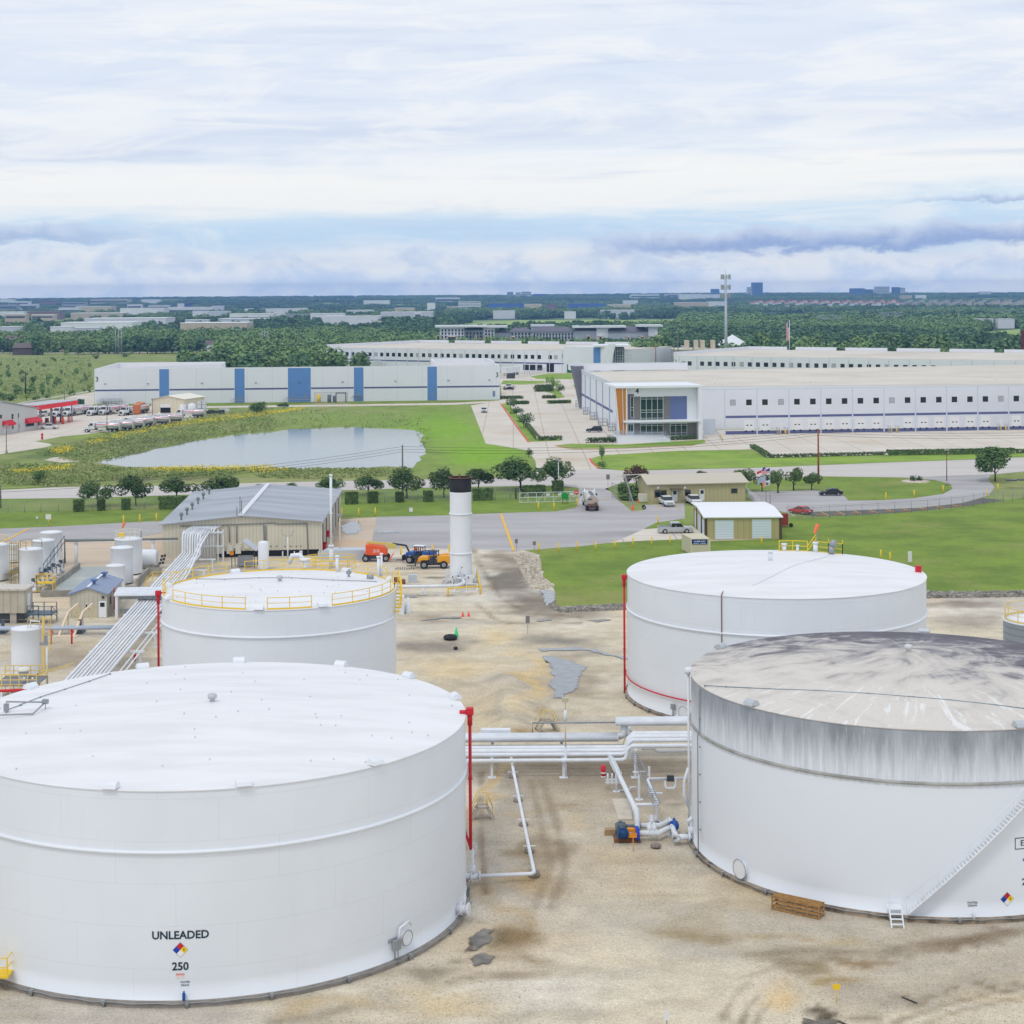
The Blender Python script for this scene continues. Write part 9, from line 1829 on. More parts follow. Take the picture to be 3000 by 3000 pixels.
for i,(c_,x,y,yt,w,lb)in enumerate(((ce,688,322,135,225,'dark oak on the left lawn, first from the left edge'),(ce,962,318,100,235,'dark oak on the left lawn, second from the left edge'),(ce,1250,272,105,250,'dark oak just left of the big shed roof'),(ce,1550,285,98,265,'dark oak rising behind the left slope of the shed roof'),(cf,248,250,152,100,'small oak peeping over the middle of the shed roof'),(ce,1820,262,162,90,'tiny oak tip peeping over the shed ridge'),(cf,520,238,105,205,'oak behind the top of the slim vent mast'),(cf,795,238,105,205,'oak right of the slim vent mast'),(cf,1065,266,45,240,'oak in front of the grey utility pole'),(cf,1330,260,45,215,'oak left of the black stack top'),(cf,1575,208,50,205,'oak right of the black stack top'),(cg,180,448,210,345,'big broad oak left of the gate road'),(cg,430,430,208,240,'dark oak right at the gate road'),(ch,1728,388,142,300,'large oak standing by the curved drive at the right'))):
 ptree('oak_tree',lb,c_,x,y,yt,w,OAKS[i%3])
ptree('oak_tree','reddish brown tree at the left end of the office',cg,1000,448,262,145,crown(21,2200,REDL,10,.024,z0=.25));RND_C=[crown(s_,1800,HEDGE,8,.028,z0=.38)for s_ in(31,32)]
for c_,x,y,yt,w,lb in((ch,192,470,298,105,'clipped round headed tree right of the flagpoles'),(ch,303,452,288,130,'largest clipped round headed tree by the brown utility pole'),(ch,430,446,322,125,'spreading small tree beside the brown utility pole'),(ch,80,460,330,100,'clipped tree half hidden by the flags'),(cg,1762,455,292,185,'clipped broad tree behind the right end of the office'),(cg,1455,372,312,80,'small tree tip peeping over the office roof')):ptree('clipped_tree',lb,c_,x,y,yt,w,RND_C[RND.randrange(2)],TRUNKS[2])
YC=[crown(s_,700,YOUNG,8,.035,z0=.2)for s_ in(41,42)];BC=crown(43,900,LIME,9,.03,z0=.12)
for c_,x,y,yt,w,cm_,lb in((cc,755,1368,1272,48,YC[0],'young thin tree at the corner of the bright verge'),(cc,240,1352,1282,50,YC[1],'young thin tree on the pond side of the entry'),(cc,112,1012,925,75,YC[0],'young tree on the planted island, farthest up the drive'),(cc,155,1062,990,80,YC[1],'young tree on the planted island, second down the drive'),(cc,205,1140,1035,110,YC[0],'young tree on the planted island, largest and nearest'),(cc,388,850,775,62,BC,'bright lime green tree in the car park'),(cc,432,870,800,58,BC,'second bright lime green tree in the car park'),(cc,468,900,830,52,YC[1],'dull green young tree beside the lime green ones'),(ce,270,165,60,95,YC[0],'ragged young tree on the pond bank at the left'),(cc,1012,715,655,30,YC[1],'thin young tree behind the corner building roof'),(cc,765,1432,1372,75,YC[1],'low loose shrub at the red kerb corner'),(cb,30,1045,955,85,YC[0],'bush by the lane left of the long warehouse middle'),(cb,195,1015,965,70,RND_C[0],'darker bush on the lane bank by the long warehouse'),(ca,1820,1045,955,115,YC[1],'bushy small tree on the flowery bank'),(ca,190,950,905,28,BC,'small bright shrub below the dark field pole'),(cc,1160,705,668,30,YC[0],'small tree behind the rear lawn')):ptree('young_tree',lb,c_,x,y,yt,w,cm_)
# hedges and shrubs
def leafbox(nm,pts,w,h,m,n,leaf=.16,seed=1):
 rs=np.random.RandomState(seed);ps=[P(*q)for q in pts];out,nr=[],[];Ls=[(b-a).length for a,b in zip(ps[:-1],ps[1:])]
 for(a,b),L_ in zip(zip(ps[:-1],ps[1:]),Ls):
  k_=int(n*L_/sum(Ls));t_=rs.uniform(0,1,k_);d=(b-a).normalized();nn=np.array([-d.y,d.x,0]);f=rs.choice(3,k_,p=[.4,.4,.2]);s_=np.where(f==0,-w/2,np.where(f==2,w/2,rs.uniform(-w/2,w/2,k_)));z=np.where(f==1,h,rs.uniform(.05,h,k_))+rs.normal(0,.05,k_)
  out.append(np.array(a)[None]+np.outer(t_,np.array(b-a))+np.outer(s_,nn)+np.outer(z,[0,0,1]));q_=np.where(f[:,None]==1,[[0,0,1.]],np.where(f[:,None]==0,-nn[None],nn[None]));nr.append(q_)
 me=quads_mesh(nm,cards(np.concatenate(out),np.concatenate(nr)*1.0+1e-3,leaf,rs),m);o=bpy.data.objects.new(nm,me);COL.objects.link(o);return o
HG=[('hedge clump at the sign on the left fence',(ce,522,360),(ce,592,357),2.1),('small hedge clump under the first left oak',(ce,692,353),(ce,740,351),2.0),('hedge clump under the second left oak',(ce,862,347),(ce,920,345),2.0),('long clipped hedge left of the shed roof',(ce,1124,343),(ce,1325,338),2.3),('clipped hedge block right of the vent mast',(cf,634,307),(cf,718,304),2.2),('clipped hedge block under the oak right of the vent mast',(cf,792,300),(cf,860,298),2.1),('narrow hedge clump by the grey utility pole',(cf,995,294),(cf,1036,292),1.9),('hedge block midway between utility pole and stack',(cf,1190,290),(cf,1244,288),2.0),('wide hedge block right of the stack top',(cf,1536,281),(cf,1672,278),2.2),('hedge behind the left end of the sliding gate',(cf,1866,272),(cg,170,515),2.0),('dark hedge behind the sliding gate',(cg,200,490),(cg,355,486),2.0),('hedge under the gate oak',(cg,410,470),(cg,478,468),2.4)]
for i,(lb,a,b,h)in enumerate(HG):tag(leafbox('hedge',[a,b],1.5,h,HEDGE,1500,.17,i),'dark green '+lb,'hedge')
tag(leafbox('hedge',[(cd,10,1285),(cd,60,1312),(cd,125,1356)],1.3,.95,HEDGE,1300,.17,50),'dark hedge slanting down at the left end of the truck court','hedge');tag(leafbox('hedge',[(cd,965,1338),(cd,1400,1332),(cd,1858,1322)],1.6,1.25,HEDGE,4500,.18,51),'long thick hedge along the right truck court','hedge');tag(leafbox('hedge',[(cd,1868,1322),(cd,2100,1318)],1.2,.9,HEDGE,800,.18,52),'low hedge at the right edge of the truck court','hedge')
tag(leafbox('hedge',[(cc,225,1130),(cc,305,1230)],1.2,1.0,HEDGE,1200,.18,53),'low dark hedge inside the planted island','hedge')
SHM=[crown(s_,260,HEDGE,6,.07,z0=.0)for s_ in(61,62)]
def shrub(p,w,h,label,group=None,me=None,nm='shrub'):o=bpy.data.objects.new(nm,me or SHM[RND.randrange(2)]);COL.objects.link(o);o.location=p;o.scale=(w,w,h);o.rotation_euler.z=RND.uniform(0,6);return tag(o,label,'shrub',group)
for i in range(34):shrub(P(cd,130+i*24.6,1356-i*.62),1.45,.95,'round dark shrub in the even row along the front of the truck court','shrubs along the truck court')
for i in range(9):shrub(P(cc,668+i*22.5,1250-i*.5),1.9,1.5,'round shrub in the short row left of the entrance ramp','shrubs by the entrance ramp')
for i in range(7):shrub(P(cc,322+i*23,1233-i*.6),1.8,1.3,'round shrub in the row closing the planted island','shrubs on the planted island')
for i in range(8):shrub(P(b4,1420+i*48,558-i*2),1.7,1.3,'dark shrub under the ground floor windows of the corner entrance','shrubs under the entrance windows')
for k_,(y0,x0,x1,n_)in enumerate(((858,295,400,9),(873,285,400,9),(888,295,410,9),(935,345,420,6),(972,385,525,10),(940,45,185,10),(976,150,228,7))):
 for i in range(n_):shrub(P(cc,x0+(x1-x0)*i/(n_-1),y0-i*.3),2.2,1.3,'low dark shrub in the planted strips of the warehouse car park','shrubs in the car park')
for c_,x,y,w,h,lb in((cg,905,482,3.0,2.6,'round green bush by the gate panel'),(cg,962,500,4.0,2.4,'olive bush left of the light tower'),(cg,1000,495,3.4,2.5,'green bush behind the light tower'),(cg,955,520,4.4,1.4,'low grey green bush below the olive bush'),(ch,1146,386,2.0,1.2,'round clipped bush left of the small white sign'),(ch,1188,384,1.8,1.1,'round clipped bush right of the small white sign')):shrub(P(c_,x,y),w,h,lb,None,SHM[0]if h>1.5 else SHM[1])
FSH=[crown(s_,260,m_,6,.065,z0=.0)for s_,m_ in((71,FARL),(72,YOUNG))];r_=random.Random(5)
for c_,x,y,w,h in[(cq,90,230,7,5),(cq,115,268,6,5),(cq,275,235,4,3.5),(cq,305,215,5,4),(cq,320,335,5,5),(cq,495,342,6,6),(cq,450,318,4,4),(cq,710,330,9,7),(cq,845,360,9,6),(cq,1080,225,6,6),(cq,1270,120,5,4),(cq,1215,290,5,5),(cq,440,510,9,7),(cq,275,520,10,7),(cq,600,520,5,8),(cq,705,522,4,6),(cq,1150,355,3,4),(cq,770,425,4,3),(cq,30,395,6,5),(cq,1000,520,8,4),(cq,860,215,4,4),(cq,925,260,3,4),(cq,620,120,5,4),(cq,430,180,4,3),(ca,470,630,9,8),(ca,675,655,10,6),(ca,905,640,13,5),(ca,370,668,7,4),(cq,150,600,9,5),(cq,60,590,10,6),(cq,520,590,8,3),(cq,640,560,9,3)]+[(ca,r_.uniform(0,640),r_.uniform(650,900),r_.uniform(2,5),r_.uniform(1.5,3.5))for _ in range(46)]:
 shrub(P(c_,x,y),w*.55,h*.55,'loose green shrub scattered in the rough left field','shrubs in the left field',FSH[r_.randrange(2)],'field_shrub')
# tall weeds and yellow flowers on the pond banks (nobody could count them)
def scatter(polys,n,seed):
 rs=np.random.RandomState(seed);res=[]
 for(c_,pts,wgt)in polys:
  xs,ys=[q[0]for q in pts],[q[1]for q in pts];k_=0
  while k_<n*wgt:
   x,y=rs.uniform(min(xs),max(xs)),rs.uniform(min(ys),max(ys));ins=False;j=len(pts)-1
   for i in range(len(pts)):
    if(pts[i][1]>y)!=(pts[j][1]>y)and x<(pts[j][0]-pts[i][0])*(y-pts[i][1])/(pts[j][1]-pts[i][1])+pts[i][0]:ins=not ins
    j=i
   if ins:res.append(tuple(P(c_,x,y)));k_+=1
 return np.array(res),rs
WP=[(ca,[(250,1330),(600,1225),(1000,1130),(1400,1060),(1932,1010),(1932,1168),(1480,1215),(1050,1300),(690,1385),(600,1400)],1.0),(ce,[(-20,30),(560,30),(690,34),(900,62),(1932,66),(1932,75),(1500,110),(800,140),(370,185),(-20,165)],.8),(cf,[(0,60),(700,62),(1080,55),(1100,75),(900,110),(400,130),(0,120)],.35),(cb,[(0,1040),(400,1010),(1100,1050),(1250,1150),(1200,1330),(1130,1155),(560,1140),(0,1170)],.12),(ca,[(-100,655),(640,640),(660,870),(250,935),(-100,960)],1.5)]
pts,rs=scatter(WP,3400,4);k_=len(pts);pts=np.repeat(pts,3,0)+rs.normal(0,.35,(k_*3,3))*[1,1,0];pts[:,2]=rs.uniform(.05,.55,len(pts));nn=rs.normal(size=(len(pts),3));nn[:,1]-=.8;nn/=np.linalg.norm(nn,axis=1)[:,None]
WEED=leaf_mat('weed_leaves',rgb(136,156,90),rgb(168,176,118),.09);o=bpy.data.objects.new('tall_weeds',quads_mesh('tall_weeds',cards(pts,nn,.21,rs),WEED));COL.objects.link(o);tag(o,'tall loose weeds covering the banks of the pond',kind='stuff')
FP_=[(ca,[(600,1250),(900,1180),(1250,1110),(1640,1060),(1932,1030),(1932,1055),(1600,1100),(1250,1140),(900,1210),(640,1275)],1.0),(ca,[(370,1310),(490,1280),(500,1320),(400,1335)],.2),(ce,[(1100,55),(1932,48),(1932,75),(1300,90),(1000,80)],.7),(ce,[(90,80),(500,40),(480,75),(120,105)],.25),(cb,[(60,1045),(330,1005),(340,1020),(80,1055)],.3),(cf,[(0,62),(250,68),(200,90),(0,95)],.12)]
pts,rs=scatter(FP_,430,6);pts=np.repeat(pts,5,0)+rs.normal(0,.9,(len(pts)*5,3))*[1,.8,0];pts[:,2]=rs.uniform(.3,.9,len(pts));nn=rs.normal(size=(len(pts),3));nn[:,2]+=.5;nn/=np.linalg.norm(nn,axis=1)[:,None];o=bpy.data.objects.new('wildflowers',quads_mesh('wildflowers',cards(pts,nn,.13,rs),mat('petal_yellow',rgb(242,218,50),.8)));COL.objects.link(o);tag(o,'bands of yellow wildflowers on the pond banks',kind='stuff')
# riprap along the lawn foot and pale rocks
def rocks(polys,n,size,m,label,seed,nm='riprap'):
 pts,rs=scatter(polys,n,seed);v,f=[],[]
 cube=np.array([[-1,-1,-1],[1,-1,-1],[1,1,-1],[-1,1,-1],[-.8,-.8,1],[.8,-.7,1],[.7,.8,1],[-.8,.7,1]])*.5;mb=MB()
 for p in pts:s_=size*rs.uniform(.5,1.4);q_=cube*s_*rs.uniform(.7,1.3,3)+rs.normal(0,.08*s_,(8,3));a_=rs.uniform(0,6);q_=q_@np.array([[cos(a_),-sin(a_),0],[sin(a_),cos(a_),0],[0,0,1]])+p+[0,0,s_*.2];mb.add(q_.tolist(),[(0,3,2,1),(4,5,6,7),(0,1,5,4),(1,2,6,5),(2,3,7,6),(3,0,4,7)])
 o_=mb.build(nm,m);tag(o_,label,kind='stuff')
rocks([(cg,[(400,1270),(480,1290),(925,1262),(925,1295),(480,1315),(420,1300)],1),(ch,[(1205,1182),(1932,1172),(1932,1205),(1600,1210),(1205,1215)],1)],900,.36,mat('riprap_grey',rgb(168,162,152),.95,var=.5,vs=.8),'grey broken rock along the foot of the green lawn',3);rocks([(cg,[(130,920),(200,895),(325,940),(320,1060),(420,1130),(330,1158),(250,1140),(200,1050)],1)],1500,.26,mat('riprap_pale',rgb(216,206,188),.95,var=.3,vs=.8),'spill of pale broken limestone between dirt track and lawn',4)
rocks([(cO,[(700,1200),(1400,760),(1932,500),(1932,1449),(300,1449)],.6),(cp,[(0,700),(900,800),(1932,780),(1932,1449),(0,1449)],.8),(cl,[(380,620),(1500,620),(1700,1200),(1932,1690),(300,1690)],.8),(ci,[(0,1100),(900,1100),(900,1500),(450,1500),(430,1300),(0,1300)],.3)],1100,.05,mat('loose_stone',rgb(196,186,170),.95,var=.3,vs=.7),'loose stones strewn over the gravel yard',8,'loose_gravel')
# THE WOODED PLAIN
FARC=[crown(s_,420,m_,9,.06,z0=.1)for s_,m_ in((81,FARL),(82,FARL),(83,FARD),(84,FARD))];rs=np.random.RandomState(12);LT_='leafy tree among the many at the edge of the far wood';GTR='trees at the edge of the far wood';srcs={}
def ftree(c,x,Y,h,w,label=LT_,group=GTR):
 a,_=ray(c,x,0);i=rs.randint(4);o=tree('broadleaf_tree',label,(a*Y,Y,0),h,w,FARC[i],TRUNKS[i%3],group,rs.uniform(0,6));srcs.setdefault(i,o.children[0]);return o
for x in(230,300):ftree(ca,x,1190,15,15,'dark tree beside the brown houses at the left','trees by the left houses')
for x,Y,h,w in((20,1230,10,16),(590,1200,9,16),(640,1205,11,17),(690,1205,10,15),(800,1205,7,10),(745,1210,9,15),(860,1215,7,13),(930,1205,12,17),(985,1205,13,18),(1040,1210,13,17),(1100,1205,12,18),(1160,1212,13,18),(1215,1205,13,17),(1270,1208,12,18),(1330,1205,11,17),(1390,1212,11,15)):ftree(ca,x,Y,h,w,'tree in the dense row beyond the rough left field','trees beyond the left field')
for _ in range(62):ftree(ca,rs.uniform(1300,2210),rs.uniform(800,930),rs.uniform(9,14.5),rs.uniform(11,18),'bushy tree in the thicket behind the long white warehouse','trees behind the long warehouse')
for x in(975,1010,1050,1090,1130,1175,1215,1240):ftree(cc,x,rs.uniform(925,960),rs.uniform(13,18),rs.uniform(14,18),'tree in the dark clump right of the apartment block','trees by the apartments')
for _ in range(90):ftree(cd,rs.uniform(-300,2000),rs.uniform(905,990),rs.uniform(10,18),rs.uniform(12,18),'tree in the long row behind the rear white warehouses','trees behind the rear warehouses')
def instancer(name,pts,scl,src,label):
 me=bpy.data.meshes.new(name);me.vertices.add(len(pts));me.vertices.foreach_set('co',np.ascontiguousarray(pts,dtype=np.float32).ravel());at=me.attributes.new('size','FLOAT_VECTOR','POINT');at.data.foreach_set('vector',np.ascontiguousarray(scl,dtype=np.float32).ravel());ar=me.attributes.new('turn','FLOAT_VECTOR','POINT');q_=np.zeros((len(pts),3),np.float32);q_[:,2]=rs.uniform(0,6,len(pts));ar.data.foreach_set('vector',q_.ravel())
 o=bpy.data.objects.new(name,me);COL.objects.link(o);g=bpy.data.node_groups.new(name,'GeometryNodeTree');g.interface.new_socket('Geometry',in_out='INPUT',socket_type='NodeSocketGeometry');g.interface.new_socket('Geometry',in_out='OUTPUT',socket_type='NodeSocketGeometry')
 n=g.nodes;i_,o_=n.new('NodeGroupInput'),n.new('NodeGroupOutput');ip=n.new('GeometryNodeInstanceOnPoints');oi=n.new('GeometryNodeObjectInfo');oi.inputs['Object'].default_value=src;oi.inputs['As Instance'].default_value=True
 a1=n.new('GeometryNodeInputNamedAttribute');a1.data_type='FLOAT_VECTOR';a1.inputs['Name'].default_value='size';a2=n.new('GeometryNodeInputNamedAttribute');a2.data_type='FLOAT_VECTOR';a2.inputs['Name'].default_value='turn';L_=g.links;mp=n.new('GeometryNodeMeshToPoints')
 L_.new(i_.outputs[0],mp.inputs[0]);L_.new(mp.outputs[0],ip.inputs['Points']);L_.new(oi.outputs['Geometry'],ip.inputs['Instance']);L_.new(a1.outputs[0],ip.inputs['Scale']);L_.new(a2.outputs[0],ip.inputs['Rotation']);L_.new(ip.outputs[0],o_.inputs[0]);md=o.modifiers.new('woods','NODES');md.node_group=g;tag(o,label,kind='stuff');return o
def inpoly(x,y,poly):
 r=np.zeros(len(x),bool);j=len(poly)-1
 for i in range(len(poly)):
  xi,yi,xj,yj=*poly[i],*poly[j];r^=((yi>y)!=(yj>y))&(x<(xj-xi)*(y-yi)/(yj-yi+1e-12)+xi);j=i
 return r
FIELDS=[[c_(*q)for q in pts]for c_,pts in((cc,[(-330,418),(0,388),(480,368),(900,380),(1310,382),(1300,460),(700,462),(0,475),(-330,495)]),(cd,[(20,335),(200,326),(400,340),(400,400),(120,400)]),(cd,[(1590,470),(1932,442),(1990,590),(1800,580),(1600,560)]),(cs_,[(400,190),(590,180),(560,235),(380,275)]),(cb,[(1285,300),(1325,300),(1345,405),(1300,405)]))]
for nm,pl in zip(('hay_field','hay_field','hay_field'),FIELDS[:3]):
 sheet(nm,[Vector((*((lambda a,b:(a*HC/b,HC/b))(*ray(lambda x,y:(x,y),*q))),0))for q in pl],4,surf_mat('hay_field_grass',rgb(160,182,96),rgb(148,168,92),.02,fine=.3),'pale green open field between the far woods')
# far buildings
CB={'w':(.86,.87,.90,1),'t':rgb(206,190,168),'g':rgb(168,172,180),'b':rgb(70,110,180),'d':rgb(60,84,140),'m':rgb(140,110,112),'c':rgb(214,218,226)};FB=[];FBM={k_:mat('far_wall_'+k_,v_,.7,var=.10,vs=.1)for k_,v_ in CB.items()};FRM=mat('far_roof',rgb(242,242,244),.7);WND=mat('far_window_band',rgb(80,90,104),.5)
def far_building(c,x0,x1,yt,yb,k_,label,name='far_warehouse',cat='warehouse',group=None,deep=None,bands=0,Y=None):
 if Y is None:Y=P(c,(x0+x1)/2,yb,dz=8.5).y
 a,b=P(c,x0,yb,Y=Y),P(c,x1,yb,Y=Y);z0=float(hgt((a.x+b.x)/2,Y))-1;zt=Z(c,(x0+x1)/2,yt,Y);dp=deep or min(160,max(12,(b.x-a.x)*.6));zt2=max(z0+3,min(zt,z0+400));o=thing(name,label,cat,((a.x+b.x)/2,Y,z0),group)
 MB().box(a.x,Y,z0,b.x,Y+dp,zt2).build('wall',FBM[k_],o);MB().box(a.x-.3,Y-.3,zt2+.01,b.x+.3,Y+dp+.3,zt2+.7).build('roof',FRM if k_ in 'wtc' else FBM[k_],o);mb=MB();hgt_=zt2-z0
 for i in range(bands):z=z0+hgt_*(i+.55)/bands;mb.box(a.x+1,Y-.15,z-hgt_/bands*.18,b.x-1,Y+.01,z+hgt_/bands*.18)
 if bands:mb.build('window_band',WND,o)
 FB.append((a.x-8,b.x+8,Y-150,Y+dp+4));return o
LBL=['far','distant'];FL=[(cs_,430,935,208,236,'w',0),(cs_,595,1172,178,203,'w',0),(cs_,35,182,148,215,'t',3),(cs_,222,378,152,196,'t',3),(cs_,0,172,130,150,'w',0),(cs_,190,420,130,150,'m',0),(cs_,500,862,140,162,'t',0),(cs_,415,560,102,122,'w',1),(cs_,535,788,92,113,'t',0),(cs_,850,1160,106,145,'w',0),(cs_,1190,1505,99,126,'w',1),(cs_,1255,1304,72,104,'w',0),(cs_,1305,1350,72,104,'d',0),(cs_,1362,1470,125,152,'w',0),(cs_,1468,1620,128,154,'c',0),(cs_,1625,1930,146,178,'w',1),(cs_,1545,1890,180,202,'c',0),(cs_,1275,1750,210,232,'t',0),(cs_,1310,1470,188,208,'c',0),(cs_,0,135,238,264,'c',0),(cs_,355,505,238,266,'w',0),(cs_,522,700,244,262,'c',0),(cs_,275,400,48,66,'m',2),(cs_,0,120,80,96,'g',1),(cs_,140,260,76,90,'c',1),(cs_,60,200,56,66,'w',1),(cs_,440,600,62,80,'g',2),(cs_,640,900,42,55,'t',1),(cs_,1000,1130,42,52,'w',0),(cs_,900,1000,78,92,'w',1),(cs_,1050,1190,84,96,'c',1),(cs_,0,100,42,50,'w',0),(cs_,1730,1800,108,120,'w',0),(cs_,1880,1932,108,124,'w',0),(cs_,1500,1580,88,98,'c',0),(ct,0,232,156,176,'w',0),(ct,0,82,172,200,'w',0),(ct,265,500,192,236,'w',0),(ct,370,752,212,250,'w',0),(ct,520,705,168,186,'c',0),(ct,760,1126,182,222,'c',0),(ct,1000,1050,184,224,'w',2),(ct,1090,1146,116,140,'w',0),(ct,1312,1466,107,138,'w',4),(ct,1518,1776,122,152,'b',0),(ct,1776,1900,124,140,'t',0),(ct,1556,1712,172,190,'w',0),(ct,710,770,248,262,'c',0),(ct,860,1000,152,168,'t',0),(ct,640,820,98,110,'w',0),(ct,1150,1320,78,92,'w',1),(ct,1230,1310,142,156,'t',0),(ct,90,260,196,212,'g',0),(cu_,0,72,176,206,'m',0),(cu_,156,420,170,198,'b',0),(cu_,546,650,146,158,'w',0),(cu_,916,1150,160,182,'t',0),(cu_,1146,1262,155,178,'w',0),(cu_,440,600,176,192,'t',0),(cu_,390,625,216,230,'c',0),(cu_,130,210,226,238,'w',0),(cu_,600,800,104,116,'w',1),(cu_,850,1100,100,110,'c',1),(cu_,950,1230,104,118,'w',0),(cd,1590,1715,376,388,'w',0),(cd,1750,1865,376,385,'w',0),(cd,1170,1240,205,216,'w',0),(cd,1060,1140,208,218,'t',0),(cd,1620,1700,180,190,'c',0)]
for c_,x0,x1,yt,yb,k_,bd in FL:far_building(c_,x0,x1,yt,yb,k_,{'w':'low white flat roofed building far off among the woods','t':'low tan building far off among the woods','g':'low grey building far off in the hazy town','b':'long blue grey hall far off among the woods','d':'dark blue block far off beside a white tower','m':'brownish building far off among the woods','c':'pale grey flat roofed hall far off among the woods'}[k_],group='buildings scattered over the far plain',bands=bd)
for c_,x0,x1,yt,yb,k_,bd,lb in((cu_,1460,1533,20,100,'b',9,'tallest blue glass office tower on the horizon'),(cu_,1428,1458,52,104,'c',6,'pale slab left of the tallest tower on the horizon'),(cu_,1172,1226,65,110,'b',6,'short blue office tower left of the cell tower mast'),(cd,710,806,157,192,'b',4,'wide blue office block on the right horizon, left of three'),(cd,812,868,165,192,'d',3,'low dark blue block beside the wide blue office block'),(cd,886,982,144,190,'c',6,'pale glass office block in the middle of the right horizon'),(cd,1010,1056,149,190,'d',5,'dark blue office block at the right of the horizon group'),(cd,1058,1092,152,190,'c',5,'pale half of the rightmost office pair on the horizon'),(ct,1656,1700,38,66,'g',3,'stepped grey tower on the horizon over the apartments'),(ct,1716,1752,40,66,'c',3,'small tower right of the stepped grey one'),(ct,1756,1826,36,72,'c',3,'broad domed grey block on the horizon over the apartments'),(ct,1842,1932,52,74,'b',2,'low blue grey terrace on the horizon over the apartments')):far_building(c_,x0,x1,yt,yb,k_,lb,'office_tower','office tower',None,40,bd,Y=6800)
def house(c,x,w,yb,roofc,label,group=None,hh=5.5,name='house',wall=None,Y=None):
 p=P(c,x,yb,dz=8.0 if Y is None and group else 0.0)if Y is None else P(c,x,yb,Y=Y);u0,_=c(0,0);u1,_=c(w,0);W_=(u1-u0)*p.y/F;z0=float(hgt(p.x,p.y));o=thing(name,label,'house',(p.x,p.y,z0),group);a,b=p.x-W_/2,p.x+W_/2;dp=max(9,W_*.6);MB().box(a,p.y,z0-1,b,p.y+dp,z0+hh).build('wall',wall or FBM['t'],o);r2=hh+dp*.3
 MB().add([(a-.6,p.y-.8,z0+hh),(b+.6,p.y-.8,z0+hh),(b+.6,p.y+dp+.6,z0+hh),(a-.6,p.y+dp+.6,z0+hh),(a+1.5,p.y+dp/2,z0+r2),(b-1.5,p.y+dp/2,z0+r2)],[(0,1,5,4),(1,2,5),(2,3,4,5),(3,0,4),(3,2,1,0)]).build('roof',roofc,o);FB.append((a-3,b+3,p.y-(160 if group else 15),p.y+dp));return o
RR_,GR_,BR_=mat('roof_terracotta',rgb(190,104,92),.8,var=.2,vs=.1),mat('roof_greige',rgb(150,146,146),.8,var=.15,vs=.1),mat('roof_brown',rgb(112,98,96),.8)
for i in range(40):house(cd,20+i*26+rs.uniform(-6,6),30,268-8*(i%3)-rs.uniform(0,6),RR_,'tiny house with a terracotta roof in the far settlement','terracotta roofed houses far off',9,wall=FBM['w'])
for i in range(44):house(cd,1065+i*22+rs.uniform(-6,6),26,272-8*(i%4)-rs.uniform(0,4),GR_,'tiny house with a grey roof in the far settlement','grey roofed houses far off',9)
for c_,x,w,yb,m_,wl,lb,hh in((ca,180,185,628,BR_,mat('house_wall_dark',rgb(96,84,84),.8),'dark brown split roofed house at the left end of the field',5),(ca,70,175,600,BR_,FBM['c'],'pale two storey house behind the dark brown one',8),(ca,420,170,600,BR_,FBM['t'],'low house half hidden by trees beyond the field',4),(ca,1460,110,600,BR_,FBM['w'],'white house with a brown roof behind the left thicket',5),(cd,1440,170,582,GR_,FBM['c'],'grey roofed house behind the rear right warehouse',4),(cd,1600,60,580,FRM,FBM['w'],'little white house behind the rear right warehouse',4)):house(c_,x,w,yb,m_,lb,None,hh,wall=wl,Y=None if c_ is ca else 930)
# pylons, poles, mast flags
for x,yb,yt,lb in((555,455,350,'faint lattice pylon left of the flag over the woods'),(990,438,328,'lattice pylon in the middle of the right woods'),(1782,400,312,'lattice pylon above the white farm at the right')):
 p=P(cd,x,yb);zt=Z(cd,x,yt,p.y);o=thing('power_pylon',lb,'pylon',p);mb=MB();bw=5
 for sx in(-1,1):
  for k2_ in(-1,1):
   b0=p+Vector((k2_*8+sx*bw,0,0));t0=p+Vector((k2_*8+sx*1.2,0,zt));mb.beam(b0,t0,.55)
 for k2_ in(-1,1):
  for i in range(7):f0,f1=i/7,(i+1)/7;s_=1 if i%2 else-1;mb.beam(p+Vector((k2_*8+s_*(bw-3.8*f0),0,zt*f0)),p+Vector((k2_*8-s_*(bw-3.8*f1),0,zt*f1)),.4)
 for f0 in(.8,.9,1):mb.beam(p+Vector((-13,0,zt*f0)),p+Vector((13,0,zt*f0)),.5)
 mb.build('lattice',mat('pylon_steel',rgb(150,160,168),.6),o)
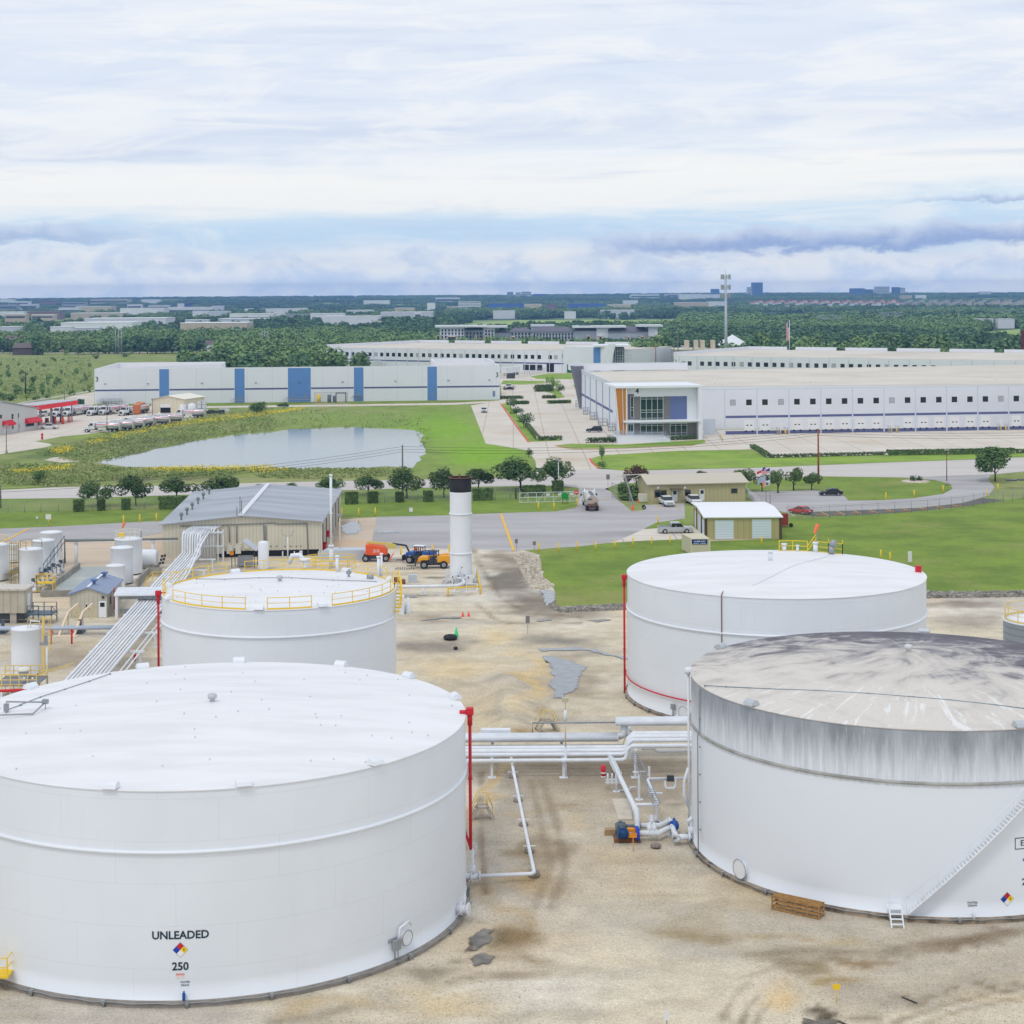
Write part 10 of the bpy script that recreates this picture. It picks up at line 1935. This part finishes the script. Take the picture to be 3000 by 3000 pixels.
for c_,x,yb,yt,m_,r_,lb in((ca,817,560,445,GREY,.35,'white steel transmission pole, left one of three beyond the field'),(ca,838,560,450,GREY,.35,'white steel transmission pole, middle one of three beyond the field'),(ca,860,560,450,GREY,.35,'white steel transmission pole, right one of three beyond the field'),(ca,1854,560,452,GREY,.32,'white steel transmission pole behind the thicket, left one of three'),(ca,1873,560,452,GREY,.32,'white steel transmission pole behind the thicket, middle of three'),(ca,1895,560,452,GREY,.32,'white steel transmission pole behind the thicket, right one of three'),(ca,552,618,490,DARK,.25,'dark utility pole at the far side of the field'),(ca,815,625,450,DARK,.25,'taller dark utility pole at the far side of the field'),(ca,1340,620,492,DARK,.22,'dark utility pole in front of the tree row'),(ca,70,640,520,GPL,.22,'grey utility pole beside the dark brown house'),(cc,1138,705,560,RPL,.25,'brown pole behind the corner building'),(cc,1268,620,520,GPL,.22,'pole left of the pale pyramid building'),(cc,1402,600,515,DARK,.22,'dark pole among the tan roof units'),(cc,1295,560,455,GPL,.25,'grey pole against the dark wood')):
 Y_=1200 if c_ is ca else 880;p=P(c_,x,yb,Y=Y_);p.z=0;utility_pole(lambda a_,b_,c_=c_:c_(a_,b_),x,yb,yt,lb,m_,r_,0)if False else None;o=thing('utility_pole',lb,'utility pole',p);MB().cyl(p,p+up*Z(c_,x,yt,Y_),r_*1.2,r_*.8,8).build('pole',m_,o)
Yf=930;p=P(cd,272,465,Y=Yf);p.z=0;o=thing('flagpole','very tall far flagpole with a limp striped flag over the woods','flagpole',p);zt=Z(cd,275,380,Yf);MB().cyl(p,p+up*zt,.3,.15,8).build('pole',WHITE,o);flag_mesh(p+up*(zt-1),1.9,10,lambda s,t_:FB_ if t_<.3 and s<.5 else(FR_ if int(s*8)%2 else FW_),o,'flag',9,.4)
p=P(cd,1928,520,Y=905);p.z=0;o=thing('tall_sign','dark red tall sign cut by the right edge','sign',p);MB().box(p.x-1,p.y,0,p.x+8,p.y+1,Z(cd,1928,455,905)).build('sign_board',mat('maroon_trim',None),o)
def fp_(w,n_,d_,e=8):return[tuple((w.pt(-e,0)-n_*25)[:2]),tuple((w.pt(w.L+e,0)-n_*25)[:2]),tuple((w.pt(w.L+e,0)+n_*d_)[:2]),tuple((w.pt(-e,0)+n_*d_)[:2])]
BLK=[fp_(w1,n1_,104),fp_(w2,n2_,96)]
# woods: instanced crowns, stuff
def woods(Y0,Y1,cell,hmin,hmax,wmul,seed):
 r2=np.random.RandomState(seed);A=.33*(Y1**2-Y0**2);n=int(A/cell);Y=np.sqrt(r2.uniform(Y0**2,Y1**2,n));X=r2.uniform(-.335,.335,n)*Y;Zz=hgt(X,Y);U=1500+X*F/Y+(HC-Zz)*F/Y*SR;V=V0-X*F/Y*SR+(HC-Zz)*F/Y;keep=np.ones(n,bool)
 for pl in FIELDS:keep&=~inpoly(U,V,pl)
 for bp in BLK:keep&=~inpoly(X,Y,bp)
 for x0,x1,y0,y1 in FB:keep&=~((X>x0)&(X<x1)&(Y>y0)&(Y<y1))
 keep&=~((X>-75)&(X<125)&(Y>1190)&(Y<1262));keep&=~((U>1440)&(Y<1010)&(U<1990));keep&=~((U<640)&(Y<1240));keep&=~((X>60)&(Y<990)&(U>1960));keep&=~((U>1960)&(U<2230)&(Y<970))
 town=(U<1050)&(Y>1500);dens=np.where(town,.34,1.0)*(.55+.9*fbm(X,Y,130,seed));keep&=r2.uniform(0,1,n)<dens;keep&=~((fbm(X,Y,260,6)>.60)&(Y>1900))
 X,Y,Zz=X[keep],Y[keep],Zz[keep];k_=len(X);h=r2.uniform(hmin,hmax,k_)*(.75+.5*fbm(X,Y,60,seed+1));return np.stack([X,Y,Zz-.8],1),np.stack([h*wmul,h*wmul,h],1)
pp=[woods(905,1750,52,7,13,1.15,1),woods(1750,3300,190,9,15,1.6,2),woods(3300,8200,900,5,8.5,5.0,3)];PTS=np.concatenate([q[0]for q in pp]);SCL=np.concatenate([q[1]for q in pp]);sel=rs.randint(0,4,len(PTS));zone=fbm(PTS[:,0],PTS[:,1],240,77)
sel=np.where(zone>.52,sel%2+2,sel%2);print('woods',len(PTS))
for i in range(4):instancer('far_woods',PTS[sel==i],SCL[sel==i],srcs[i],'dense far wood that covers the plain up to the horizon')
# HAZE
mh=bpy.data.materials.new('haze_air');mh.use_nodes=True;mh.node_tree.nodes.clear();k=NT(mh.node_tree);pv=k.new('ShaderNodeVolumePrincipled');pv.inputs['Color'].default_value=(.28,.54,1.0,1);pv.inputs['Density'].default_value=1.15e-4;pv.inputs['Anisotropy'].default_value=.0;k.l.new(pv.outputs[0],k.new('ShaderNodeOutputMaterial').inputs['Volume'])
ho=MB().box(-34000,-600,-9,34000,9600,96).build('haze',mh);tag(ho,'thin bluish air that fades the far woods',kind='stuff')
